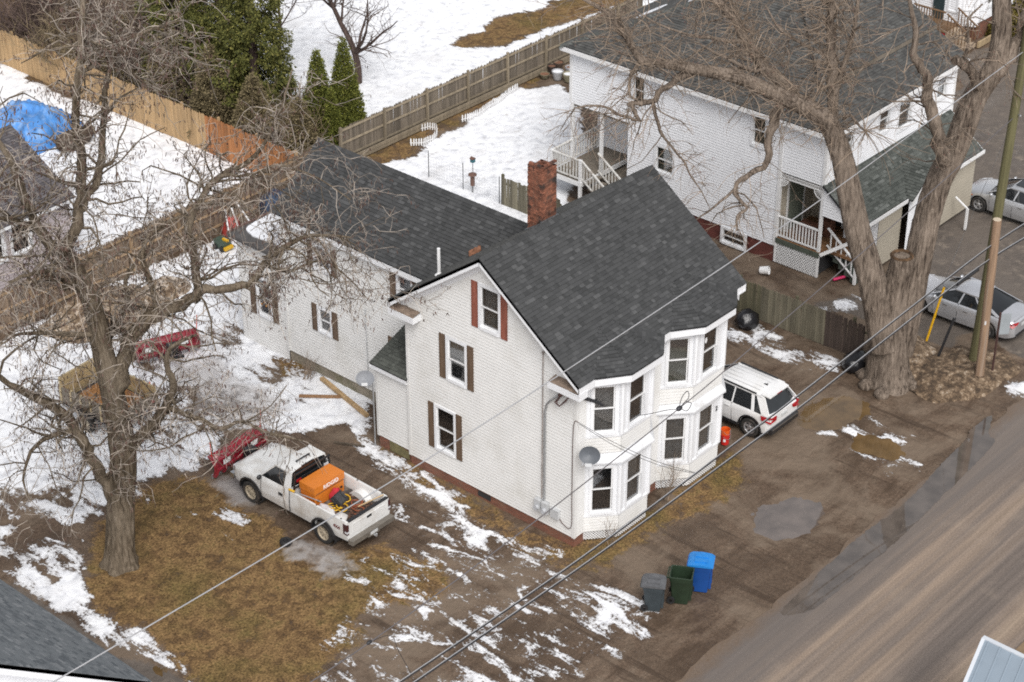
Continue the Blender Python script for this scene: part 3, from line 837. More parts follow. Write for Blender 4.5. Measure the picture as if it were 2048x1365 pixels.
# core wall built as strips round the openings, so that each window has depth
def core(o, u, nrm, poly, holes, parent, d=0.0, m=None):
    return siding('sheathing', Vector(o) - Vector(nrm) * 0.004, u, nrm, poly, holes, parent, m or M_SIDING, expo=0.05, proud=0.001)
for i, w in enumerate(GW):
    window((0, 0, 0), Y, -X, *w, house, (M_DARK, M_DARK, M_CURT)[i], casing=0.10, shade=(None, (0.45, M_BLIND), None)[i])
for (a, b), z0, z1, m in (((5.985, 6.22), 1.12, 2.87, M_SHUT), ((4.745, 4.985), 1.12, 2.87, M_SHUT), ((5.41, 5.66), 4.04, 5.67, M_SHUT), ((4.2, 4.455), 4.04, 5.67, M_SHUT), ((3.985, 4.24), 6.5, 8.12, M_SHUTR), ((2.77, 3.025), 6.5, 8.12, M_SHUTR)):
    shutter((0, 0, 0), Y, -X, a, z0, b, z1, house, m)
# hidden back and end walls
siding('siding', (L, 0, 0), Y, X, [(0.0, SB), (W, SB), (W, top(W) - 0.02), (W / 2, top(W / 2) - 0.02), (0.0, top(0) - 0.02)], [], house)
siding('siding', (0, W, 0), X, Y, [(0.0, SB), (L, SB), (L, 6.05), (0, 6.05)], [], house)

# corner boards
for cx, cy, sx_, sy_ in ((0, 0, 1, 1), (0, W, 1, -1), (L, 0, -1, 1), (L, W, -1, -1)):
    mb = MB()
    mb.box(min(cx - sx_ * 0.022, cx + sx_ * 0.09), min(cy - sy_ * 0.022, cy), SB - 0.02, max(cx - sx_ * 0.022, cx + sx_ * 0.09), max(cy - sy_ * 0.022, cy), 6.0)
    mb.box(min(cx - sx_ * 0.022, cx), min(cy, cy + sy_ * 0.09), SB - 0.02, max(cx - sx_ * 0.022, cx), max(cy, cy + sy_ * 0.09), 6.0)
    mb.build('corner_board', M_SIDING, house)

# brick and stone footing
def brick_mat():
    m, n, l, p = nt('footing_brick')
    pos = posn(n, l)
    s = n.new('ShaderNodeSeparateXYZ'); l.new(pos, s.inputs[0])
    cb = n.new('ShaderNodeCombineXYZ'); l.new(mathn(n, l, 'ADD', s.outputs[0], s.outputs[1]), cb.inputs[0]); l.new(s.outputs[2], cb.inputs[1])
    bt = n.new('ShaderNodeTexBrick')
    bt.inputs['Scale'].default_value = 1.0; bt.inputs['Brick Width'].default_value = 0.21; bt.inputs['Row Height'].default_value = 0.072; bt.inputs['Mortar Size'].default_value = 0.008
    bt.inputs['Color1'].default_value = (0.24, 0.085, 0.05, 1); bt.inputs['Color2'].default_value = (0.15, 0.055, 0.035, 1); bt.inputs['Mortar'].default_value = (0.19, 0.13, 0.095, 1)
    l.new(cb.outputs[0], bt.inputs['Vector'])
    c = mixc(n, l, ramp(n, l, noisen(n, l, pos, 1.6, 5.0), [(0.5, (0, 0, 0)), (0.75, (0.7, 0.7, 0.7))]), bt.outputs[0], (0.20, 0.13, 0.09))
    l.new(c, p.inputs['Base Color']); p.inputs['Roughness'].default_value = 0.9
    b = n.new('ShaderNodeBump'); b.inputs['Strength'].default_value = 0.6; b.inputs['Distance'].default_value = 0.01
    l.new(mathn(n, l, 'SUBTRACT', 1.0, bt.outputs['Fac']), b.inputs['Height']); l.new(b.outputs[0], p.inputs['Normal'])
    return m
M_FOOT = brick_mat()
mb = MB(); mb.box(0.03, 0.03, -0.3, L - 0.03, W - 0.03, SB + 0.02)
mb.build('footing', M_FOOT, house)
mb = MB(); mb.box(0.018, 3.55, 0.06, 0.06, 4.1, 0.26)
mb.build('crawl_vent', M_DARK, house)

# ---- main roof
dn_f = Vector((0, -1, -SLOPE)).normalized(); dn_b = Vector((0, 1, -SLOPE)).normalized()
roof = MB()
xr0, xr1 = -0.40, L + 0.40
TH = 0.09
for ye in (-OV, W + OV):
    s = 1 if ye < 0 else -1
    nn = Vector((0, -s * SLOPE, 1)).normalized()
    a, b, c_, d = Vector((xr0, ye, EZ)), Vector((xr1, ye, EZ)), Vector((xr1, W / 2, RZ)), Vector((xr0, W / 2, RZ))
    if s < 0: a, b, c_, d = b, a, d, c_
    roof.prism([p - nn * 0.012 for p in (a, b, c_, d)], -nn * TH)
roof_o = roof.build('roof', M_DECKR, house)
LS = math.hypot(W / 2 + OV, RZ - EZ)
near_cam = lambda p: p.x < 4.6 and p.y < 3.1 and 0.5 < p.x
shingles((xr0, -OV, EZ), X, -dn_f, [[(0, 0), (xr1 - xr0, 0), (xr1 - xr0, LS), (0, LS)]], roof_o, M_SHING, single=near_cam, seed=3)
# back slope, seen edge-on near the ridge and under the wing roof
shingles((xr1, W + OV, EZ), -X, -dn_b, [[(0, 0), (xr1 - xr0, 0), (xr1 - xr0, LS), (0, LS)]], roof_o, M_SHINGN, seed=4)
ridge_caps((xr0, W / 2, RZ), (xr1, W / 2, RZ), dn_f, dn_b, roof_o, M_SHING)

# rake boards and soffits of the gable ends
for xg, sg in ((xr0, 1), (xr1, -1)):
    for s, ye in ((1, -OV), (-1, W + OV)):
        nn = Vector((0, -s * SLOPE, 1)).normalized()
        a, b = Vector((xg, ye, EZ)), Vector((xg, W / 2, RZ))
        mb = MB()
        # rake fascia
        mb.prism([a - nn * 0.02, b - nn * 0.02, b - nn * 0.02 - Z * 0.22, a - nn * 0.02 - Z * 0.22 + (b - a) * 0.0], X * (0.03 * sg))
        # soffit under the overhang
        mb.prism([a + X * sg * 0.03 - Z * 0.23, b + X * sg * 0.03 - Z * 0.23, b + X * sg * 0.39 - Z * 0.23, a + X * sg * 0.39 - Z * 0.23], -nn * 0.015)
        # frieze board on the wall
        mb.prism([a + X * sg * 0.37 - Z * 0.25, b + X * sg * 0.37 - Z * 0.25, b + X * sg * 0.37 - Z * 0.48, a + X * sg * 0.37 - Z * 0.48], X * sg * 0.025)
        mb.build('rake_board', M_TRIM, house)
# eave returns
for y0, y1 in ((-OV, 0.86), (W - 0.70, W + OV)):
    mb = MB(); mb.box(xr0 + 0.02, y0 + 0.01, EZ - 0.50, 0.0, y1, EZ - 0.28)
    e = mb.build('eave_return', M_TRIM, house)
    mb = MB(); mb.raw([(xr0 + 0.03, y0 + 0.02, EZ - 0.272), (-0.01, y0 + 0.02, EZ - 0.20), (-0.01, y1 - 0.02, EZ - 0.20), (xr0 + 0.03, y1 - 0.02, EZ - 0.272)], [(0, 1, 2, 3)])
    mb.build('return_flashing', mat('rusty_flashing', (0.20, 0.15, 0.115), 0.8, 0.4, 5.0), e)

# ---- front wall between the bays and the two stacked bays
FWs = [(0.0, 0.46), (3.62, 4.2), (7.45, L)]
for a, b in FWs:
    siding('siding', (0, 0, 0), X, -Y, [(a, SB), (b, SB), (b, 6.0), (a, 6.0)], [], house)
BAYS = [[(0.46, 0.0), (1.31, -0.72), (2.77, -0.72), (3.62, 0.0)], [(4.2, 0.0), (5.05, -0.70), (6.6, -0.70), (7.45, 0.0)]]
M_LIP = mat('dirty_white_metal', (0.72, 0.73, 0.75), 0.5, 0.06, 2.0, dirt=(0.42, 0.40, 0.37), dscale=1.6, dpos=(0.58, 0.8))
def off(plan, d):
    """plan pushed outward by d, ends kept on the wall"""
    (a, _), (b, yb), (c, _), (e, _) = plan
    k = d * 0.42
    return [(a - d * 1.1, 0.0), (b - k, yb - d), (c + k, yb - d), (e + d * 1.1, 0.0)]
bay_curt = [[M_DARK, M_CURT, M_CURT, M_DARK], [M_CURT, M_CURT, M_DARK, M_DARK]]
for bi, plan in enumerate(BAYS):
    for lev, (zb, zs, zt) in enumerate(((SB, 0.95, 2.98), (3.30, 3.95, 5.98))):
        mb = MB()
        pl = [Vector((*q, 0)) for q in plan]
        # sill board and head board wrap the bay
        for z0, z1, d in ((zs - 0.06, zs + 0.02, 0.035), (zt - 0.16, zt, 0.03)):
            o2 = off(plan, d)
            mb.prism([(x_, y_, z0) for x_, y_ in o2], Z * (z1 - z0))
        # corner posts
        for q in (pl[1], pl[2]):
            mb.cyl(q + Z * (zs + 0.02), q + Z * (zt - 0.16), 0.085, 8)
        bay = mb.build('bay_window', M_TRIM, house)
        for fi in range(3):
            a, b = pl[fi], pl[fi + 1]
            u = (b - a).normalized(); ln = (b - a).length
            nr = Vector((u.y, -u.x, 0))
            siding('siding', a, u, nr, [(0.0, zb), (ln, zb), (ln, zs - 0.06), (0.0, zs - 0.06)], [], bay)
            mg = 0.20 if fi == 1 else 0.17
            b0 = 0.30 if fi == 1 else mg
            w0, w1 = (ln / 2 - 0.46, ln / 2 + 0.46) if fi == 1 else (ln / 2 - 0.42, ln / 2 + 0.42)
            # flat white panels left and right of the window
            m2 = MB()
            for s0, s1 in ((0.0, w0), (w1, ln)):
                m2.obox(a + u * ((s0 + s1) / 2) + Z * ((zs + zt - 0.16) / 2) + nr * -0.02, u * ((s1 - s0) / 2), nr * 0.02, Z * ((zt - 0.16 - zs - 0.02) / 2))
            m2.build('panel', M_TRIM, bay)
            wd = window(a, u, nr, w0, zs + 0.02, w1, zt - 0.16, bay, bay_curt[bi][lev * 2 + (1 if fi == 1 else 0)] if fi < 2 else M_DARK, casing=0.085, split=0.52)
            if bi == 1 and lev == 1 and fi == 0:
                m2 = MB(); m2.obox(a + u * (ln / 2) + Z * (zs + 0.75) + nr * -0.11, u * 0.33, nr * 0.003, Z * 0.62); m2.build('shade', M_SHADE, wd)
        if lev == 0:
            # little pent roof between the storeys
            m2 = MB()
            lo, hi = off(plan, 0.16), off(plan, 0.0)
            zl, zh = 3.02, 3.28
            for i in range(3):
                m2.face([(*lo[i], zl), (*lo[i + 1], zl), (*hi[i + 1], zh), (*hi[i], zh)])
                m2.face([(*lo[i], zl - 0.06), (*lo[i + 1], zl - 0.06), (*lo[i + 1], zl), (*lo[i], zl)])
            m2.face([(*q, zl - 0.06) for q in lo])
            m2.build('pent_roof', M_LIP, bay)
            # lattice skirt
            m2 = MB()
            for i in range(2):
                a, b = Vector((*plan[i], 0)), Vector((*plan[i + 1], 0))
                u = (b - a).normalized(); ln = (b - a).length
                nr = Vector((u.y, -u.x, 0))
                k = int(ln / 0.095) + 4
                for j in range(-4, k):
                    for s in (1, -1):
                        s0 = j * 0.095
                        p0_, p1_ = s0, s0 + s * 0.33
                        zz0, zz1 = 0.01, SB
                        lo_, hi_ = sorted((p0_, p1_))
                        if hi_ < 0 or lo_ > ln: continue
                        t0, t1 = 0.0, 1.0
                        if p0_ < 0: t0 = (0 - p0_) / (p1_ - p0_)
                        if p0_ > ln: t0 = (ln - p0_) / (p1_ - p0_)
                        if p1_ < 0: t1 = (0 - p0_) / (p1_ - p0_)
                        if p1_ > ln: t1 = (ln - p0_) / (p1_ - p0_)
                        if t1 - t0 < 0.05: continue
                        A = a + u * (p0_ + (p1_ - p0_) * t0) + Z * (zz0 + (zz1 - zz0) * t0) - nr * (0.03 + 0.008 * s)
                        B = a + u * (p0_ + (p1_ - p0_) * t1) + Z * (zz0 + (zz1 - zz0) * t1) - nr * (0.03 + 0.008 * s)
                        m2.bar(A, B, 0.03, 0.007, nr)
            m2.build('lattice_skirt', M_WHITE, bay, kind='stuff')
    # dark crawl space behind the lattice
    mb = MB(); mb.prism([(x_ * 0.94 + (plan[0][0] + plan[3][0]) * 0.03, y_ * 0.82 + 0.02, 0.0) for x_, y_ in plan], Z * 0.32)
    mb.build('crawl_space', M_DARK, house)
    # bay roof: three facets dying into the main slope
    (a, _), (b, yb), (c_, _), (e, _) = plan
    A, B, C_, E_ = Vector((a - 0.12, -OV, EZ)), Vector((b + 0.0, yb - 0.35, EZ - 0.02)), Vector((c_ + 0.08, yb - 0.35, EZ - 0.02)), Vector((e + 0.12, -OV, EZ))
    ya = 0.62
    za = EZ + SLOPE * (ya + OV) + 0.01
    T0, T1 = Vector((b + 0.42, ya, za)), Vector((c_ - 0.42, ya, za))
    br = MB()
    for tri in ((A, B, T0), (B, C_, T1, T0), (C_, E_, T1)):
        br.face(tri); br.face([p - Z * 0.05 for p in tri][::-1])
    for p, q in ((A, B), (B, C_), (C_, E_)):
        br.face([p - Z * 0.05, q - Z * 0.05, q, p])
    bro = br.build('bay_roof', M_DECKR, house)
    for p, q, tops, sd_ in ((A, B, [T0], 1), (B, C_, [T0, T1], 2), (C_, E_, [T1], 3)):
        u = (q - p).normalized()
        nrm = u.cross(tops[0] - p).normalized()
        v = nrm.cross(u).normalized()
        if v.z < 0: v = -v
        pr2 = lambda t: ((t - p).dot(u), (t - p).dot(v))
        poly = [(0, 0), ((q - p).length, 0)] + [pr2(t) for t in (reversed(tops) if len(tops) > 1 else tops)]
        shingles(p + nrm * 0.004, u, v, [poly], bro, M_SHING, seed=40 + bi * 5 + sd_)
    # fascia and soffit following the bay eave
    fo = [A, B, C_, E_]
    m2 = MB()
    for p, q in zip(fo, fo[1:]):
        d = (q - p).normalized(); nr = Vector((d.y, -d.x, 0))
        m2.prism([p - Z * 0.06 - nr * 0.02, q - Z * 0.06 - nr * 0.02, q - Z * 0.30 - nr * 0.02, p - Z * 0.30 - nr * 0.02], -nr * 0.025)
    m2.face([(p.x, p.y + 0.03, EZ - 0.28) for p in fo] + [(fo[3].x, 0.0, EZ - 0.28), (fo[0].x, 0.0, EZ - 0.28)])
    m2.build('bay_fascia', M_TRIM, house)
# main eave fascia and soffit between the bays
for a, b in ((xr0, 0.34), (3.74, 4.08), (7.57, xr1)):
    mb = MB(); mb.box(a, -OV + 0.012, EZ - 0.30, b, -OV + 0.04, EZ - 0.05); mb.box(a, -OV + 0.04, EZ - 0.30, b, 0.0, EZ - 0.28)
    mb.build('eave_fascia', M_TRIM, house)
mb = MB(); mb.box(xr0, W + OV - 0.04, EZ - 0.3, xr1, W + OV - 0.012, EZ - 0.05); mb.build('eave_fascia', M_TRIM, house)

# ---- chimney: single bricks on a mortar core
CX0, CX1, CY0, CY1 = 3.05, 3.72, 4.02, 4.62
CZ0, CZ1 = 8.2, 10.95
mb = MB(); mb.box(CX0 + 0.012, CY0 + 0.012, CZ0, CX1 - 0.012, CY1 - 0.012, CZ1 - 0.35)
chim = mb.build('chimney', M_MORTAR, house)
rows = int((CZ1 - CZ0) / 0.079)
bl, bh, bd = 0.205, 0.066, 0.10
bmesh_cache = {}
def brick(len_, key):
    k = (round(len_, 3), key)
    if k not in bmesh_cache:
        m_ = MB(); j = lambda: random.uniform(-0.004, 0.004)
        a, b, c_ = len_ / 2, bd / 2, bh / 2
        vs = [(sx * a + j(), sy * b + j(), sz * c_ + j()) for sz in (-1, 1) for sx, sy in ((-1, -1), (1, -1), (1, 1), (-1, 1))]
        m_.raw(vs, [(3, 2, 1, 0), (4, 5, 6, 7), (0, 1, 5, 4), (1, 2, 6, 5), (2, 3, 7, 6), (3, 0, 4, 7)])
        bmesh_cache[k] = m_.mesh('brick', M_BRICKS)
    return bmesh_cache[k]
rng = random.Random(5)
nb = 0
rest = MB()
for r in range(rows):
    z = CZ0 + 0.04 + r * 0.079
    sides = [((CX0, CY0), X, CX1 - CX0, 0), ((CX0, CY1), -Y, CY1 - CY0, 1)]
    if r > rows - 8 or True:
        sides += [((CX1, CY1), -X, CX1 - CX0, 0), ((CX1, CY0), Y, CY1 - CY0, 1)]
    for si, ((sx_, sy_), u, ln, ax) in enumerate(sides):
        if r >= rows - 2 and rng.random() < 0.5: continue
        nrow = 3
        step = ln / nrow
        inw = Vector((-u.y, u.x, 0)) if True else None
        offs = 0.0 if (r % 2 == 0) else step / 2
        for k in range(nrow):
            s = k * step + step / 2
            jx = rng.uniform(-0.006, 0.006)
            sh = (0.05 if r % 2 else -0.05) if True else 0
            p = Vector((sx_, sy_, z)) + u * (s + sh * (0.9 if 0 < k < nrow - 1 else 0.4)) + inw * (bd / 2 + jx)
            if z < 8.75 and si > 1:
                continue
            if nb < 300:
                mobj('brick', brick(step - 0.012, rng.randint(0, 3)), chim, p, (rng.uniform(-.01, .01), rng.uniform(-.01, .01), math.atan2(u.y, u.x) + rng.uniform(-.02, .02)))
                nb += 1
            else:
                rest.obox(p, u * (step / 2 - 0.006), inw * (bd / 2), Z * (bh / 2))
if rest.f: rest.build('brickwork', M_BRICKS, chim, kind='stuff')
mb = MB()
mb.bar((CX0 - 0.06, CY0 - 0.06, RZ - 0.30), (CX1 + 0.06, CY0 - 0.06, RZ - 0.30), 0.16, 0.10)
mb.bar((CX0 - 0.05, CY0 - 0.05, RZ - 0.33), (CX0 - 0.05, CY1, RZ - 0.75), 0.12, 0.12)
mb.build('flashing', mat('lead_flashing', (0.16, 0.17, 0.18), 0.5, 0.4, 10.0, metal=0.4, bump=0.5, bscale=20), chim)
# vent pipe
vy = W - 0.2
vz = RZ - SLOPE * (vy - W / 2)
mb = MB(); mb.cyl((0.55, 6.15, RZ - SLOPE * (6.15 - W / 2) - 0.05), (0.55, 6.15, RZ - SLOPE * (6.15 - W / 2) + 0.95), 0.055, 12)
mb.lathe([(0.14, 0.0), (0.07, 0.06), (0.06, 0.12)], 12, (0.55, 6.15, RZ - SLOPE * (6.15 - W / 2)))
mb.build('vent_pipe', M_WHITE, house, smooth=40)

# ---- rear wing
WX0, WXR, WX1 = 1.85, 4.05, 6.25
WY0, WY1 = W, 14.65
WEZ, WRZ = 6.08, 8.0
WS = (WRZ - WEZ) / (WXR - 1.6)
yv = W / 2 + (RZ - WRZ) / SLOPE              # where its ridge meets the main roof
wtop = lambda x_: WRZ - 0.12 - WS * abs(x_ - WXR)
WW = [(8.05, 4.35, 8.80, 5.62, 'r'), (11.45, 4.25, 12.15, 5.25, 'h'), (13.05, 1.75, 13.95, 3.45, 'd'), (11.3, 1.75, 12.05, 2.95, 'k')]
WYE = 15.0
wins = [((8.6, 4.55, 9.37, 5.72), M_DARK), ((12.62, 1.85, 13.36, 2.92), M_CURT), ((12.52, 4.4, 13.42, 5.42), M_DARK)]
siding('siding', (WX0, 0, 0), Y, -X, [(W, 0.44), (WYE, 0.44), (WYE, 5.86), (W, 5.86)], [hole(w, 0.03) for w, _ in wins], house)
for w, bm_ in wins:
    window((WX0, 0, 0), Y, -X, *w, house, bm_, casing=0.09)
for a, b, z0, z1 in ((9.39, 9.66, 4.55, 5.72), (8.32, 8.585, 4.55, 5.72), (13.38, 13.62, 1.85, 2.95), (12.34, 12.6, 1.85, 2.95), (13.44, 13.68, 4.4, 5.44), (12.25, 12.5, 4.4, 5.44), (9.62, 9.84, 1.45, 3.07)):
    shutter((WX0, 0, 0), Y, -X, a, z0, b, z1, house, M_SHUT)
# gable end of the wing and its back wall
siding('siding', (0, WYE, 0), X, Y, [(WX0, 0.44), (WX1, 0.44), (WX1, wtop(WX1)), (WXR, wtop(WXR)), (WX0, wtop(WX0))], [], house)
siding('siding', (WX1, 0, 0), Y, X, [(W, 0.44), (WYE, 0.44), (WYE, 5.86), (W, 5.86)], [], house)
for x_, y_ in ((WX0 - 0.02, WYE), (WX1 + 0.02, WYE)):
    mb = MB(); mb.box(x_ - 0.03, y_ - 0.09, 0.42, x_ + 0.03, y_ + 0.022, 5.86); mb.build('corner_board', M_SIDING, house)
mb = MB(); mb.box(WX0 + 0.03, W, -0.3, WX1 - 0.03, WYE - 0.02, 0.46)
mb.build('footing', M_CONC, house)
mb = MB(); mb.cyl((WX0 - 0.03, 10.9, 0.5), (WX0 - 0.03, 10.9, 3.7), 0.02, 6); mb.build('conduit', M_GREYBOX, house)
# wing roof
wr = MB()
WYR = WYE + 0.22
nl = Vector((-WS, 0, 1)).normalized(); nr_ = Vector((WS, 0, 1)).normalized()
ydn = W / 2 + (RZ - WEZ) / SLOPE
A, B, C_, D_ = Vector((1.6, ydn, WEZ)), Vector((1.6, WYR, WEZ)), Vector((WXR, WYR, WRZ)), Vector((WXR, yv, WRZ))
wr.prism([p - nl * 0.012 for p in (B, A, D_, C_)], -nl * 0.09)
A2, B2 = Vector((6.5, ydn, WEZ)), Vector((6.5, WYR, WEZ))
wr.prism([p - nr_ * 0.012 for p in (A2, B2, C_, D_)], -nr_ * 0.09)
wro = wr.build('wing_roof', M_DECKR, house)
upl = (C_ - B).normalized()
lw = (C_ - B).length
shingles(B, -Y, upl, [[(0, 0), (WYR - ydn, 0), (WYR - yv, lw), (0, lw)]], wro, M_SHING, seed=9)
shingles(A2, Y, (C_ - B2).normalized(), [[(0, 0), (WYR - ydn, 0), (WYR - ydn, lw), (yv - ydn, lw)]], wro, M_SHING, seed=10)
ridge_caps(C_, D_, Vector((-1, 0, -WS)).normalized(), Vector((1, 0, -WS)).normalized(), wro, M_SHING)
mb = MB()
mb.box(1.615, ydn + 0.1, WEZ - 0.26, 1.645, WYR, WEZ - 0.07); mb.box(1.645, W + 0.5, WEZ - 0.26, WX0, WYR, WEZ - 0.24)
mb.build('eave_fascia', M_TRIM, house)
mb = MB()
for s, xe in ((1, 1.6), (-1, 6.5)):
    a, b = Vector((xe, WYR, WEZ - 0.03)), Vector((WXR, WYR, WRZ - 0.03))
    mb.prism([a, b, b - Z * 0.2, a - Z * 0.2], -Y * 0.03)
mb.build('rake_board', M_TRIM, house)
# debris caught in the valley
mb = MB()
for k in range(9):
    t = 0.45 + k * 0.012
    p = A.lerp(D_, t) + Vector((-0.03, 0.08 + 0.02 * (k % 3), 0.06))
    mb.obox(p, Vector((0.05 + 0.01 * k % 0.04, 0.05, 0.04)), Vector((-0.02, 0.03, 0.0)), Vector((0, 0.01, 0.02)))
mb.build('valley_debris', mat('leaf_debris', (0.20, 0.09, 0.05), 0.95, 0.5, 12.0), house)

# entry lean-to between the house and the wing
AY1, AEZ = 8.70, 3.30
siding('siding', (0.06, 0, 0), Y, -X, [(W, 0.42), (AY1, 0.42), (AY1, 3.2), (W, 3.2)], [], house)
siding('siding', (0, AY1, 0), X, Y, [(0.06, 0.42), (WX0, 0.42), (WX0, 3.85), (0.06, 3.2)], [], house)
mb = MB(); mb.box(0.04, AY1 - 0.09, 0.4, 0.09, AY1 + 0.022, 3.2); mb.build('corner_board', M_SIDING, house)
mb = MB(); mb.box(0.09, W - 0.02, -0.3, WX0, AY1 - 0.03, 0.44); mb.build('footing', M_FOOT, house)
mb = MB(); mb.prism([(0.05, 7.25, 0.0), (0.05, 8.15, 0.0), (0.05, 8.15, 0.44), (0.05, 7.25, 0.30)], (0.03, 0, 0)); mb.build('bulkhead_board', mat('mossy_board', (0.15, 0.13, 0.06), 0.9, 0.35, 4.0, bump=0.4), house)
sl = 0.395
mb = MB()
q0, q1 = Vector((-0.12, W + 0.0, AEZ)), Vector((-0.12, AY1 + 0.12, AEZ))
t0, t1 = Vector((WX0, W, AEZ + sl * (WX0 + 0.12))), Vector((WX0, AY1 + 0.12, AEZ + sl * (WX0 + 0.12)))
na = Vector((-sl, 0, 1)).normalized()
mb.prism([p - na * 0.01 for p in (q1, q0, t0, t1)], -na * 0.06)
lro = mb.build('lean_to_roof', M_DECKR, house)
shingles(q1, -Y, (t1 - q1).normalized(), [[(0, 0), (AY1 + 0.12 - W, 0), (AY1 + 0.12 - W, (t1 - q1).length), (0, (t1 - q1).length)]], lro, mat('mossy_shingle', (0.075, 0.08, 0.07), 0.95, 0.25, 14.0, rand=0.3), seed=14)
mb = MB(); mb.box(-0.10, W, AEZ - 0.20, -0.07, AY1 + 0.12, AEZ - 0.04); mb.box(-0.07, W, AEZ - 0.20, 0.05, AY1 + 0.1, AEZ - 0.18)
mb.prism([q1 - Z * 0.03, t1 - Z * 0.03, t1 - Z * 0.16, q1 - Z * 0.16], -Y * 0.025)
mb.build('eave_fascia', M_TRIM, house)

# low flat-roofed rear room
LY1, LZ = 17.45, 4.35
lw_ = [(15.75, 1.3, 16.6, 2.95)]
siding('siding', (WX0 + 0.02, 0, 0), Y, -X, [(WYE, 0.0), (LY1, 0.0), (LY1, LZ - 0.12), (WYE, LZ - 0.12)], [hole(w, 0.03) for w in lw_], house)
w_ = window((WX0 + 0.02, 0, 0), Y, -X, *lw_[0], house, M_DARK, casing=0.09)
mb = MB()
for k in range(5): mb.ball((WX0 - 0.0 + 0.13, 15.95 + 0.12 * k, 1.75 + 0.1 * (k % 2)), 0.07, 8, 5)
mb.build('window_ornament', mat('amber_ornament', (0.45, 0.2, 0.03), 0.4, 0.4, 5.0), w_)
for a, b in ((16.62, 16.9), (15.45, 15.73)): shutter((WX0 + 0.02, 0, 0), Y, -X, a, 1.3, b, 2.95, house, M_SHUT)
siding('siding', (0, LY1, 0), X, Y, [(WX0, 0), (5.6, 0), (5.6, LZ - 0.12), (WX0, LZ - 0.12)], [], house)
mb = MB(); mb.box(1.62, WYE + 0.03, LZ - 0.14, 5.7, LY1 + 0.2, LZ); lfr = mb.build('flat_roof', mat('felt_roof', (0.085, 0.08, 0.078), 0.9, 0.2, 3.0), house)
mb = MB()
ol = smooth_outline([(1.95, 15.1), (3.2, 15.06), (5.6, 15.06), (5.6, 17.5), (3.8, 17.52), (2.4, 17.45), (2.05, 16.6), (2.25, 15.8)], 6, 5, 0.04)
mb.face([(x_, y_, LZ + 0.05) for x_, y_ in ol])
for i in range(len(ol)):
    a, b = ol[i], ol[(i + 1) % len(ol)]
    mb.face([(*a, LZ), (*b, LZ), (*b, LZ + 0.05), (*a, LZ + 0.05)])
M_SNOW = mat('old_snow', (0.80, 0.81, 0.84), 0.9, 0.06, 3.0, bump=0.5, bscale=8, dirt=(0.55, 0.53, 0.5), dscale=1.5, dpos=(0.6, 0.85))
mb.build('roof_snow', M_SNOW, lfr)
mb = MB(); mb.box(1.62, LY1 + 0.2, LZ - 0.1, 5.7, LY1 + 0.26, LZ + 0.06); mb.build('roof_edge', mat('rusty_edge', (0.16, 0.10, 0.085), 0.8, 0.3, 4.0), house)

# house number and electrical services on the street corner

# ================================================================ the neighbour's house
M_NSID = mat('bright_siding', (0.84, 0.85, 0.875), 0.5, 0.03, 0.8, dirt=(0.75, 0.76, 0.78), dscale=0.6, dpos=(0.55, 0.85))
M_BEIGE = mat('beige_siding', (0.40, 0.36, 0.29), 0.6, 0.08, 1.0)
M_REDF = mat('red_painted_footing', (0.125, 0.038, 0.03), 0.75, 0.25, 3.0, bump=0.4, bscale=14, dirt=(0.20, 0.13, 0.08), dscale=1.2, dpos=(0.58, 0.75))
M_GREYWOOD = mat('weathered_boards', (0.17, 0.145, 0.115), 0.9, 0.25, 3.0, stretch=(1, 1, 0.2))
nb_ = thing('neighbour_house', 'bright white two storey house with grey hip roof, corner porch and rear deck', 'house')
NX0, NX1, NY0, NY1, NE = 19.6, 28.9, 4.0, 16.55, 6.2
# left wall: the corner porch is cut out, the rear bay starts at the upper floor
lw1 = [((11.05, 1.95, 12.15, 3.28), M_SHADE), ((6.72, 4.6, 7.55, 6.05), M_SHADE), ((12.62, 4.55, 13.4, 6.0), M_SHADE)]
siding('siding', (NX0, 0, 0), Y, -X, [(6.05, 0.68), (13.5, 0.68), (13.5, NE), (6.05, NE)], [hole(w, 0.03) for w, _ in lw1], nb_, M_NSID)
siding('siding', (NX0, 0, 0), Y, -X, [(NY0, 3.95), (6.05, 3.95), (6.05, NE), (NY0, NE)], [], nb_, M_NSID)
siding('siding', (NX0 - 0.02, 0, 0), Y, -X, [(13.5, 3.72), (NY1, 3.72), (NY1, NE - 0.1), (13.5, NE - 0.1)], [], nb_, M_NSID)
for w, bmx in lw1:
    window((NX0, 0, 0), Y, -X, *w, nb_, bmx, casing=0.13)
for y_, z0 in ((NY0 + 0.05, 3.92), (6.05, 0.7), (13.5, 3.72), (NY1, 3.72)):
    mb = MB(); mb.box(NX0 - 0.045, y_ - 0.07, z0, NX0 - 0.005, y_ + 0.07, NE - 0.1)
    mb.build('corner_board', M_WHITE, nb_)
mb = MB(); mb.box(NX0 + 0.03, 6.0, -0.3, NX1 - 0.05, 13.5, 0.7); mb.box(NX0 + 2.1, 13.5, -0.3, NX1 - 0.05, NY1 - 0.1, 0.7); mb.build('footing', M_REDF, nb_)
mb = MB(); mb.box(NX0 + 0.1, 6.1, 0.6, NX1 - 0.1, NY1 - 0.1, 0.72); mb.box(NX0 + 0.02, 13.45, 3.6, NX0 + 2.2, NY1, 3.70); mb.build('floor_deck', M_GREYWOOD, nb_)
# basement window
window((NX0 - 0.14, 0, 0), Y, -X, 7.3, 0.02, 8.55, 0.78, nb_, M_DARK, casing=0.1)
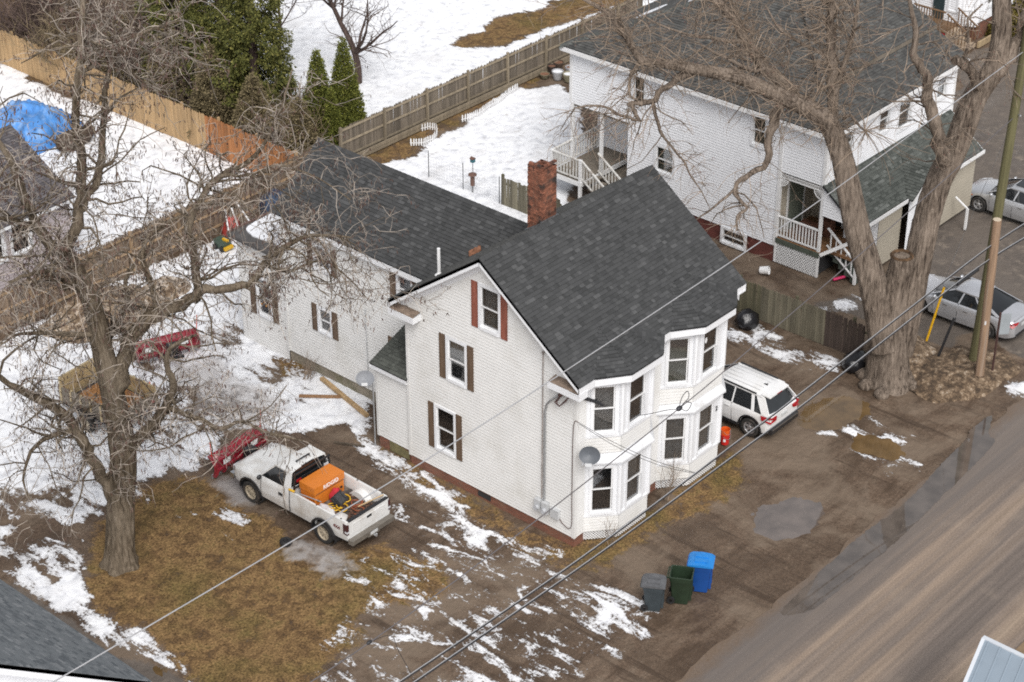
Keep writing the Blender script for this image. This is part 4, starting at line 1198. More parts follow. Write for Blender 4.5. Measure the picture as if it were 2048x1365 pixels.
# ground floor wall behind the rear deck, back wall, right wall
siding('siding', (NX0 + 2.0, 0, 0), Y, -X, [(13.5, 0.68), (NY1, 0.68), (NY1, 3.7), (13.5, 3.7)], [], nb_, M_NSID)
siding('siding', (0, 13.5, 0), X, Y, [(NX0, 0.68), (NX0 + 2.0, 0.68), (NX0 + 2.0, 3.7), (NX0, 3.7)], [], nb_, M_NSID)
siding('siding', (0, NY1, 0), X, Y, [(NX0, 3.7), (NX1, 3.7), (NX1, NE), (NX0, NE)], [], nb_, M_NSID)
siding('siding', (NX1, 0, 0), Y, X, [(NY0, 0.1), (NY1, 0.1), (NY1, NE), (NY0, NE)], [], nb_, M_NSID)
# street wall, upper floor
fw = [((20.42, 4.45, 21.35, 6.08), M_SHADE), ((23.05, 4.75, 23.95, 6.08), M_CURT), ((24.5, 4.42, 25.6, 6.0), M_CURT), ((27.35, 4.75, 28.25, 6.08), M_SHADE)]
siding('siding', (0, NY0, 0), X, -Y, [(NX0, 3.8), (NX1, 3.8), (NX1, NE), (NX0, NE)], [hole(w, 0.03) for w, _ in fw], nb_, M_NSID)
for w, bmx in fw:
    window((0, NY0, 0), X, -Y, *w, nb_, bmx, casing=0.11)
for x_ in (NX0 + 0.06, NX1 - 0.06):
    mb = MB(); mb.box(x_ - 0.07, NY0 - 0.04, 3.8, x_ + 0.07, NY0 - 0.002, NE - 0.1); mb.build('corner_board', M_WHITE, nb_)

# roof: hip to the left, stepped street slope, gable to the right
ov = 0.35
RSL = 0.46
x0r, x1r, y0r, y1r = NX0 - ov, NX1 + 0.3, NY0 - ov, NY1 + ov
ZE = NE + 0.08
ymid = (y0r + y1r) / 2
zr = ZE + RSL * (ymid - y0r)
xh = x0r + (ymid - y0r)
rf = MB()
Pf0, Pf1, Pr0, Pr1, Pb0, Pb1 = Vector((x0r, y0r, ZE)), Vector((x1r, y0r, ZE)), Vector((xh, ymid, zr)), Vector((x1r, ymid, zr)), Vector((x0r, y1r, ZE)), Vector((x1r, y1r, ZE))
for poly in ((Pf0, Pf1, Pr1, Pr0), (Pb0, Pf0, Pr0), (Pb1, Pb0, Pr0, Pr1)):
    rf.prism([p - Z * 0.012 for p in poly], -Z * 0.1)
rfo = rf.build('roof', M_DECKR, nb_)
ystep = 5.55
kst = (ystep - y0r)
vf = Vector((0, 1, RSL)).normalized(); hl = math.hypot(1, RSL)
keep = lambda p: p.y < 4.9 and 21.2 < p.x < 28.2
shingles(Pf0, X, vf, [[(0, 0), (x1r - x0r, 0), (x1r - x0r, kst * hl), (kst, kst * hl)]], rfo, M_SHINGN, single=keep, seed=21)
up0 = Pf0 + Vector((kst - 0.35, kst - 0.25, RSL * (kst - 0.25) + 0.2))
ln_ = (ymid - y0r - kst + 0.25)
rf2 = MB()
rf2.prism([up0, Vector((x1r, up0.y, up0.z)), Vector((x1r, ymid, up0.z + RSL * ln_)), Vector((xh, ymid, up0.z + RSL * ln_))], -Z * 0.14)
r2o = rf2.build('upper_roof', M_DECKR, nb_)
shingles(up0 + Z * 0.006, X, vf, [[(0, 0), (x1r - up0.x, 0), (x1r - up0.x, ln_ * hl), (xh - up0.x, ln_ * hl)]], r2o, M_SHINGN, seed=22)
mb = MB(); mb.box(up0.x, up0.y - 0.03, up0.z - 0.16, x1r, up0.y - 0.002, up0.z + 0.0); mb.build('roof_step_fascia', M_GREYWOOD, nb_)
vl = Vector((1, 0, RSL)).normalized()
shingles(Pb0, -Y, vl, [[(0, 0), (y1r - y0r, 0), (ymid - y0r, (ymid - y0r) * hl)]], rfo, M_SHINGN, seed=23)
shingles(Pb1, -X, Vector((0, -1, RSL)).normalized(), [[(0, 0), (x1r - x0r, 0), (x1r - xh, (y1r - ymid) * hl), (0, (y1r - ymid) * hl)]], rfo, M_SHINGN, seed=24)
ridge_caps(Pr0, Pr1 + Z * 0.2, Vector((0, -1, -RSL)).normalized(), Vector((0, 1, -RSL)).normalized(), rfo, M_SHINGN, w=0.2)
ridge_caps(Pb0, Pr0, Vector((0.3, 1, -RSL)).normalized(), Vector((-1, -0.3, -RSL)).normalized(), rfo, M_SHINGG, w=0.24)
ridge_caps(Pf0, Pr0, Vector((-1, 0.3, -RSL)).normalized(), Vector((0.3, -1, -RSL)).normalized(), rfo, M_SHINGN, w=0.2)
mb = MB()
mb.box(x0r, y0r - 0.02, ZE - 0.22, x1r, y0r, ZE - 0.03); mb.box(x0r - 0.02, y0r, ZE - 0.22, x0r, y1r, ZE - 0.03)
mb.box(x0r, y0r, ZE - 0.2, x1r, NY0, ZE - 0.18); mb.box(x0r, NY0, ZE - 0.2, NX0, y1r, ZE - 0.18)
mb.prism([Pf1 - Z * 0.03, Pr1 - Z * 0.03, Pr1 - Z * 0.25, Pf1 - Z * 0.25], X * 0.03)
mb.build('eave_fascia', M_WHITE, nb_)
mb = MB()
for i, (cx_, cy_, rr) in enumerate(((24.5, 13.2, 0.9), (26.6, 12.6, 0.7), (22.8, 15.0, 0.6), (27.5, 14.3, 0.8))):
    zc = ZE + RSL * (y1r - cy_) + 0.03
    ol = smooth_outline([(cx_ + rr * 1.6 * math.cos(t), cy_ + rr * 0.5 * math.sin(t)) for t in np.linspace(0, 2 * math.pi, 9)[:-1]], 60 + i, 4, 0.08)
    mb.face([(x_, y_, ZE + RSL * (y1r - y_) + 0.03) for x_, y_ in ol])
mb.build('roof_snow', M_SNOW, nb_)

# corner porch
porch = MB()
porch.box(NX0 - 0.02, NY0, 1.0, 22.0, 6.0, 1.1); porch.box(20.0, 2.75, 0.98, 22.6, NY0, 1.09)
pch = porch.build('porch_floor', mat('brown_porch_floor', (0.20, 0.105, 0.05), 0.7, 0.25, 3.0, stretch=(4, 0.5, 1)), nb_)
mb = MB(); mb.box(NX0 - 0.05, NY0 - 0.02, 0.86, NX0 - 0.021, 6.02, 1.08); mb.build('porch_edge', mat('green_edge', (0.08, 0.095, 0.075), 0.7, 0.2, 5.0), pch)
mb = MB(); mb.face([(22.0, NY0, 1.1), (22.0, 6.0, 1.1), (22.0, 6.0, 3.95), (22.0, NY0, 3.95)]); mb.face([(NX0, 6.0, 1.1), (22.0, 6.0, 1.1), (22.0, 6.0, 3.95), (NX0, 6.0, 3.95)]); mb.face([(NX0, 4.0, 3.94), (22, 4.0, 3.94), (22, 6, 3.94), (NX0, 6, 3.94)])
mb.build('porch_wall', M_BEIGE, pch)
mb = MB(); mb.box(20.2, 5.95, 1.15, 21.25, 5.99, 3.5); mb.build('patio_door_blind', M_SHADE, pch)
mb = MB(); mb.box(20.12, 5.93, 1.12, 20.2, 5.985, 3.58); mb.box(21.25, 5.93, 1.12, 21.33, 5.985, 3.58); mb.box(20.2, 5.93, 3.5, 21.25, 5.985, 3.58); mb.build('patio_door_frame', M_WHITE, pch)
mb = MB(); mb.box(21.93, 4.5, 1.12, 21.99, 5.45, 3.35); mb.build('open_doorway', M_DARK, pch)
mb = MB(); mb.box(21.9, 4.38, 1.1, 21.985, 4.5, 3.45); mb.box(21.9, 5.45, 1.1, 21.985, 5.57, 3.45); mb.box(21.9, 4.38, 3.35, 21.985, 5.57, 3.45); mb.build('door_frame', M_WHITE, pch)
mb = MB(); mb.box(20.3, 4.6, 1.12, 20.75, 5.5, 1.62); mb.box(20.8, 4.4, 1.12, 21.3, 4.9, 1.8); mb.build('porch_clutter', mat('porch_clutter', (0.12, 0.05, 0.03), 0.8, 0.6, 4.0), pch)
def railing(parent, a, b, zb, zt, step=0.14, bw=0.045, m=None, name='baluster'):
    """top rail, bottom rail and single balusters between two points (heights may differ)"""
    m = m or M_WHITE
    a, b = Vector(a), Vector(b)
    mb_ = MB(); mb_.bar(a + Z * zt, b + Z * zt, 0.09, 0.05); mb_.bar(a + Z * (zb + 0.1), b + Z * (zb + 0.1), 0.05, 0.06)
    rail = mb_.build('railing', m, parent)
    k = max(2, int((b - a).length / step))
    bm1 = MB(); bm1.box(-bw / 2, -bw / 2, zb + 0.12, bw / 2, bw / 2, zt - 0.02); me_ = bm1.mesh(name, m)
    for i in range(1, k):
        mobj(name, me_, rail, a.lerp(b, i / k))
    return rail
railing(pch, (NX0 + 0.05, 4.12, 0), (NX0 + 0.05, 5.98, 0), 1.08, 2.0)
mb = MB()
for q in ((NX0 + 0.05, 4.06), (NX0 + 0.05, 6.03)): mb.box(q[0] - 0.055, q[1] - 0.055, 0.9, q[0] + 0.055, q[1] + 0.055, 3.95)
mb.box(20.9, NY0 - 0.95, 0.0, 21.0, NY0 - 0.85, 1.95)
mb.build('porch_post', M_WHITE, pch)
# spindle frieze and brackets under the header
mb = MB(); mb.bar((NX0 + 0.02, 4.1, 3.86), (NX0 + 0.02, 6.0, 3.86), 0.03, 0.03); mb.bar((NX0 + 0.02, 4.1, 3.70), (NX0 + 0.02, 6.0, 3.70), 0.03, 0.03)
for k in range(30): mb.box(NX0 + 0.01, 4.14 + k * 0.063, 3.71, NX0 + 0.03, 4.165 + k * 0.063, 3.86)
for s, yc in ((1, 4.12), (-1, 5.98)):
    for k in range(7):
        t = R(90 * k / 6)
        mb.bar((NX0 + 0.02, yc, 3.69), (NX0 + 0.02, yc + s * 0.34 * math.cos(t), 3.69 - 0.34 * math.sin(t)), 0.02, 0.02)
    for k in range(8):
        t, t2 = R(90 * k / 8), R(90 * (k + 1) / 8)
        mb.bar((NX0 + 0.02, yc + s * 0.34 * math.cos(t), 3.69 - 0.34 * math.sin(t)), (NX0 + 0.02, yc + s * 0.34 * math.cos(t2), 3.69 - 0.34 * math.sin(t2)), 0.025, 0.03)
mb.build('spindle_frieze', M_WHITE, pch, kind='stuff')
# lattice below the porch
mb = MB()
def lattice(mb, a, b, z0, z1, nrm, pitch=0.125, w=0.04):
    a, b, nrm = Vector(a), Vector(b), Vector(nrm)
    u = (b - a).normalized(); ln = (b - a).length; h = z1 - z0
    j = -int(h / pitch) - 1
    while j * pitch < ln + h:
        for s in (1, -1):
            p0_, p1_ = (j * pitch, j * pitch + h) if s > 0 else (j * pitch + h, j * pitch)
            t0 = 0.0; t1 = 1.0
            f = lambda v: (v - p0_) / (p1_ - p0_)
            e0, e1 = sorted((f(0.0), f(ln)))
            t0, t1 = max(t0, e0), min(t1, e1)
            if t1 - t0 > 0.03:
                P = lambda t: a + u * (p0_ + (p1_ - p0_) * t) + Z * (z0 + h * t) + nrm * (0.012 + 0.008 * s)
                mb.bar(P(t0), P(t1), w, 0.008, nrm)
        j += 1
lattice(mb, (NX0, 4.05, 0), (NX0, 6.0, 0), 0.0, 0.86, -X)
mb.box(NX0 - 0.03, 3.98, 0.0, NX0 + 0.03, 4.08, 0.9); mb.box(NX0 - 0.03, 5.97, 0.0, NX0 + 0.03, 6.05, 0.9)
mb.build('lattice_skirt', M_WHITE, pch, kind='stuff')
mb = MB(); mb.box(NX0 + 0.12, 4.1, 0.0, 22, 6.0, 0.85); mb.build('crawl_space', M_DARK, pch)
# steps
for k in range(5):
    mb = MB(); mb.box(20.15, 2.55 + 0.28 * k, 0.0 if k == 0 else 0.2 * k - 0.02, 21.1, 2.55 + 0.28 * (k + 1) + 0.02, 0.2 * (k + 1)); mb.build('step', mat('green_step', (0.07, 0.085, 0.07), 0.75, 0.3, 4.0), pch)
mb = MB()
for x_ in (20.08,):
    mb.bar((x_, NY0 - 0.02, 2.0), (x_, 2.62, 0.95), 0.09, 0.05); mb.bar((x_, NY0 - 0.02, 1.25), (x_, 2.62, 0.25), 0.05, 0.05)
    mb.box(x_ - 0.05, 2.55, 0, x_ + 0.05, 2.65, 1.02)
    for k in range(5):
        t = (k + 0.7) / 5.5
        y_ = NY0 - 0.02 + (2.62 - NY0) * t
        mb.box(x_ - 0.02, y_ - 0.02, 1.25 - 1.0 * t, x_ + 0.02, y_ + 0.02, 2.0 - 1.05 * t)
mb.bar((NX0 + 0.0, NY0 - 0.05, 1.0), (20.05, 2.9, 1.75), 0.04, 0.14)
mb.build('stair_rail', M_WHITE, pch)
# pent roof over the enclosed street porch, with a small cross gable
PS = 0.77
y_e, z_e = 2.3, 2.74
pr = MB(); ny = Vector((0, -PS, 1)).normalized()
a, b, c_, d = Vector((NX0 - 0.12, y_e, z_e)), Vector((28.75, y_e, z_e)), Vector((28.75, NY0, z_e + PS * (NY0 - y_e))), Vector((NX0 - 0.12, NY0, z_e + PS * (NY0 - y_e)))
pr.prism([p - ny * 0.012 for p in (a, b, c_, d)], -ny * 0.08)
pro = pr.build('pent_roof', M_DECKR, nb_)
pl_ = (d - a).length
shingles(a, X, (d - a).normalized(), [[(0, 0), (b.x - a.x, 0), (b.x - a.x, pl_), (0, pl_)]], pro, M_SHINGG, single=lambda p: 20.0 < p.x < 27.4 and p.y < 3.5, seed=25, wr=(0.1, 0.2))
for ga, gb in ((a.x, 22.9), (25.7, b.x)):
    mb = MB(); mb.box(ga, y_e - 0.10, z_e - 0.12, gb, y_e - 0.07, z_e + 0.03); mb.box(ga, y_e - 0.10, z_e - 0.13, gb, y_e + 0.0, z_e - 0.115); mb.build('gutter', M_WHITE, pro)
mb = MB(); mb.prism([b + Z * 0.0, c_, c_ - Z * 0.2, b - Z * 0.2], X * 0.03); mb.build('rake_board', M_WHITE, pro)
siding('siding', (NX0, 0, 0), Y, -X, [(2.95, 2.72), (NY0, 2.72), (NY0, z_e + PS * (NY0 - y_e) - 0.12), (2.95, z_e + PS * (2.95 - y_e) - 0.12)], [], nb_, M_NSID)
siding('siding', (0, y_e + 0.2, 0), X, -Y, [(21.3, 0.2), (23.0, 0.2), (23.0, z_e - 0.1), (21.3, z_e - 0.1)], [], nb_, M_BEIGE, expo=0.16)
siding('siding', (0, y_e + 0.2, 0), X, -Y, [(25.6, 0.2), (28.6, 0.2), (28.6, z_e - 0.1), (25.6, z_e - 0.1)], [], nb_, M_BEIGE, expo=0.16)
siding('siding', (21.3, 0, 0), Y, -X, [(y_e + 0.2, 0.2), (NY0, 0.2), (NY0, 3.6), (y_e + 0.2, z_e - 0.02)], [], nb_, M_NSID)
siding('siding', (28.6, 0, 0), Y, X, [(y_e + 0.2, 0.2), (NY0, 0.2), (NY0, 3.6), (y_e + 0.2, z_e - 0.02)], [], nb_, M_NSID)
gxc, gw, gyf = 24.3, 1.38, 2.02
gz = z_e + PS * gw * 0.88
siding('siding', (0, gyf + 0.22, 0), X, -Y, [(gxc - gw + 0.12, 0.2), (gxc + gw - 0.12, 0.2), (gxc + gw - 0.12, z_e - 0.02), (gxc, gz - 0.1), (gxc - gw + 0.12, z_e - 0.02)], [], nb_, M_NSID)
ytop = y_e + (gz - z_e) / PS
gs = (gz - z_e) / gw
for s in (-1, 1):
    e0, e1 = Vector((gxc + s * gw, gyf, z_e)), Vector((gxc + s * gw, y_e, z_e))
    t0, t1 = Vector((gxc, gyf, gz)), Vector((gxc, ytop, gz))
    m2 = MB(); m2.prism([p + Z * 0.01 for p in ((e0, e1, t1, t0) if s > 0 else (e1, e0, t0, t1))], -Z * 0.06)
    g_o = m2.build('gable_roof', M_DECKR, nb_)
    v = Vector((-s, 0, gs)).normalized()
    lg = (t0 - e0).length
    if s < 0: shingles(e1 + Z * 0.012, -Y, v, [[(0, 0), (e1.y - gyf, 0), (e1.y - gyf, lg), (e1.y - ytop, lg)]], g_o, M_SHINGG, seed=26, wr=(0.1, 0.2))
    else: shingles(e0 + Z * 0.012, Y, v, [[(0, 0), (e1.y - gyf, 0), (ytop - gyf, lg), (0, lg)]], g_o, M_SHINGG, seed=27, wr=(0.1, 0.2))
    m2 = MB(); m2.prism([e0 - Z * 0.02, t0 - Z * 0.02, t0 - Z * 0.22, e0 - Z * 0.22], Y * 0.03); m2.build('rake_board', M_WHITE, nb_)
ridge_caps((gxc, gyf, gz + 0.015), (gxc, ytop, gz + 0.015), Vector((-1, 0, -gs)).normalized(), Vector((1, 0, -gs)).normalized(), nb_, M_SHINGG, w=0.14)
mb = MB(); mb.box(gxc - 0.9, gyf + 0.16, 1.3, gxc - 0.78, gyf + 0.2, 1.7); mb.build('wall_lamp', M_BLACKP, nb_)
# handrail by the driveway
mb = MB(); mb.bar((26.9, 2.3, 1.3), (26.9, 1.7, 0.95), 0.06, 0.05); mb.box(26.87, 1.65, 0, 26.93, 1.75, 0.95)
mb.build('handrail', M_WHITE, nb_)

# rear deck
dk = MB()
for k in range(11): dk.box(18.25 + k * 0.30, 14.85, 1.04, 18.25 + k * 0.30 + 0.285, 16.45, 1.08)
deck = dk.build('rear_deck', M_GREYWOOD, nb_)
mb = MB(); mb.box(18.2, 14.8, 0.86, 18.24, 16.5, 1.06); mb.box(18.24, 14.8, 0.86, 21.5, 14.84, 1.06); mb.box(18.24, 16.46, 0.86, 21.5, 16.5, 1.06); mb.build('deck_rim', M_WHITE, deck)
M_RAILW = mat('worn_white_rail', (0.66, 0.65, 0.62), 0.7, 0.1, 3.0, dirt=(0.25, 0.18, 0.13), dscale=5, dpos=(0.55, 0.7))
railing(deck, (18.27, 14.95, 0), (18.27, 16.45, 0), 1.08, 2.02, m=M_RAILW, step=0.16)
railing(deck, (18.27, 16.47, 0), (21.45, 16.47, 0), 1.08, 2.02, m=M_RAILW, step=0.16)
mb = MB()
for x_, y_, z0, z1 in ((18.27, 16.45, 0, 2.06), (18.27, 14.9, 0, 2.06), (19.3, 14.9, 0, 1.06), (19.62, 16.45, 0, 3.72), (19.62, 14.9, 1.06, 3.72), (21.4, 16.45, 0, 3.72)):
    mb.box(x_ - 0.06, y_ - 0.06, z0, x_ + 0.06, y_ + 0.06, z1)
mb.build('deck_post', M_WHITE, deck)
for k in range(5):
    mb = MB(); mb.box(18.35, 13.45 + 0.28 * k, 0.2 * k + 0.14, 19.3, 13.45 + 0.28 * (k + 1), 0.2 * k + 0.2); mb.build('step', M_GREYWOOD, deck)
mb = MB()
for x_ in (18.3, 19.35):
    mb.bar((x_, 14.85, 2.0), (x_, 13.45, 1.05), 0.08, 0.05); mb.bar((x_, 14.85, 1.2), (x_, 13.45, 0.25), 0.05, 0.06); mb.box(x_ - 0.05, 13.4, 0, x_ + 0.05, 13.5, 1.1)
    for k in range(8):
        t = (k + 0.7) / 8.5
        mb.box(x_ - 0.02, 14.85 - 1.4 * t - 0.02, 1.2 - 0.95 * t, x_ + 0.02, 14.85 - 1.4 * t + 0.02, 2.0 - 0.95 * t)
mb.build('stair_rail', M_RAILW, deck)

# ================================================================ house in the far right corner
fh = thing('far_house', 'white house corner with angled bay and brown entrance stair beyond the driveway', 'house')
siding('siding', (0, 11.5, 0), X, -Y, [(44.7, 0.9), (52, 0.9), (52, 6), (44.7, 6)], [(45.3, 1.6, 46.0, 3.2)], fh, M_NSID)
siding('siding', (44.7, 11.5, 0), Vector((-0.5, 0.866, 0)), Vector((-0.866, -0.5, 0)), [(0, 0.7), (1.0, 0.7), (1.0, 6), (0, 6)], [], fh, M_NSID)
siding('siding', (44.2, 0, 0), Y, -X, [(12.36, 0.7), (20, 0.7), (20, 6), (12.36, 6)], [], fh, M_NSID)
mb = MB(); mb.box(44.8, 11.55, -0.2, 52, 20, 0.92); mb.build('footing', M_FOOT, fh)
mb = MB(); mb.box(44.3, 12.5, 0, 52, 20, 6); mb.build('wall_core', M_NSID, fh)
window((44.7, 11.5, 0), Vector((-0.5, 0.866, 0)), Vector((-0.866, -0.5, 0)), 0.15, 1.5, 0.85, 3.3, fh, M_SHADE, casing=0.08)
window((44.2, 0, 0), Y, -X, 12.4, 1.3, 13.0, 3.6, fh, M_SHADE, casing=0.1)
window((0, 11.5, 0), X, -Y, 45.3, 1.5, 46.0, 3.3, fh, M_SHADE, casing=0.1)
mb = MB(); mb.box(44.12, 13.15, 0.7, 44.19, 13.75, 3.0); dr = mb.build('door', mat('dark_green_door', (0.03, 0.05, 0.055), 0.4, 0.1, 2.0), fh)
mb = MB()
for k in range(10): mb.ball((44.05, 13.45 + 0.16 * math.cos(k * 0.628), 2.2 + 0.16 * math.sin(k * 0.628)), 0.075, 6, 4)
mb.build('wreath', mat('red_ribbon', (0.5, 0.03, 0.03), 0.6, 0.2, 6.0), dr)
M_BROWNRAIL = mat('brown_stained_wood', (0.16, 0.095, 0.05), 0.8, 0.25, 4.0)
mb = MB(); mb.box(42.9, 12.3, 0.72, 44.2, 14.2, 0.8); pf = mb.build('landing', M_BROWNRAIL, fh)
mb = MB(); mb.box(42.95, 12.35, 0, 44.2, 14.15, 0.72); mb.build('landing_skirt', mat('red_skirt', (0.38, 0.02, 0.03), 0.6, 0.15, 3.0), fh)
railing(fh, (42.95, 12.35, 0), (42.95, 14.15, 0), 0.8, 1.75, m=M_BROWNRAIL)
for k in range(4):
    mb = MB(); mb.box(43.0, 11.1 + 0.3 * k, 0.0, 44.0, 11.1 + 0.3 * (k + 1), 0.18 * (k + 1)); mb.build('step', mat('tan_step', (0.36, 0.28, 0.2), 0.8, 0.2, 3.0), fh)
for x_ in (42.98, 44.0):
    mb = MB(); mb.bar((x_, 12.3, 1.7), (x_, 11.1, 1.0), 0.07, 0.06)
    for k in range(7):
        t = (k + 0.5) / 7
        mb.box(x_ - 0.02, 12.3 - 1.2 * t - 0.02, 0.75 - 0.7 * t, x_ + 0.02, 12.3 - 1.2 * t + 0.02, 1.7 - 0.7 * t)
    mb.build('stair_rail', M_BROWNRAIL, fh)
mb = MB(); mb.box(43.9, 10.9, 0, 52, 11.0, 0.3); tag(mb.build('timber_border', mat('tan_timber', (0.36, 0.27, 0.16), 0.85, 0.2, 3.0)), 'tan timber border along the far walkway', 'timber')

# ================================================================ lavender house behind the left fence
M_LAV = mat('lavender_siding', (0.50, 0.445, 0.46), 0.7, 0.05, 1.0, dirt=(0.40, 0.35, 0.36), dscale=0.8)
M_SHINGB = shingle_mat('brown_grey_shingle', (0.06, 0.056, 0.06), (0.10, 0.092, 0.098), (0.14, 0.13, 0.135))
lv = thing('lavender_house', 'low lavender sided house with grey roof behind the left fence', 'house')
ylv = 26.4
lwn = [((-1.75, 1.55, -0.75, 3.0), M_DARK), ((-2.95, 1.55, -1.95, 3.0), M_DARK)]
siding('siding', (0, ylv, 0), X, -Y, [(-9, 0), (1.1, 0), (1.1, 3.15), (-9, 3.15)], [hole(w, 0.03) for w, _ in lwn], lv, M_LAV, expo=0.13)
siding('siding', (1.1, 0, 0), Y, X, [(ylv, 0), (33, 0), (33, 3.15), (29.7, 4.9), (ylv, 3.15)], [], lv, M_LAV, expo=0.13)
for w, bmx in lwn: window((0, ylv, 0), X, -Y, *w, lv, bmx, casing=0.11)
sl_ = 0.52
lr = MB(); n_ = Vector((0, -sl_, 1)).normalized()
a, b = Vector((-9.3, ylv - 0.3, 3.12)), Vector((1.25, ylv - 0.3, 3.12))
c_, d = Vector((1.25, 29.8, 3.12 + sl_ * 3.7)), Vector((-9.3, 29.8, 3.12 + sl_ * 3.7))
lr.prism([p - n_ * 0.012 for p in (a, b, c_, d)], -n_ * 0.08); lro2 = lr.build('roof', M_DECKR, lv)
pl2 = (d - a).length
shingles(a, X, (d - a).normalized(), [[(0, 0), (b.x - a.x, 0), (b.x - a.x, pl2), (0, pl2)]], lro2, M_SHINGB, single=lambda p: p.x > -2.5, seed=31)
m2 = MB(); m2.face([d, c_, (1.25, 33.4, 3.15), (-9.3, 33.4, 3.15)]); m2.build('back_slope', M_SHINGB, lro2)
mb = MB(); mb.box(-9.3, ylv - 0.32, 2.98, 1.25, ylv - 0.3, 3.1); mb.box(-9.3, ylv - 0.3, 2.98, 1.25, ylv, 3.0); mb.build('eave_fascia', M_TRIM, lv)

# ================================================================ grey roof in the near left corner
bl_ = thing('corner_house', 'grey shingled roof with white gable trim cut by the lower left corner', 'house')
ex, ez, ry, s_b = -15.2, 3.2, 1.95, 0.78
rx = -21.0
a, b = Vector((ex, ry, ez)), Vector((ex, 16.0, ez))
c_, d = Vector((rx, 16.0, ez + s_b * (ex - rx))), Vector((rx, ry, ez + s_b * (ex - rx)))
n_ = Vector((s_b, 0, 1)).normalized()
m2 = MB(); m2.prism([p - n_ * 0.012 for p in (a, b, c_, d)], -n_ * 0.1)
a2, b2 = Vector((2 * rx - ex, ry, ez)), Vector((2 * rx - ex, 16, ez)); n2 = Vector((-s_b, 0, 1)).normalized()
m2.prism([p - n2 * 0.012 for p in (b2, a2, d, c_)], -n2 * 0.1)
bro_ = m2.build('roof', M_DECKR, bl_)
M_SHINGX = shingle_mat('blue_grey_shingle', (0.085, 0.095, 0.105), (0.14, 0.152, 0.162), (0.20, 0.21, 0.22))
shingles(a, Y, (d - a).normalized(), [[(0, 0), (14.05, 0), (14.05, (d - a).length), (0, (d - a).length)]], bro_, M_SHINGX, single=lambda p: p.y < 8.0 and p.x > -17.6, seed=33)
m2 = MB(); m2.prism([a - Z * 0.02, d - Z * 0.02, d - Z * 0.34, a - Z * 0.34], Y * 0.03); m2.prism([a - Z * 0.3 + Y * 0.04, d - Z * 0.3 + Y * 0.04, d - Z * 0.3 + Y * 0.4, a - Z * 0.3 + Y * 0.4], -Z * 0.02); m2.build('rake_board', M_TRIM, bl_)
siding('siding', (0, ry + 0.4, 0), X, -Y, [(2 * rx - ex + 0.3, 0), (ex - 0.3, 0), (ex - 0.3, ez - 0.1), (rx, ez + s_b * (ex - rx) - 0.35), (2 * rx - ex + 0.3, ez - 0.1)], [], bl_, M_NSID)
siding('siding', (ex - 0.3, 0, 0), Y, X, [(ry + 0.4, 0), (16, 0), (16, ez - 0.1), (ry + 0.4, ez - 0.1)], [], bl_, M_NSID)
m2 = MB(); m2.box(ex - 0.02, ry, ez - 0.14, ex + 0.01, 16, ez - 0.02); m2.build('eave_fascia', M_TRIM, bl_)

# ================================================================ metal porch roof in the near right corner
br_ = thing('metal_porch_roof', 'pale blue ribbed metal porch roof cut by the lower right corner', 'roof')
M_BLUEM = mat('pale_blue_metal', (0.30, 0.36, 0.42), 0.35, 0.08, 1.0, metal=0.3)
C0 = Vector((0.95, -13.7, 3.12)); dX = Vector((-1.35, -0.28, -0.55)); dY = Vector((0, -1, 0))
m2 = MB(); m2.prism([C0, C0 + dX * 3, C0 + dX * 3 + dY * 5, C0 + dY * 5], -Z * 0.04); m2.build('panel', M_BLUEM, br_)
for k in range(14):
    m2 = MB(); o_ = C0 + dY * (0.12 + 0.36 * k) + Z * 0.012; m2.bar(o_, o_ + dX * 3, 0.05, 0.03); m2.build('rib', M_BLUEM, br_)
m2 = MB(); m2.bar(C0 + X * 0.06 + Y * 0.1, C0 + X * 0.06 + dY * 5, 0.14, 0.06); m2.bar(C0 + Y * 0.05, C0 + Y * 0.05 + dX * 3, 0.1, 0.07); m2.build('edge_trim', mat('blue_white_trim', (0.55, 0.58, 0.62), 0.5, 0.05, 2.0), br_)
m2 = MB()
for k in range(3): m2.box(0.6, -14.2 - 1.7 * k, 0, 0.72, -14.08 - 1.7 * k, 2.95)
m2.box(-0.1, -19, 0, 0.9, -13.9, 0.3)
m2.build('post', M_WHITE, br_)

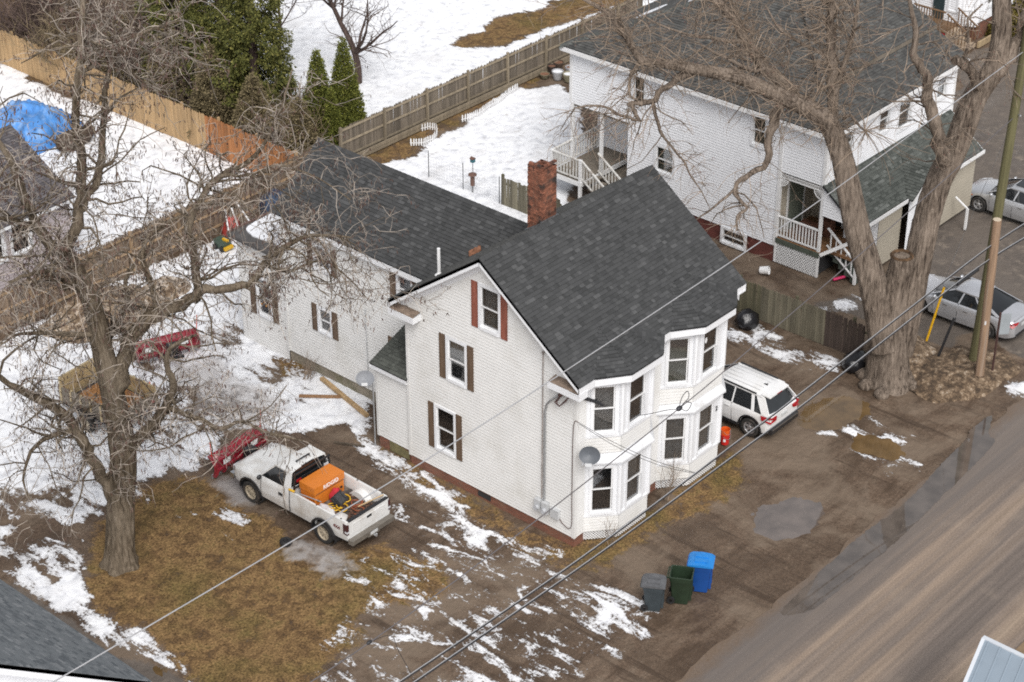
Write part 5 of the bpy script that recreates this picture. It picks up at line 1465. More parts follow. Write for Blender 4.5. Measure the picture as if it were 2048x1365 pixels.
# ================================================================ fences
def fence_wood(name, col, rand=0.25):
    return mat(name, col, 0.92, 0.25, 5.0, bump=0.3, bscale=20, rand=rand, stretch=(1, 1, 0.12))
def picket_mesh(name, w, h, m, t=0.018, tip=0.07):
    mb_ = MB()
    prof = [(-w / 2, 0), (w / 2, 0), (w / 2, h - tip), (0.0, h), (-w / 2, h - tip)]
    mb_.prism([(x_, -t / 2, z_) for x_, z_ in prof], (0, t, 0))
    return mb_.mesh('picket', m)
def fence(name, label, a, b, h, m, mp, w=0.095, gap=0.004, side=1, post_step=2.44, rails=(0.35, 1.0, 1.6), tip=0.07, sections=None, jit=0.02, rng=random.Random(3), post_h=0.0, lean=0.0):
    """a, b ends on the ground; pickets are single parts; rails and posts stand on the given side"""
    a, b = Vector((*a, 0)), Vector((*b, 0))
    d = (b - a).normalized(); ln = (b - a).length
    nrm = Vector((-d.y, d.x, 0)) * side
    th = math.atan2(d.y, d.x)
    t = thing(name, label, 'fence', a)
    ms = {}
    n_ = int(ln / (w + gap))
    for i in range(n_):
        s = (i + 0.5) * (w + gap)
        mm = m
        if sections:
            for s0, s1, m2 in sections:
                if s0 <= s < s1: mm = m2
        k = (mm.name, rng.randint(0, 2))
        if k not in ms: ms[k] = picket_mesh('picket', w, h * (1 - 0.012 * k[1]), mm, tip=tip)
        mobj('picket', ms[k], t, d * s + Z * rng.uniform(-jit, jit) - Z * 0.03, (rng.uniform(-0.01, 0.01) + lean, rng.uniform(-0.012, 0.012), th + rng.uniform(-0.03, 0.03)))
    for z_ in rails:
        mb_ = MB(); mb_.bar(nrm * 0.035 + Z * z_, d * ln + nrm * 0.035 + Z * z_, 0.04, 0.085); mb_.build('rail', mp, t)
    k = int(ln / post_step)
    pm = MB(); pm.box(-0.05, -0.05, -0.3, 0.05, 0.05, h + post_h); pmesh = pm.mesh('post', mp)
    for i in range(k + 1):
        mobj('post', pmesh, t, d * min(ln, i * post_step) + nrm * 0.11, (rng.uniform(-0.015, 0.015), rng.uniform(-0.02, 0.02), th))
    return t
F_TAN = fence_wood('new_cedar', (0.42, 0.28, 0.145), 0.14); F_OR = fence_wood('orange_cedar', (0.34, 0.145, 0.055), 0.25)
F_BR = fence_wood('brown_fence_wood', (0.185, 0.135, 0.095)); F_BRP = fence_wood('fence_post_wood', (0.29, 0.20, 0.12))
F_GR = fence_wood('grey_fence_wood', (0.155, 0.128, 0.098)); F_GRP = fence_wood('grey_post_wood', (0.25, 0.205, 0.145))
F_OLD = fence_wood('lichen_fence_wood', (0.115, 0.105, 0.065)); F_OLD2 = fence_wood('silver_fence_wood', (0.165, 0.148, 0.105)); F_DK = fence_wood('wet_dark_wood', (0.075, 0.055, 0.045))
fence('picket_fence', 'tall tan cedar stockade fence with orange stretch below the evergreens', (11.4, 24.75), (11.4, 46.0), 1.85, F_TAN, F_TAN, side=-1, sections=[(0, 5.6, F_OR)], rails=(0.3, 1.5))
fence('picket_fence', 'brown stockade fence with lighter posts between the yard and the lavender house', (-7.5, 24.3), (12.2, 24.45), 1.85, F_BR, F_BRP, side=-1, rails=(0.3, 0.95, 1.6))
wf = fence('picket_fence', 'weathered grey stockade fence between the snowy yard and the open field', (14.25, 25.05), (35.5, 25.05), 1.78, F_GR, F_GRP, w=0.105, side=-1, post_step=2.72, post_h=0.06)
for z_ in (0.10, 0.26):
    mb = MB(); mb.box(0, -0.22, z_ - 0.075, 21.2, -0.17, z_ + 0.065); mb.build('base_board', F_GRP, wf)
fence('picket_fence', 'old lichen green board fence with dark stained end beside the driveway', (15.48, 4.85), (15.62, -0.75), 1.5, F_OLD2, F_OLD, w=0.092, gap=0.012, side=1, post_step=2.5, rails=(0.3, 1.1), tip=0.06, sections=[(0, 1.0, F_OLD), (3.9, 9, F_DK)], lean=0.02)
fence('picket_fence', 'short grey board fence standing behind the brick chimney', (16.15, 17.4), (16.2, 14.2), 1.35, F_OLD2, F_OLD, w=0.14, gap=0.012, side=1, rails=(0.3, 1.0), tip=0.01, jit=0.06)
# white garden edging
def edging(label, pts):
    t = thing('garden_edging', label, 'edging', (*pts[0], 0), group='white garden edging')
    P = [Vector((*p, 0)) - Vector((*pts[0], 0)) for p in pts]
    me_ = None
    for p, q in zip(P, P[1:]):
        L_ = (q - p).length; k = max(1, int(L_ / 0.105))
        for i in range(k):
            if me_ is None: me_ = picket_mesh('picket', 0.062, 0.36, M_WHITE, 0.012, 0.05)
            mobj('picket', me_, t, p.lerp(q, (i + 0.5) / k), (random.uniform(-.06, .06), random.uniform(-.06, .06), math.atan2((q - p).y, (q - p).x)))
    mb_ = MB()
    for p, q in zip(P, P[1:]): mb_.bar(p + Z * 0.13, q + Z * 0.13, 0.014, 0.035)
    mb_.build('rail', M_WHITE, t, kind='stuff')
edging('white picket edging curled in a loop below the weathered fence', [(17.7, 24.15), (18.1, 23.75), (18.7, 23.68), (19.25, 23.95), (19.6, 24.35), (19.5, 24.7), (19.1, 24.8)])
edging('white picket edging in a long wavy row below the weathered fence', [(21.0, 24.1), (21.5, 23.95), (22.1, 23.95), (22.9, 24.15), (23.8, 24.2), (24.6, 24.45), (25.4, 24.55)])

# ================================================================ vehicles
def paint(name, col, rough=0.3, metal=0.0, dirt=None):
    return mat(name, col, rough, 0.04, 2.0, metal=metal, coat=0.6, dirt=dirt, dscale=1.1, dpos=(0.5, 0.8))
M_TINT = mat('tinted_glass', (0.012, 0.014, 0.016), 0.04, 0.3, 2.0, spec=0.8)
M_TYRE = mat('tyre', (0.022, 0.021, 0.02), 0.85, 0.35, 6.0, dirt=(0.09, 0.07, 0.055), dscale=4, dpos=(0.5, 0.75))
M_ALLOY = mat('alloy_rim', (0.50, 0.50, 0.51), 0.35, 0.15, 6.0, metal=0.7)
M_STEELW = mat('muddy_steel_rim', (0.42, 0.36, 0.27), 0.6, 0.25, 5.0, metal=0.2)
M_RED = mat('red_lens', (0.33, 0.01, 0.015), 0.15, 0.1, 4.0); M_CLEARL = mat('clear_lens', (0.55, 0.56, 0.58), 0.1, 0.1, 5.0); M_AMBER = mat('amber_lens', (0.6, 0.16, 0.02), 0.2, 0.1, 4.0)
M_CHROME = mat('chrome', (0.6, 0.6, 0.6), 0.15, 0.1, 5.0, metal=0.9)
M_PLATE = mat('licence_plate', (0.55, 0.56, 0.56), 0.5, 0.25, 30.0)
WHEELS = {}
def wheel(parent, x_, y_, r, wdt, m, spokes=5, side=-1):
    key = (r, wdt, m.name, spokes)
    if key not in WHEELS:
        ty = MB(); h = wdt / 2
        ty.lathe([(r * 0.62, -h * 0.9), (r * 0.70, -h), (r * 0.93, -h * 0.97), (r, -h * 0.7), (r, h * 0.7), (r * 0.93, h * 0.97), (r * 0.70, h), (r * 0.62, h * 0.9)], 28)
        rm = MB()
        rm.lathe([(r * 0.64, -h * 0.2), (r * 0.64, h * 0.94), (r * 0.58, h * 0.90), (r * 0.55, h * 0.55)], 28)
        rm.lathe([(0.001, h * 0.75), (r * 0.14, h * 0.75), (r * 0.2, h * 0.6), (r * 0.2, h * 0.3)], 16)
        for k in range(spokes):
            an = 2 * math.pi * k / spokes
            d1 = Vector((math.cos(an), math.sin(an), 0)); d2 = Vector((-math.sin(an), math.cos(an), 0))
            wsp = r * (0.62 / spokes + 0.02)
            rm.prism([d1 * r * 0.12 + d2 * wsp * 0.8 + Z * h * 0.62, d1 * r * 0.60 + d2 * wsp + Z * h * 0.72, d1 * r * 0.60 - d2 * wsp + Z * h * 0.72, d1 * r * 0.12 - d2 * wsp * 0.8 + Z * h * 0.62], -Z * 0.03)
        hb = MB(); hb.lathe([(r * 0.60, h * 0.1), (0.001, h * 0.1)], 20)
        WHEELS[key] = (ty.mesh('tyre', M_TYRE, smooth=35, merge=1e-4), rm.mesh('rim', m), hb.mesh('brake_disc', M_DARK))
    ty, rm, hb = WHEELS[key]
    rot = (0, side * math.pi / 2, 0)
    w_ = mobj('wheel', ty, parent, (x_, y_, r), rot)
    mobj('rim', rm, w_); mobj('brake_disc', hb, w_)
    return w_

def interp(tab, y):
    if y <= tab[0][0]: return tab[0][1]
    for (a, va), (b, vb) in zip(tab, tab[1:]):
        if y <= b:
            t = (y - a) / (b - a) if b > a else 1.0
            return va + (vb - va) * t
    return tab[-1][1]

def body_loft(name, parent, m, ys, hw, zl, zs, zt, extra=None, mlow=None, cut=None):
    """lower body: half width, sill, shoulder and centre-line height along the length"""
    mb_ = MB()
    rows = []
    for y in ys:
        w, l, s, t = hw(y), zl(y), zs(y), zt(y)
        l = min(l, s - 0.05)
        mid = max(l + 0.01, l + (s - l) * 0.35)
        prof = [(w * 0.955, l), (w * 0.995, max(l + 0.005, mid - 0.06)), (w, mid), (w * 0.985, l + (s - l) * 0.72), (w * 0.965, s - 0.05), (w * 0.92, s), (w * 0.72, s + (t - s) * 0.6), (w * 0.38, s + (t - s) * 0.93), (0, t)]
        if cut and cut[0] <= y <= cut[1]:
            fl = cut[2]
            prof = prof[:4] + [(w * 0.975, s), (w * 0.905, s), (w * 0.88, s - 0.06), (w * 0.88, fl), (0, fl)]
        rows.append([(x_, y, z_) for x_, z_ in prof] + [(-x_, y, z_) for x_, z_ in prof[-2::-1]])
    n_ = len(rows[0])
    vs = [p for r in rows for p in r]
    fs = []
    for i in range(len(rows) - 1):
        for j in range(n_ - 1):
            fs.append((i * n_ + j, i * n_ + j + 1, (i + 1) * n_ + j + 1, (i + 1) * n_ + j))
    fs.append(tuple(range(n_ - 1, -1, -1))); fs.append(tuple((len(rows) - 1) * n_ + j for j in range(n_)))
    mb_.raw(vs, fs)
    return mb_.build(name, m, parent, smooth=38)

def arch_fn(base, axles, r):
    def f(y):
        z = interp(base, y)
        for ya in axles:
            d = abs(y - ya)
            if d < r: z = max(z, math.sqrt(r * r - d * d) + r * 0.86)
        return z
    return f

def arch_trim(parent, m, hw, axles, r, wdt=0.05, out=0.02):
    for ya in axles:
        for s in (-1, 1):
            mb_ = MB(); k = 14
            for i in range(k):
                t0, t1 = math.pi * i / k, math.pi * (i + 1) / k
                P = lambda t, rr, o: Vector((s * (hw(ya + rr * math.cos(t)) + o), ya + rr * math.cos(t), rr * math.sin(t) + r * 0.86))
                a, b, c_, d_ = P(t0, r, 0.0), P(t1, r, 0.0), P(t1, r + wdt, 0.0), P(t0, r + wdt, 0.0)
                o_ = Vector((s * out, 0, 0)); i_ = Vector((-s * 0.08, 0, 0))
                mb_.face([a + o_, b + o_, c_ + o_, d_ + o_]); mb_.face([a + i_, b + i_, b + o_, a + o_]); mb_.face([d_ + i_, c_ + i_, c_ + o_, d_ + o_])
            mb_.build('fender_flare', m, parent)
            mb_ = MB(); mb_.lathe([(r + 0.015, -0.17), (r + 0.015, 0.17)], 20, (s * (hw(ya) - 0.22), ya, r * 0.86), Matrix.Rotation(math.pi / 2, 3, 'Y'))
            mb_.face([(s * (hw(ya) - 0.39), ya + r * math.cos(t), r * 0.86 + r * math.sin(t)) for t in np.linspace(0, 2 * math.pi, 17)[:-1]])
            mb_.build('wheel_well', M_DARK, parent)

def greenhouse(parent, m, yb0, yb1, yr0, yr1, wb, wr, zb0, zb1, zr, pillars, crown=0.05, glass=None, dp=0.14):
    """cabin: yb0 rear glass foot, yb1 windscreen foot, yr0/yr1 rear and front roof edge; pillars = list of (y at belt, y at roof, width)"""
    glass = glass or M_TINT
    # roof skin
    mb_ = MB(); NXs, NYs = 8, 10
    vs = []
    for i in range(NYs + 1):
        y = yr0 + (yr1 - yr0) * i / NYs
        fy = math.sin(math.pi * i / NYs) ** 0.5
        for j in range(NXs + 1):
            u = -1 + 2 * j / NXs
            vs.append((u * wr * (0.97 + 0.03 * fy), y, zr - 0.045 * abs(u) ** 3 - crown * 0.6 * (1 - fy) + crown * 0.35 * (1 - u * u)))
    fs = [(i * (NXs + 1) + j, i * (NXs + 1) + j + 1, (i + 1) * (NXs + 1) + j + 1, (i + 1) * (NXs + 1) + j) for i in range(NYs) for j in range(NXs)]
    mb_.raw(vs, fs)
    top_row = lambda i: [Vector(vs[i * (NXs + 1) + j]) for j in range(NXs + 1)]
    mb_.build('roof_panel', m, parent, smooth=50)
    # screens
    for nm, row, yf, zf, sgn in (('windscreen', top_row(NYs), yb1, zb1, 1), ('rear_window', top_row(0), yb0, zb0, -1)):
        mb_ = MB(); k = len(row) - 1
        for j in range(k):
            b0 = Vector((row[j].x / wr * wb * 0.95, yf - sgn * 0.10 * abs(row[j].x / wr) ** 2, zf)); b1 = Vector((row[j + 1].x / wr * wb * 0.95, yf - sgn * 0.10 * abs(row[j + 1].x / wr) ** 2, zf))
            mb_.face([b0, b1, row[j + 1], row[j]])
        mb_.build(nm, glass, parent, smooth=60)
    # side glass and pillars
    for s in (-1, 1):
        bl = lambda y: Vector((s * wb, y, interp([(yb0, zb0), (yb1, zb1)], y)))
        tl = lambda y: Vector((s * wr * 0.985, y, zr - 0.045 - crown * 0.25))
        ps = [(yb0 - 0.0, yr0)] + [(p[0], p[1]) for p in pillars] + [(yb1, yr1)]
        for (a0, a1), (b0, b1) in zip(ps, ps[1:]):
            mb_ = MB(); mb_.face([bl(a0), bl(b0), tl(b1), tl(a1)]); mb_.build('side_window', glass, parent)
        o_ = Vector((s * 0.012, 0, 0))
        for y0_, y1_, w_ in [(yb0 + dp * 0.3, yr0 + dp * 0.3, dp)] + list(pillars) + [(yb1 - 0.03, yr1 - 0.02, 0.07)]:
            mb_ = MB(); a, b = bl(y0_) + o_, tl(y1_) + o_
            mb_.prism([a - Y * w_ / 2, a + Y * w_ / 2, b + Y * w_ / 2, b - Y * w_ / 2], -o_ * 3); mb_.build('pillar', m, parent)
        mb_ = MB(); mb_.bar(tl(yr0) + o_ * 0.6, tl(yr1) + o_ * 0.6, 0.05, 0.05); mb_.build('roof_rail', m, parent)

def seam(parent, pts, w=0.012):
    mb_ = MB()
    for a, b in zip(pts, pts[1:]): mb_.bar(a, b, w, w)
    mb_.build('door_seam', M_DARK, parent)

def mirror_pair(parent, m, x_, y_, z_):
    for s in (-1, 1):
        mb_ = MB(); mb_.ball((s * x_, y_, z_), 0.11, 10, 6, (0.9, 0.6, 0.75)); mb_.build('mirror', m, parent, smooth=50)

# ---- work pickup
def pickup(label, loc, rz, m, inner, group=None, rust=False):
    t = thing('pickup_truck', label, 'pickup', loc, rz, group)
    ax = (1.69, -1.69); R_ = 0.39
    hw = lambda y: interp([(-2.80, 0.955), (-2.4, 0.97), (1.0, 0.975), (2.1, 0.96), (2.5, 0.90), (2.62, 0.82)], y)
    zl = arch_fn([(-2.8, 0.58), (-1.2, 0.50), (1.2, 0.47), (2.62, 0.52)], ax, 0.475)
    zs = lambda y: interp([(-2.8, 1.30), (-0.2, 1.32), (1.15, 1.28), (1.35, 1.20), (2.35, 1.10), (2.55, 1.02), (2.62, 0.92)], y)
    zt = lambda y: interp([(-2.8, 1.30), (-0.17, 1.3), (1.1, 1.3), (1.35, 1.27), (2.3, 1.20), (2.52, 1.10), (2.62, 0.95)], y)
    ys = sorted(set([round(v, 3) for v in np.arange(-2.78, 2.63, 0.075)] + [-0.221, -0.22, -2.78, -2.70, -2.699]))
    body_loft('body', t, m, ys, hw, zl, zs, zt, cut=(-2.70, -0.221, 0.86))
    # cab
    greenhouse(t, m, -0.17, 1.22, -0.10, 0.62, 0.90, 0.74, 1.31, 1.27, 1.90, [(0.02, 0.02, 0.16)], crown=0.06)
    mb_ = MB(); mb_.box(-0.86, -0.20, 1.25, 0.86, -0.165, 1.34); mb_.build('cab_back', m, t)
    # bed
    mb_ = MB(); mb_.box(-0.86, -2.68, 0.862, 0.86, -0.23, 0.872); mb_.build('bed_floor', inner, t)
    for s in (-1, 1):
        mb_ = MB(); mb_.lathe([(0.46, -0.13), (0.46, 0.13), (0.0, 0.13)], 20, (s * 0.74, -1.69, 0.66), Matrix.Rotation(-s * math.pi / 2, 3, 'Y')); mb_.build('wheel_house', m, t, smooth=40)
    mb_ = MB(); mb_.box(-0.86, -2.80, 0.66, 0.86, -2.71, 1.29); mb_.box(-0.70, -2.815, 0.80, 0.70, -2.80, 1.16)
    tg = mb_.build('tailgate', m, t)
    mb_ = MB(); mb_.box(-0.87, -2.81, 1.285, 0.87, -2.69, 1.315); mb_.build('tailgate_cap', M_BLACKP, tg)
    mb_ = MB(); mb_.box(-0.1, -2.832, 1.06, 0.1, -2.815, 1.13); mb_.build('handle', M_BLACKP, tg)
    # rails cap holes
    for s in (-1, 1):
        for y_ in (-2.5, -1.4, -0.4):
            mb_ = MB(); mb_.box(s * 0.905 - 0.02, y_ - 0.03, 1.318, s * 0.905 + 0.02, y_ + 0.03, 1.325); mb_.build('stake_pocket', M_DARK, t)
    # rear bumper, plate, lights
    mb_ = MB(); mb_.box(-0.93, -3.0, 0.50, 0.93, -2.80, 0.66); mb_.box(-0.25, -3.01, 0.46, 0.25, -2.84, 0.6)
    bmp = mb_.build('rear_bumper', mat('dull_bumper', (0.20, 0.18, 0.155), 0.5, 0.25, 4.0, metal=0.4), t)
    mb_ = MB(); mb_.box(-0.16, -3.018, 0.52, 0.16, -3.011, 0.63); mb_.build('licence_plate', M_PLATE, bmp)
    mb_ = MB(); mb_.cyl((0, -3.0, 0.46), (0, -3.12, 0.46), 0.04, 8); mb_.ball((0, -3.12, 0.53), 0.03, 8, 6); mb_.build('tow_hitch', M_METAL, bmp)
    for s in (-1, 1):
        mb_ = MB(); mb_.box(min(s * 0.88, s * 0.962), -2.80, 0.82, max(s * 0.88, s * 0.962), -2.62, 1.20); tl_ = mb_.build('tail_light', mat('smoked_red_lens', (0.05, 0.012, 0.012), 0.2, 0.2, 6.0), t)
        mb_ = MB(); mb_.box(min(s * 0.86, s * 0.968), -2.803, 0.88, max(s * 0.86, s * 0.968), -2.70, 0.95); mb_.build('reversing_lens', M_CLEARL, tl_)
        mb_ = MB(); mb_.box(min(s * 0.5, s * 0.86), 2.50, 0.86, max(s * 0.5, s * 0.86), 2.585, 1.02); mb_.build('headlight', M_CLEARL, t)
        mb_ = MB(); mb_.box(s * 0.975 - 0.008, 0.12, 0.96, s * 0.975 + 0.008, 0.30, 1.06); mb_.build('door_handle', M_BLACKP, t)
        seam(t, [(s * 0.972, 0.03, 0.52), (s * 0.978, 0.03, 0.9), (s * 0.94, 0.03, 1.3)]); seam(t, [(s * 0.972, 1.15, 0.52), (s * 0.978, 1.15, 0.9), (s * 0.935, 1.12, 1.27)]); seam(t, [(s * 0.972, -0.2, 0.52), (s * 0.978, -0.2, 0.9), (s * 0.94, -0.2, 1.31)], 0.02)
    mb_ = MB(); mb_.box(-0.9, 2.56, 0.50, 0.9, 2.72, 0.70); mb_.build('front_bumper', M_CHROME, t)
    mb_ = MB(); mb_.box(-0.5, 2.55, 0.74, 0.5, 2.60, 1.0); mb_.build('grille', M_BLACKP, t)
    arch_trim(t, M_BLACKP, hw, ax, 0.475, 0.06, 0.03)
    mirror_pair(t, M_BLACKP, 1.06, 1.08, 1.32)
    # light bar and brake lamp over the rear window
    mb_ = MB(); mb_.box(-0.3, 0.10, 1.965, 0.3, 0.15, 1.99); mb_.box(-0.28, 0.115, 1.92, -0.25, 0.135, 1.97); mb_.box(0.25, 0.115, 1.92, 0.28, 0.135, 1.97); mb_.build('roof_light_bar', M_BLACKP, t)
    mb_ = MB(); mb_.box(-0.25, -0.13, 1.875, 0.25, -0.09, 1.905); mb_.build('brake_lamp', M_BLACKP, t)
    # headache rack
    mb_ = MB()
    for z_ in (1.36, 1.62, 1.84): mb_.bar((-0.80, -0.27, z_), (0.80, -0.27, z_), 0.04, 0.05)
    for x_ in (-0.8, 0.8): mb_.bar((x_, -0.27, 1.3), (x_ * 0.93, -0.27, 1.86), 0.05, 0.05)
    rk = mb_.build('cab_guard', M_BLACKP, t)
    for s in (-1, 1):
        mb_ = MB(); mb_.box(s * 0.6 - 0.1, -0.31, 1.56, s * 0.6 + 0.1, -0.29, 1.65); mb_.build('work_lamp', M_RED if s < 0 else M_CLEARL, rk)
    for y_ in ax:
        for s in (-1, 1): wheel(t, s * 0.84, y_, R_, 0.27, M_STEELW, 8, s)
    # chassis
    mb_ = MB(); mb_.box(-0.8, -2.6, 0.42, 0.8, 2.4, 0.56); mb_.build('chassis', M_DARK, t)
    return t
WH_DIRTY = paint('muddy_white_paint', (0.70, 0.70, 0.69), 0.35, dirt=(0.40, 0.35, 0.29))
TRX, TRY = -4.10, 7.79
truck = pickup('dirty white work pickup with snow plow mounted and loaded open bed', (TRX, TRY, -0.02), 0, WH_DIRTY, mat('worn_bed_liner', (0.07, 0.06, 0.055), 0.8, 0.5, 4.0, dirt=(0.30, 0.25, 0.2), dscale=3))
def text_part(name, body, size, parent, m, loc, rot, ext=0.004, align='CENTER', bold=0.0):
    cu_ = bpy.data.curves.new(name, 'FONT'); cu_.body = body; cu_.size = size; cu_.extrude = ext; cu_.align_x = align; cu_.offset = bold
    tmp = bpy.data.objects.new(name, cu_); COL.objects.link(tmp)
    dg = bpy.context.evaluated_depsgraph_get()
    me_ = bpy.data.meshes.new_from_object(tmp.evaluated_get(dg))
    bpy.data.objects.remove(tmp)
    me_.materials.clear(); me_.materials.append(m)
    return mobj(name, me_, parent, loc, rot)
text_part('badge', '4X4', 0.17, truck, mat('dark_red_decal', (0.13, 0.02, 0.02), 0.4, 0.1, 3.0), (-0.975, -2.34, 0.92), (R(90), 0, R(-90)), 0.004, bold=0.004)

text_part('house_number', '2', 0.26, house, M_BLACKP, (6.36, -0.745, 2.34), (R(90), 0, 0), 0.006)
mb = MB(); mb.lathe([(0.001, 0.0), (0.085, 0.0)], 14, (5.56, -0.722, 5.38), Matrix.Rotation(math.pi / 2, 3, 'X') @ Matrix.Diagonal((0.8, 1.25, 1)).to_3x3()); mb.build('window_sticker', M_WHITE, house)
# snow plow blade, built once and used twice
M_PLOW = mat('plow_red', (0.30, 0.018, 0.035), 0.4, 0.15, 2.0, coat=0.4, dirt=(0.16, 0.05, 0.05), dscale=2.0)
def plow(label, loc, rz, mounted):
    t = thing('snow_plow', label, 'snow plow', loc, rz, 'red snow plows')
    mb_ = MB(); k = 8
    prof = []
    for i in range(k + 1):
        a = R(-50 + 115 * i / k)
        prof.append((0.52 - 0.52 * math.cos(a), 0.40 + 0.46 * math.sin(a)))
    rows = [[(x_, yv_, zv_) for yv_, zv_ in prof] for x_ in np.linspace(-1.18, 1.18, 5)]
    vs = [p for r in rows for p in r]; n_ = k + 1
    mb_.raw(vs, [(i * n_ + j, i * n_ + j + 1, (i + 1) * n_ + j + 1, (i + 1) * n_ + j) for i in range(4) for j in range(k)])
    b_ = mb_.build('mouldboard', M_PLOW, t, smooth=50)
    sol = b_.modifiers.new('thickness', 'SOLIDIFY'); sol.thickness = 0.025
    for x_ in np.linspace(-1.15, 1.15, 7):
        m2 = MB(); m2.prism([(x_ - 0.015, y_ - 0.03, z_) for y_, z_ in prof] + [(x_ - 0.015, y_ - 0.16, z_) for y_, z_ in prof[::-1]], (0.03, 0, 0)); m2.build('rib', M_PLOW, t)
    m2 = MB(); m2.bar((-1.16, -0.12, 0.78), (1.16, -0.12, 0.78), 0.1, 0.06); m2.bar((-1.16, -0.13, 0.42), (1.16, -0.13, 0.42), 0.08, 0.06); m2.build('brace', M_PLOW, t)
    m2 = MB(); m2.bar((-1.2, 0.16, 0.05), (1.2, 0.16, 0.05), 0.03, 0.16); m2.build('cutting_edge', M_METAL, t)
    for s in (-1, 1):
        m2 = MB(); m2.cyl((s * 1.15, 0.12, 0.85), (s * 1.2, 0.1, 1.45), 0.018, 6); m2.build('marker_rod', mat('orange_red_rod', (0.6, 0.06, 0.03), 0.4, 0.1, 3.0), t)
    m2 = MB(); m2.bar((-0.35, -0.15, 0.35), (-0.2, -0.95, 0.5), 0.08, 0.08); m2.bar((0.35, -0.15, 0.35), (0.2, -0.95, 0.5), 0.08, 0.08); m2.bar((-0.3, -0.9, 0.5), (0.3, -0.9, 0.5), 0.08, 0.1); m2.box(-0.18, -0.7, 0.5, 0.18, -0.35, 0.85); m2.build('mount_frame', M_BLACKP, t)
    for x_ in (-0.75, 0.55):
        m2 = MB(); m2.obox((x_, -0.165, 0.62), (0.16, 0, 0), (0, 0.004, 0), (0, 0, 0.09)); m2.build('decal', M_WHITE, t)
    return t
plow('red snow plow on the front of the white pickup', (TRX + 0.25, TRY + 3.55, 0.02), R(4), True)
plow('red snow plow parked on snow behind the big bare tree', (-1.0, 18.35, 0.02), R(-22), False)

# load in the bed (each piece its own thing)
def at_truck(x_, y_, z_): return (TRX + x_, TRY + y_, z_ - 0.02)
M_ORANGE = mat('orange_enamel', (0.62, 0.19, 0.025), 0.4, 0.06, 3.0, dirt=(0.30, 0.12, 0.04), dscale=3, dpos=(0.58, 0.75))
ch = thing('tool_chest', 'orange steel job site chest across the pickup bed', 'tool chest', at_truck(0, -0.72, 0.87))
mb = MB(); mb.box(-0.64, -0.32, 0.02, 0.64, 0.32, 0.50); mb.build('chest_body', M_ORANGE, ch)
mb = MB(); mb.box(-0.66, -0.345, 0.505, 0.66, 0.345, 0.76); lid = mb.build('lid', M_ORANGE, ch)
mb = MB(); mb.box(-0.6, -0.352, 0.49, 0.6, -0.335, 0.504); mb.build('lid_gap', M_DARK, ch)
text_part('lettering', 'RIDGID', 0.20, lid, mat('white_lettering', (0.85, 0.85, 0.85), 0.5, 0.02, 2.0), (0.06, -0.347, 0.555), (R(90), 0, 0), 0.003, bold=0.004)
mb = MB(); mb.box(-0.55, -0.35, 0.2, -0.47, -0.32, 0.26); mb.box(0.47, -0.35, 0.2, 0.55, -0.32, 0.26); mb.build('latch', M_BLACKP, ch)
t = thing('tool_case', 'black plastic tool case tilted against the orange chest', 'case', at_truck(0.0, -1.42, 1.02)); t.rotation_euler = (R(38), R(8), R(18))
mb = MB(); mb.box(-0.27, -0.2, 0, 0.27, 0.2, 0.16); b_ = mb.build('shell', M_BLACKP, t)
mb = MB(); mb.box(-0.23, -0.16, 0.16, 0.1, 0.16, 0.175); mb.box(0.13, -0.1, 0.16, 0.23, 0.12, 0.19); mb.build('lid_panel', mat('charcoal_plastic', (0.045, 0.045, 0.048), 0.5, 0.2, 8.0), t)
def rumple(name, label, cat, loc, size, m, seed, n=14, group=None):
    """soft lumpy heap"""
    mb_ = MB(); mb_.ball((0, 0, 0), 1.0, n, 8)
    vs = []
    for v in mb_.v:
        q = Vector(v)
        k = 1 + 0.35 * mnoise.noise(q * 1.7 + Vector((seed * 3.1, 0, 0))) + 0.15 * mnoise.noise(q * 4.5 + Vector((0, seed, 0)))
        vs.append((q.x * k * size[0], q.y * k * size[1], max(0, (q.z * k + 0.55)) * size[2]))
    mb_.v = vs
    o_ = mb_.build(name, m, None, smooth=60, loc=loc)
    return tag(o_, label, cat, group)
rumple('duffel_bag', 'red bag beside the orange chest in the pickup bed', 'bag', at_truck(0.12, -1.18, 0.88), (0.22, 0.16, 0.26), mat('red_cloth', (0.42, 0.02, 0.03), 0.8, 0.3, 4.0), 2)
rumple('plastic_sheet', 'crumpled white plastic sheet along the pickup bed side', 'sheet', at_truck(-0.55, -1.45, 0.88), (0.24, 0.36, 0.12), mat('white_plastic', (0.62, 0.63, 0.66), 0.45, 0.2, 5.0), 4)
rumple('cement_sack', 'white paper sack near the tailgate of the pickup', 'sack', at_truck(-0.52, -2.05, 0.88), (0.22, 0.26, 0.10), mat('paper_sack', (0.6, 0.58, 0.56), 0.8, 0.25, 4.0), 8)
M_YEL = mat('yellow_strap', (0.62, 0.36, 0.02), 0.6, 0.15, 4.0)
def strap(label, pts, m, r=0.025, name='ratchet_strap'):
    mb_ = MB()
    mb_.tube(pts, r, 5)
    return tag(mb_.build(name, m, None, smooth=60), label, 'strap', 'straps and cords in the pickup bed')
rg = random.Random(4)
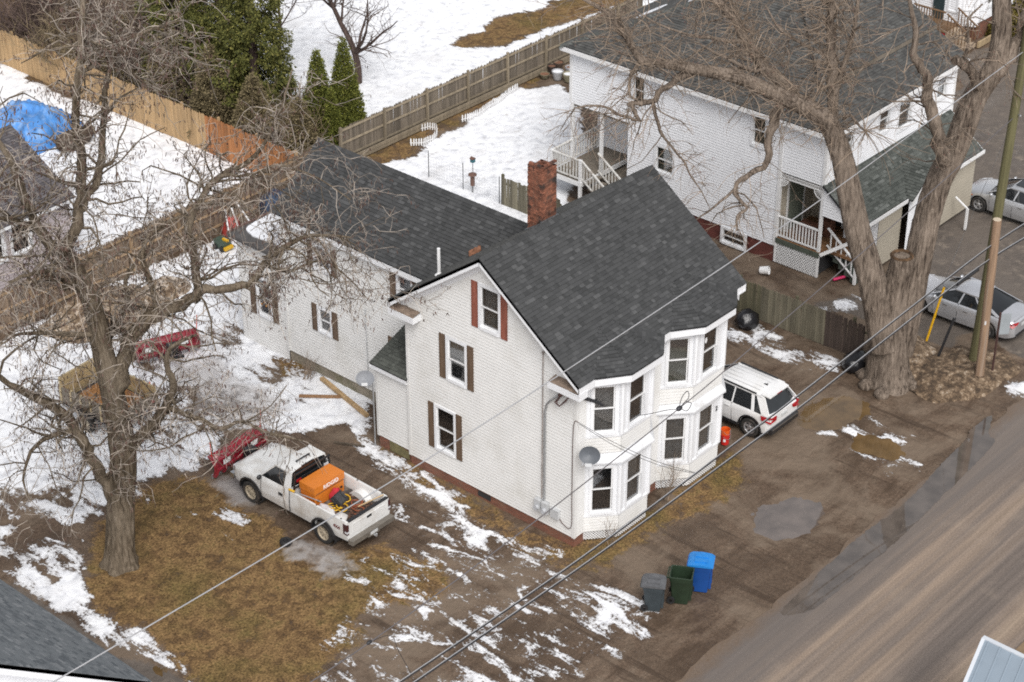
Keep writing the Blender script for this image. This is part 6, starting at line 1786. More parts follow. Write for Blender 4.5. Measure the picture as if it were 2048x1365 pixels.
for i, (cx_, cy_, m, lab) in enumerate(((-0.15, -1.75, M_YEL, 'yellow strap tangled in front of the black case'), (0.25, -1.5, M_YEL, 'yellow strap hooked beside the wheel house'), (-0.3, -1.55, M_YEL, 'yellow strap lying over the white sheet'), (0.1, -2.2, mat('rust_cord', (0.25, 0.07, 0.03), 0.7, 0.3, 5.0), 'rust red cord coiled near the tailgate'), (0.3, -1.95, mat('rust_cord', (0.25, 0.07, 0.03)), 'rust red cord beside the wooden stick'))):
    pts = []
    a = rg.uniform(0, 6)
    for k in range(16):
        a += rg.uniform(0.3, 0.9)
        pts.append(at_truck(cx_ + 0.17 * math.cos(a) + rg.uniform(-.04, .04), cy_ + 0.2 * math.sin(a), 0.90 + 0.012 * k))
    strap(lab, pts, m, 0.022)
mb = MB()
for k in range(240):
    x_, y_ = rg.uniform(-0.75, 0.78), rg.uniform(-2.65, -1.3)
    a = rg.uniform(0, 3.14); L_ = rg.uniform(0.03, 0.16)
    mb.obox(at_truck(x_, y_, 0.885 + rg.uniform(0, 0.05)), (L_ * math.cos(a), L_ * math.sin(a), rg.uniform(-.02, .03)), (-0.015 * math.sin(a), 0.015 * math.cos(a), 0), (0, 0, 0.008))
tag(mb.build('wood_scraps', mat('bark_scraps', (0.11, 0.06, 0.04), 0.9, 0.6, 9.0, rand=0.6)), 'loose brown wood scraps littering the pickup bed', 'debris', kind='stuff')
mb = MB(); mb.cyl(at_truck(0.2, -2.12, 1.0), at_truck(0.86, -2.62, 1.345), 0.022, 8); tag(mb.build('wooden_stick', mat('pale_wood', (0.5, 0.36, 0.2), 0.7, 0.15, 4.0)), 'pale wooden stick leaning over the tailgate', 'stick')
t = thing('shovel', 'grey shovel with yellow grip lying on the pickup bed rail', 'shovel', at_truck(-0.9, -0.4, 1.35))
mb = MB(); mb.cyl((0, 0, 0), (0.2, -1.0, -0.02), 0.018, 8); mb.build('shaft', M_METAL, t)
mb = MB(); mb.cyl((0, 0.0, 0), (-0.04, 0.22, 0.02), 0.04, 8); mb.build('grip', M_YEL, t)

# ---- second, tan truck below the bare tree
TAN = paint('faded_tan_paint', (0.46, 0.36, 0.20), 0.5, dirt=(0.14, 0.11, 0.08))
PLY = mat('wet_plywood', (0.30, 0.145, 0.055), 0.7, 0.3, 2.0, stretch=(1, 6, 1))
t2x, t2y = -4.85, 16.95
tr2 = thing('utility_trailer', 'tan box trailer with plywood floor half hidden behind the bare tree', 'trailer', (t2x, t2y, 0), R(4))
for s in (-1, 1):
    mb = MB(); mb.box(s * 0.98 - 0.035, -1.35, 0.62, s * 0.98 + 0.035, 1.35, 1.22); sp_ = mb.build('side_panel', TAN if s > 0 else M_GREYWOOD, tr2)
    for k in range(6):
        m2 = MB(); m2.box(s * 0.98 - 0.06, -1.3 + 0.5 * k, 0.6, s * 0.98 + 0.06, -1.22 + 0.5 * k, 1.24); m2.build('stake', TAN, sp_)
    wheel(tr2, s * 1.12, -0.1, 0.36, 0.22, M_STEELW, 8, s)
    m2 = MB(); m2.box(s * 1.14 - 0.14, -0.55, 0.72, s * 1.14 + 0.14, 0.35, 0.78); m2.build('mudguard', M_BLACKP, tr2)
mb = MB(); mb.box(-0.95, 1.30, 0.62, 0.95, 1.38, 1.55); mb.build('front_panel', TAN, tr2)
mb = MB(); mb.box(-0.95, -1.38, 0.62, 0.95, -1.32, 1.0); tg_ = mb.build('tail_panel', M_GREYWOOD, tr2)
for s in (-1, 1):
    mb = MB(); mb.box(s * 0.8 - 0.08, -1.41, 0.7, s * 0.8 + 0.08, -1.385, 0.8); mb.build('tail_light', M_RED, tg_)
mb = MB(); mb.box(-0.98, -1.35, 0.52, 0.98, 1.35, 0.62); mb.build('bed', M_DARK, tr2)
mb = MB(); mb.bar((-0.5, 1.35, 0.5), (0, 2.5, 0.48), 0.08, 0.1); mb.bar((0.5, 1.35, 0.5), (0, 2.5, 0.48), 0.08, 0.1); mb.cyl((0, 2.4, 0), (0, 2.4, 0.6), 0.03, 8); mb.build('drawbar', M_BLACKP, tr2)
mb = MB(); mb.obox((t2x + 0.05, t2y - 0.05, 0.66), (0.80, 0.05, 0), (-0.06, 1.15, 0.02), (0, 0, 0.012)); tag(mb.build('plywood_sheet', PLY), 'wet orange brown plywood sheet lying in the tan trailer', 'plywood')
rumple('orange_sling', 'bright orange sling heaped on the plywood in the tan trailer', 'sling', (t2x - 0.25, t2y - 0.6, 0.68), (0.42, 0.45, 0.22), mat('orange_cloth', (0.75, 0.28, 0.02), 0.7, 0.2, 4.0), 12)
def cone(label, loc):
    t = thing('traffic_cone', label, 'traffic cone', loc)
    mb_ = MB(); mb_.box(-0.18, -0.18, 0, 0.18, 0.18, 0.035); mb_.build('base', M_BLACKP, t)
    mb_ = MB(); mb_.lathe([(0.13, 0.03), (0.03, 0.68), (0.001, 0.68)], 16); mb_.build('cone_body', mat('cone_orange', (0.75, 0.10, 0.02), 0.5, 0.08, 3.0), t, smooth=40)
    mb_ = MB(); mb_.lathe([(0.093, 0.29), (0.075, 0.41)], 16); mb_.lathe([(0.066, 0.47), (0.053, 0.55)], 16); mb_.build('reflective_band', M_WHITE, t)
cone('orange traffic cone with white bands beside the tan trailer', (-3.2, 16.75, 0.0))

# ---- white compact SUV
def suv():
    t = thing('white_suv', 'white compact utility vehicle with black trim parked beside the house', 'car', (9.66, 0.84, 0), R(0))
    m = paint('pearl_white_paint', (0.80, 0.80, 0.80), 0.25, dirt=(0.66, 0.64, 0.60))
    ax = (1.32, -1.32); R_ = 0.35
    hw = lambda y: interp([(-2.10, 0.80), (-1.95, 0.87), (-1.3, 0.905), (1.2, 0.905), (1.8, 0.86), (2.1, 0.74), (2.2, 0.6)], y)
    zl = arch_fn([(-2.1, 0.42), (-1.9, 0.34), (-0.9, 0.27), (0.9, 0.27), (2.2, 0.32)], ax, 0.42)
    zs = lambda y: interp([(-2.1, 0.98), (-1.95, 1.05), (-1.2, 1.06), (0.9, 0.98), (1.9, 0.88), (2.2, 0.7)], y)
    zt = lambda y: interp([(-2.1, 1.02), (-1.7, 1.08), (0.9, 1.06), (1.25, 1.05), (1.95, 0.93), (2.2, 0.72)], y)
    body_loft('body', t, m, [round(v, 3) for v in np.arange(-2.10, 2.21, 0.07)], hw, zl, zs, zt)
    greenhouse(t, m, -2.02, 1.15, -1.62, 0.30, 0.85, 0.63, 1.04, 1.03, 1.64, [(-1.38, -1.22, 0.12), (-0.52, -0.50, 0.05), (0.36, 0.28, 0.05)], crown=0.10, dp=0.34)
    mb_ = MB()
    for s in (-1, 1): mb_.bar((s * 0.64, -1.35, 1.62), (s * 0.64, 0.2, 1.64), 0.035, 0.045)
    mb_.build('roof_rack', M_BLACKP, t)
    mb_ = MB(); mb_.prism([(-0.58, -1.50, 1.60), (0.58, -1.50, 1.60), (0.55, -1.86, 1.565), (-0.55, -1.86, 1.565)], (0, 0, 0.04)); sp = mb_.build('spoiler', m, t)
    mb_ = MB(); mb_.box(-0.14, -1.868, 1.568, 0.14, -1.858, 1.60); mb_.build('brake_lamp', M_RED, sp)
    mb_ = MB(); mb_.prism([(-0.005, -1.25, 1.66), (-0.005, -1.33, 1.66), (-0.005, -1.40, 1.77)], (0.01, 0, 0)); mb_.box(-0.03, -1.36, 1.655, 0.03, -1.22, 1.672); mb_.build('antenna', M_BLACKP, t)
    for k in range(5):
        mb_ = MB(); mb_.bar((-0.42 + 0.21 * k, -1.35, 1.662), (-0.42 + 0.21 * k, 0.2, 1.668), 0.012, 0.008); mb_.build('groove_shadow', mat('shadow_grey', (0.45, 0.45, 0.46), 0.5), t)  # raised grey strips, the shade of roof grooves put into their colour
    for s in (-1, 1):
        mb_ = MB(); mb_.prism([(s * 0.46, -2.10, 0.97), (s * 0.79, -2.07, 0.99), (s * 0.88, -1.72, 1.0), (s * 0.885, -1.75, 0.88), (s * 0.80, -2.07, 0.80), (s * 0.5, -2.11, 0.86)], (s * 0.06, -0.07, 0.0)); mb_.build('tail_light', M_RED, t)
        mb_ = MB(); mb_.box(s * 0.905 - 0.01, -0.45, 0.86, s * 0.905 + 0.01, -0.28, 0.89); mb_.box(s * 0.905 - 0.01, 0.42, 0.86, s * 0.905 + 0.01, 0.58, 0.89); mb_.build('door_handle', m, t)
        seam(t, [(s * 0.893, -0.58, 0.30), (s * 0.905, -0.55, 0.6), (s * 0.865, -0.52, 1.03)]); seam(t, [(s * 0.893, 0.38, 0.30), (s * 0.905, 0.36, 0.6), (s * 0.86, 0.36, 1.01)])
        mb_ = MB(); mb_.bar((s * 0.90, -0.85, 0.30), (s * 0.90, 0.85, 0.30), 0.03, 0.10); mb_.build('sill_trim', M_BLACKP, t)
        mb_ = MB(); mb_.box(min(s * 0.5, s * 0.82), 2.0, 0.74, max(s * 0.5, s * 0.82), 2.08, 0.86); mb_.build('headlight', M_CLEARL, t)
    mb_ = MB(); mb_.box(-0.80, -2.17, 0.34, 0.80, -2.0, 0.55); bp = mb_.build('rear_bumper', M_BLACKP, t)
    mb_ = MB(); mb_.box(-0.75, -2.18, 0.50, 0.75, -2.165, 0.53); mb_.build('chrome_strip', M_CHROME, bp)
    mb_ = MB(); mb_.box(-0.17, -2.135, 0.80, 0.17, -2.11, 0.91); mb_.build('licence_plate', M_PLATE, t)
    arch_trim(t, M_BLACKP, hw, ax, 0.42, 0.055, 0.015)
    mirror_pair(t, m, 0.98, 0.85, 1.06)
    for y_ in ax:
        for s in (-1, 1): wheel(t, s * 0.80, y_, R_, 0.225, M_ALLOY, 5, s)
    mb_ = MB(); mb_.box(-0.75, -1.9, 0.25, 0.75, 1.9, 0.4); mb_.build('underbody', M_DARK, t)
suv()

# ---- silver saloon cars
def saloon(label, loc, rz, col, Ln, tail):
    t = thing('silver_sedan', label, 'car', loc, rz)
    m = paint('silver_paint_' + tail, col, 0.32, 0.55, dirt=tuple(c * 0.75 for c in col))
    h = Ln / 2; ax = (h - 0.92, -h + 1.05); R_ = 0.33
    hw = lambda y: interp([(-h, 0.70), (-h + 0.12, 0.82), (-h + 0.5, 0.89), (-0.8, 0.915), (0.9, 0.915), (h - 0.5, 0.87), (h - 0.15, 0.74), (h, 0.55)], y)
    zl = arch_fn([(-h, 0.36), (-h + 0.3, 0.25), (0, 0.20), (h - 0.3, 0.22), (h, 0.28)], ax, 0.385)
    zs = lambda y: interp([(-h, 0.86), (-h + 0.15, 0.95), (-h + 0.8, 0.97), (0.9, 0.92), (h - 0.6, 0.78), (h - 0.1, 0.66), (h, 0.56)], y)
    zt = lambda y: interp([(-h, 0.90), (-h + 0.12, 1.03), (-h + 0.75, 1.05), (0.8, 1.0), (1.05, 0.97), (h - 0.5, 0.84), (h - 0.1, 0.70), (h, 0.58)], y)
    body_loft('body', t, m, [round(v, 3) for v in np.arange(-h, h + 0.01, 0.07)], hw, zl, zs, zt)
    greenhouse(t, m, -h + 0.60, 1.12, -h + 1.62, 0.22, 0.83, 0.56, 1.0, 0.96, 1.42, [(-1.05, -0.62, 0.07), (-0.12, -0.18, 0.06)], crown=0.09, dp=0.2)
    for s in (-1, 1):
        mb_ = MB()
        if tail == 'a': mb_.prism([(s * 0.45, -h + 0.03, 0.90), (s * 0.80, -h + 0.13, 0.92), (s * 0.895, -h + 0.55, 0.90), (s * 0.87, -h + 0.35, 0.84), (s * 0.78, -h + 0.10, 0.74), (s * 0.6, -h + 0.03, 0.82)], (s * 0.045, -0.06, 0.02))
        else: mb_.prism([(s * 0.5, -h + 0.05, 0.88), (s * 0.82, -h + 0.2, 0.9), (s * 0.8, -h + 0.16, 0.72), (s * 0.5, -h + 0.03, 0.74)], (s * 0.02, -0.02, 0))
        mb_.build('tail_light', M_RED, t)
        mb_ = MB(); mb_.prism([(s * 0.52, h - 0.12, 0.66), (s * 0.76, h - 0.24, 0.68), (s * 0.86, h - 0.55, 0.74), (s * 0.80, h - 0.30, 0.62), (s * 0.55, h - 0.12, 0.57)], (s * 0.02, 0.03, 0.01)); hl_ = mb_.build('headlight', M_CLEARL, t)
        mb_ = MB(); mb_.prism([(s * 0.845, h - 0.42, 0.66), (s * 0.868, h - 0.58, 0.69), (s * 0.868, h - 0.58, 0.64), (s * 0.845, h - 0.42, 0.61)], (s * 0.025, 0, 0)); mb_.build('side_marker', M_AMBER, hl_)
        for y_ in (-0.55, 0.32):
            mb_ = MB(); mb_.box(s * 0.912 - 0.01, y_, 0.76, s * 0.912 + 0.012, y_ + 0.17, 0.79); mb_.build('door_handle', M_CHROME, t)
        seam(t, [(s * 0.90, -1.0, 0.32), (s * 0.917, -0.95, 0.6), (s * 0.86, -0.98, 0.98)]); seam(t, [(s * 0.90, -0.12, 0.24), (s * 0.917, -0.12, 0.6), (s * 0.855, -0.12, 0.95)]); seam(t, [(s * 0.90, 0.88, 0.24), (s * 0.915, 0.92, 0.6), (s * 0.85, 0.95, 0.93)])
    mb_ = MB(); mb_.box(-0.23, -h - 0.012, 0.66, 0.23, -h + 0.03, 0.78); mb_.build('licence_plate', M_PLATE, t)
    mb_ = MB(); mb_.box(-0.6, -h - 0.01, 0.30, 0.6, -h + 0.12, 0.42); mb_.build('rear_valance', M_BLACKP, t)
    mb_ = MB(); mb_.box(-0.3, h - 0.06, 0.38, 0.3, h + 0.005, 0.6); mb_.build('grille', M_BLACKP, t)
    mb_ = MB(); mb_.bar((-0.7, -h + 0.06, 1.035), (0.7, -h + 0.06, 1.035), 0.05, 0.02); mb_.build('lip_spoiler', m, t)
    if tail == 'b':
        mb_ = MB(); mb_.box(-0.36, -0.42, 1.455, 0.36, 0.12, 1.462); mb_.build('sunroof', M_TINT, t)
    mirror_pair(t, m, 0.99, 0.82, 1.0)
    for y_ in ax:
        for s in (-1, 1): wheel(t, s * 0.81, y_, R_, 0.22, M_ALLOY, 5 if tail == 'b' else 7, s)
    mb_ = MB(); mb_.box(-0.75, -h + 0.3, 0.18, 0.75, h - 0.3, 0.35); mb_.build('underbody', M_DARK, t)
saloon('silver sedan seen from behind beside the leaning utility poles', (20.75, -1.88, 0), R(0), (0.60, 0.61, 0.64), 4.86, 'a')
saloon('silver sedan with sunroof and front wheel showing left of the pole', (29.55, 0.75, 0), R(0), (0.52, 0.53, 0.55), 4.62, 'b')
YARD_TREE = [   # limbs: (x, y, z, radius) in metres
  ('trunk', [(-9.97, 10.12, -0.05, 0.6), (-9.94, 10.08, 0.49, 0.5), (-9.79, 9.91, 2.4, 0.45), (-9.64, 9.75, 3.88, 0.44), (-9.64, 9.74, 4.97, 0.41), (-9.68, 9.8, 6.04, 0.37), (-9.74, 9.86, 7.09, 0.35), (-9.8, 9.92, 7.95, 0.33), (-9.83, 9.96, 8.63, 0.32), (-9.91, 10.05, 9.47, 0.29), (-10.05, 10.21, 10.09, 0.27), (-10.15, 10.32, 10.62, 0.25), (-10.28, 10.48, 11.02, 0.22)]),
  ('limb', [(-10.27, 10.46, 10.97, 0.2), (-10.58, 10.44, 11.27, 0.18), (-11.02, 10.56, 12.12, 0.16), (-11.25, 10.45, 12.81, 0.14), (-11.5, 10.35, 13.66, 0.12), (-11.79, 10.3, 14.69, 0.1), (-12.18, 10.36, 15.54, 0.08)]),
  ('limb', [(-10.28, 10.48, 11.02, 0.2), (-9.88, 10.3, 11.9, 0.18), (-9.62, 10.29, 12.61, 0.17), (-9.43, 10.36, 13.84, 0.15), (-9.33, 10.53, 14.8, 0.13), (-9.01, 10.45, 16.15, 0.11), (-8.79, 10.48, 17.19, 0.09), (-8.6, 10.55, 18.1, 0.08), (-8.37, 10.58, 18.88, 0.06)]),
  ('limb', [(-9.73, 10.3, 12.22, 0.14), (-9.31, 10.26, 12.63, 0.14), (-8.88, 10.2, 13.27, 0.13), (-8.6, 10.31, 14.35, 0.11), (-8.22, 10.32, 15.78, 0.09), (-7.76, 10.22, 16.62, 0.07), (-7.0, 9.79, 16.94, 0.05), (-6.26, 9.38, 17.12, 0.03)]),
  ('limb', [(-9.59, 9.68, 6.48, 0.27), (-9.3, 9.56, 7.35, 0.26), (-9.02, 9.45, 8.23, 0.25), (-8.33, 8.88, 8.79, 0.23), (-7.66, 8.31, 9.17, 0.2), (-7.28, 8.09, 9.38, 0.15), (-6.62, 7.54, 9.4, 0.13), (-6.18, 7.25, 9.52, 0.12), (-5.84, 7.08, 10.08, 0.11), (-5.31, 6.68, 10.54, 0.09), (-4.73, 6.23, 10.86, 0.06), (-3.88, 5.46, 10.71, 0.03)]),
  ('limb', [(-7.29, 8.43, 8.92, 0.15), (-7.12, 8.67, 9.47, 0.15), (-6.94, 8.88, 10.31, 0.14), (-6.8, 9.14, 10.91, 0.13), (-6.48, 9.19, 11.47, 0.12), (-5.79, 8.83, 12.3, 0.1), (-5.03, 8.39, 12.6, 0.08), (-4.42, 8.11, 13.3, 0.06), (-3.93, 7.98, 14.25, 0.04), (-3.51, 7.92, 15.15, 0.025)]),
  ('limb', [(-8.35, 9.03, 8.71, 0.12), (-8.2, 9.24, 9.2, 0.1), (-8.19, 9.61, 9.9, 0.09), (-8.04, 9.82, 10.42, 0.07), (-7.71, 9.83, 10.78, 0.06), (-7.1, 9.5, 11.15, 0.05), (-6.64, 9.36, 11.21, 0.03)]),
  ('limb', [(-9.46, 9.54, 4.39, 0.22), (-9.45, 9.21, 4.76, 0.2), (-9.14, 8.52, 5.65, 0.17), (-8.98, 8.02, 6.54, 0.14), (-9.05, 7.78, 7.39, 0.11), (-9.26, 7.69, 8.1, 0.09), (-9.23, 7.33, 8.73, 0.07), (-8.92, 6.65, 9.19, 0.04)]),
  ('limb', [(-9.01, 8.27, 6.16, 0.1), (-8.77, 7.78, 6.0, 0.09), (-8.54, 7.3, 5.89, 0.085), (-8.25, 6.75, 5.65, 0.075), (-7.89, 6.13, 6.0, 0.06), (-7.66, 5.65, 5.75, 0.05), (-7.41, 5.16, 5.7, 0.04), (-6.9, 4.36, 5.52, 0.02)]),
  ('limb', [(-9.96, 10.1, 2.49, 0.24), (-10.24, 10.21, 3.34, 0.22), (-10.47, 10.26, 4.17, 0.2), (-10.67, 10.27, 4.94, 0.19), (-11.1, 10.54, 6.01, 0.17), (-11.68, 10.98, 6.71, 0.14), (-12.15, 11.3, 7.2, 0.1), (-12.75, 11.77, 7.8, 0.07)]),
  ('limb', [(-9.85, 9.98, 8.33, 0.1), (-10.5, 10.15, 8.55, 0.09), (-11.28, 10.47, 8.84, 0.07), (-11.97, 10.69, 9.0, 0.05), (-12.58, 10.82, 8.86, 0.03)]),
  ('limb', [(-10.18, 10.36, 10.21, 0.12), (-10.69, 10.18, 10.16, 0.1), (-11.27, 10.08, 10.93, 0.08), (-11.88, 10.02, 11.16, 0.06), (-12.55, 10.02, 11.17, 0.04)]),
  ('limb', [(-10.91, 10.73, 12.01, 0.1), (-11.48, 10.63, 12.4, 0.09), (-12.03, 10.49, 12.82, 0.07), (-12.58, 10.37, 13.0, 0.05)]),
  ('limb', [(-9.71, 10.12, 7.83, 0.12), (-9.02, 10.1, 8.21, 0.1), (-8.47, 10.23, 8.78, 0.09), (-8.17, 10.65, 9.17, 0.07), (-7.58, 10.73, 9.57, 0.06), (-7.08, 10.93, 9.98, 0.04)]),
  ('limb', [(-10.69, 10.18, 5.31, 0.1), (-11.46, 10.68, 5.29, 0.08), (-12.04, 10.97, 4.84, 0.06), (-12.41, 11.0, 4.02, 0.04), (-12.46, 10.68, 3.48, 0.02)]),
  ('limb', [(-8.97, 10.5, 16.13, 0.07), (-8.2, 10.38, 16.27, 0.06), (-7.5, 10.34, 16.43, 0.05), (-6.47, 9.92, 15.99, 0.03), (-5.48, 9.55, 16.09, 0.02)]),
  ('limb', [(-6.21, 8.27, 12.65, 0.06), (-5.48, 7.81, 12.55, 0.05), (-4.73, 7.34, 12.75, 0.04), (-3.81, 6.67, 12.15, 0.025), (-3.08, 6.22, 11.37, 0.02)]),
  ('limb', [(-5.77, 7.16, 10.02, 0.06), (-5.24, 6.74, 9.64, 0.05), (-4.51, 6.1, 9.99, 0.04), (-3.86, 5.56, 9.24, 0.025), (-3.45, 5.28, 8.49, 0.015)]),
]
STREET_TREE = [   # limbs: (x, y, z, radius) in metres
  ('trunk', [(15.07, -2.13, -0.17, 1.35), (15.04, -2.1, 0.31, 1.12), (15.0, -2.05, 1.25, 0.98), (14.98, -2.03, 2.29, 0.88), (14.96, -2.01, 3.3, 0.72), (14.98, -2.04, 4.0, 0.62), (15.04, -2.1, 4.6, 0.58), (15.04, -2.1, 5.05, 0.56)]),
  ('stem', [(14.71, -2.03, 1.58, 0.85), (14.42, -1.75, 3.03, 0.74), (14.07, -1.39, 4.65, 0.66), (13.73, -1.05, 6.03, 0.62), (13.43, -0.75, 7.57, 0.58), (13.18, -0.51, 8.89, 0.52), (12.88, -0.22, 9.92, 0.47), (12.63, 0.02, 10.45, 0.44), (12.08, 0.61, 10.9, 0.4), (11.63, 1.08, 11.22, 0.36), (10.65, 2.15, 11.9, 0.3), (9.73, 3.15, 12.21, 0.26), (9.02, 3.92, 12.43, 0.22), (8.51, 4.45, 12.55, 0.18), (8.21, 4.75, 13.12, 0.14), (8.04, 4.89, 13.51, 0.12), (7.65, 5.3, 14.22, 0.1), (7.06, 5.92, 14.77, 0.07)]),
  ('limb', [(13.08, 0.43, 10.19, 0.36), (12.7, 1.24, 10.9, 0.34), (12.19, 2.2, 11.74, 0.3), (11.98, 2.82, 12.54, 0.26), (11.9, 3.29, 13.23, 0.22), (11.66, 3.95, 13.84, 0.2), (11.52, 4.48, 14.44, 0.18)]),
  ('limb', [(13.41, 0.06, 9.83, 0.3), (13.47, 0.23, 10.76, 0.26), (13.53, 0.4, 11.64, 0.24), (13.56, 0.61, 12.97, 0.2), (13.67, 0.73, 14.08, 0.18), (13.75, 0.88, 15.05, 0.15)]),
  ('limb', [(13.43, 0.19, 10.96, 0.14), (13.88, 0.18, 11.89, 0.12), (14.31, 0.19, 13.15, 0.1), (14.63, 0.34, 14.25, 0.08)]),
  ('limb', [(11.66, 1.14, 11.1, 0.26), (11.45, 1.22, 10.25, 0.23), (11.3, 1.22, 9.87, 0.2), (11.2, 1.16, 9.04, 0.17), (10.79, 1.45, 8.66, 0.14), (10.45, 1.68, 8.45, 0.12), (10.25, 1.73, 8.01, 0.1), (10.45, 1.34, 7.5, 0.08), (10.15, 1.52, 7.24, 0.07), (10.07, 1.43, 6.77, 0.05)]),
  ('limb', [(10.38, 1.69, 8.2, 0.08), (9.86, 2.02, 7.72, 0.06), (9.32, 2.39, 7.26, 0.04), (8.85, 2.67, 6.96, 0.03)]),
  ('limb', [(9.83, 3.22, 12.16, 0.2), (9.42, 3.59, 11.98, 0.18), (9.19, 3.75, 11.69, 0.16), (8.86, 4.03, 11.4, 0.15), (8.69, 4.12, 11.14, 0.14), (8.26, 4.5, 11.14, 0.12), (8.07, 4.62, 11.08, 0.11)]),
  ('limb', [(8.12, 4.56, 11.13, 0.1), (8.25, 4.35, 10.58, 0.09), (8.02, 4.54, 10.67, 0.07), (7.7, 4.84, 10.85, 0.065), (7.34, 5.19, 11.12, 0.055), (6.82, 5.72, 11.11, 0.045), (6.63, 5.87, 10.89, 0.03), (6.37, 6.1, 10.31, 0.02)]),
  ('limb', [(8.58, 4.03, 11.17, 0.1), (8.63, 3.85, 10.6, 0.085), (8.66, 3.69, 10.14, 0.07), (8.83, 3.37, 9.69, 0.06), (8.98, 3.07, 9.31, 0.05), (9.18, 2.71, 8.62, 0.04), (9.31, 2.43, 8.19, 0.03), (9.46, 2.13, 7.56, 0.02)]),
  ('limb', [(8.58, 4.5, 12.52, 0.12), (8.26, 4.71, 12.07, 0.08), (8.15, 4.68, 11.41, 0.06), (8.26, 4.4, 11.28, 0.05)]),
  ('stem', [(15.38, -2.18, 1.13, 0.8), (15.6, -2.27, 2.72, 0.74), (15.78, -2.31, 4.07, 0.68), (15.95, -2.34, 5.4, 0.66), (16.12, -2.36, 6.51, 0.65), (16.36, -2.47, 7.61, 0.63), (16.71, -2.71, 8.69, 0.61), (17.09, -2.97, 10.49, 0.58), (17.53, -3.31, 11.53, 0.5), (17.71, -3.35, 12.55, 0.46), (17.71, -3.19, 13.91, 0.42), (17.71, -3.01, 14.9, 0.4)]),
  ('limb', [(17.48, -3.36, 11.38, 0.4), (18.04, -3.62, 11.99, 0.36), (18.47, -3.73, 12.77, 0.34), (18.79, -3.72, 13.73, 0.3), (19.02, -3.6, 14.68, 0.28)]),
  ('limb', [(15.72, -3.03, 8.5, 0.38), (15.45, -2.85, 9.37, 0.33), (15.16, -2.66, 10.23, 0.3), (14.93, -2.53, 10.87, 0.3), (14.76, -2.47, 11.48, 0.26), (14.63, -2.45, 12.1, 0.22), (14.26, -2.17, 12.61, 0.2), (14.16, -2.19, 13.55, 0.14), (13.85, -1.98, 14.73, 0.1), (13.65, -1.89, 15.6, 0.08)]),
  ('limb', [(16.74, -3.43, 11.19, 0.28), (16.4, -3.19, 11.72, 0.24), (16.06, -2.96, 12.08, 0.23), (15.77, -2.78, 12.33, 0.21)]),
  ('limb', [(13.05, -0.45, 10.42, 0.09), (13.04, -0.73, 10.62, 0.075), (13.04, -1.04, 10.39, 0.06), (13.04, -1.34, 10.26, 0.05)]),
  ('limb', [(16.23, -2.85, 12.17, 0.1), (16.24, -2.96, 12.73, 0.08), (16.13, -2.94, 13.62, 0.06), (16.33, -3.26, 14.17, 0.04)]),
  ('limb', [(11.86, 2.73, 12.6, 0.12), (11.48, 3.54, 12.6, 0.1), (11.03, 4.43, 12.67, 0.07), (10.56, 5.34, 12.92, 0.05), (10.2, 6.13, 13.35, 0.03)]),
  ('limb', [(12.02, 2.09, 11.82, 0.12), (11.44, 2.25, 11.91, 0.1), (10.5, 2.81, 12.58, 0.07), (9.79, 3.12, 13.07, 0.05)]),
  ('limb', [(13.49, 0.42, 12.13, 0.1), (13.16, 1.3, 12.52, 0.08), (12.87, 2.13, 12.91, 0.06), (12.79, 2.73, 13.65, 0.04)]),
]

# ================================================================ trees
def bark_mat(name, dark, mid, light, sc=9.0, strength=1.0):
    m, n, l, p = nt(name)
    pos = posn(n, l, (1, 1, 0.13))
    a = noisen(n, l, pos, sc, 6.0, 0.7, 0.6)
    c = ramp(n, l, a, [(0.36, dark), (0.5, mid), (0.66, light)])
    b = noisen(n, l, posn(n, l), 0.8, 4.0)
    c = mixc(n, l, ramp(n, l, b, [(0.45, (0, 0, 0)), (0.7, (0.55, 0.55, 0.55))]), c, tuple(x * 1.15 for x in light))
    l.new(c, p.inputs['Base Color']); p.inputs['Roughness'].default_value = 0.95
    p.inputs['Specular IOR Level'].default_value = 0.2
    bp = n.new('ShaderNodeBump'); bp.inputs['Strength'].default_value = strength; bp.inputs['Distance'].default_value = 0.06
    l.new(a, bp.inputs['Height']); l.new(bp.outputs[0], p.inputs['Normal'])
    MATS[name] = m
    return m
BARK1 = bark_mat('locust_bark', (0.026, 0.019, 0.012), (0.115, 0.088, 0.060), (0.25, 0.205, 0.155), 13.0)
BARK2 = bark_mat('maple_bark', (0.038, 0.028, 0.022), (0.155, 0.122, 0.096), (0.29, 0.235, 0.19), 12.0)
TWIG1 = mat('grey_twig', (0.285, 0.245, 0.208), 0.9, 0.35, 2.5, rand=0.45)
TWIG2 = mat('tan_twig', (0.225, 0.172, 0.128), 0.9, 0.35, 2.0, rand=0.4)
TWIG3 = mat('dark_twig', (0.10, 0.072, 0.06), 0.9, 0.35, 2.0, rand=0.4)
BUD = mat('red_buds', (0.16, 0.05, 0.04), 0.8, 0.3, 5.0, rand=0.3)
POD = mat('brown_pods', (0.085, 0.048, 0.036), 0.7, 0.4, 5.0, rand=0.5)

def smooth_path(P, k=3):
    out = []
    n_ = len(P)
    for i in range(n_ - 1):
        a, b, c_, d = P[max(i - 1, 0)], P[i], P[i + 1], P[min(i + 2, n_ - 1)]
        for s in range(k):
            t = s / k
            out.append(tuple(0.5 * ((2 * b[j]) + (c_[j] - a[j]) * t + (2 * a[j] - 5 * b[j] + 4 * c_[j] - d[j]) * t * t + (3 * b[j] - a[j] - 3 * c_[j] + d[j]) * t ** 3) for j in range(4)))
    out.append(P[-1])
    return out

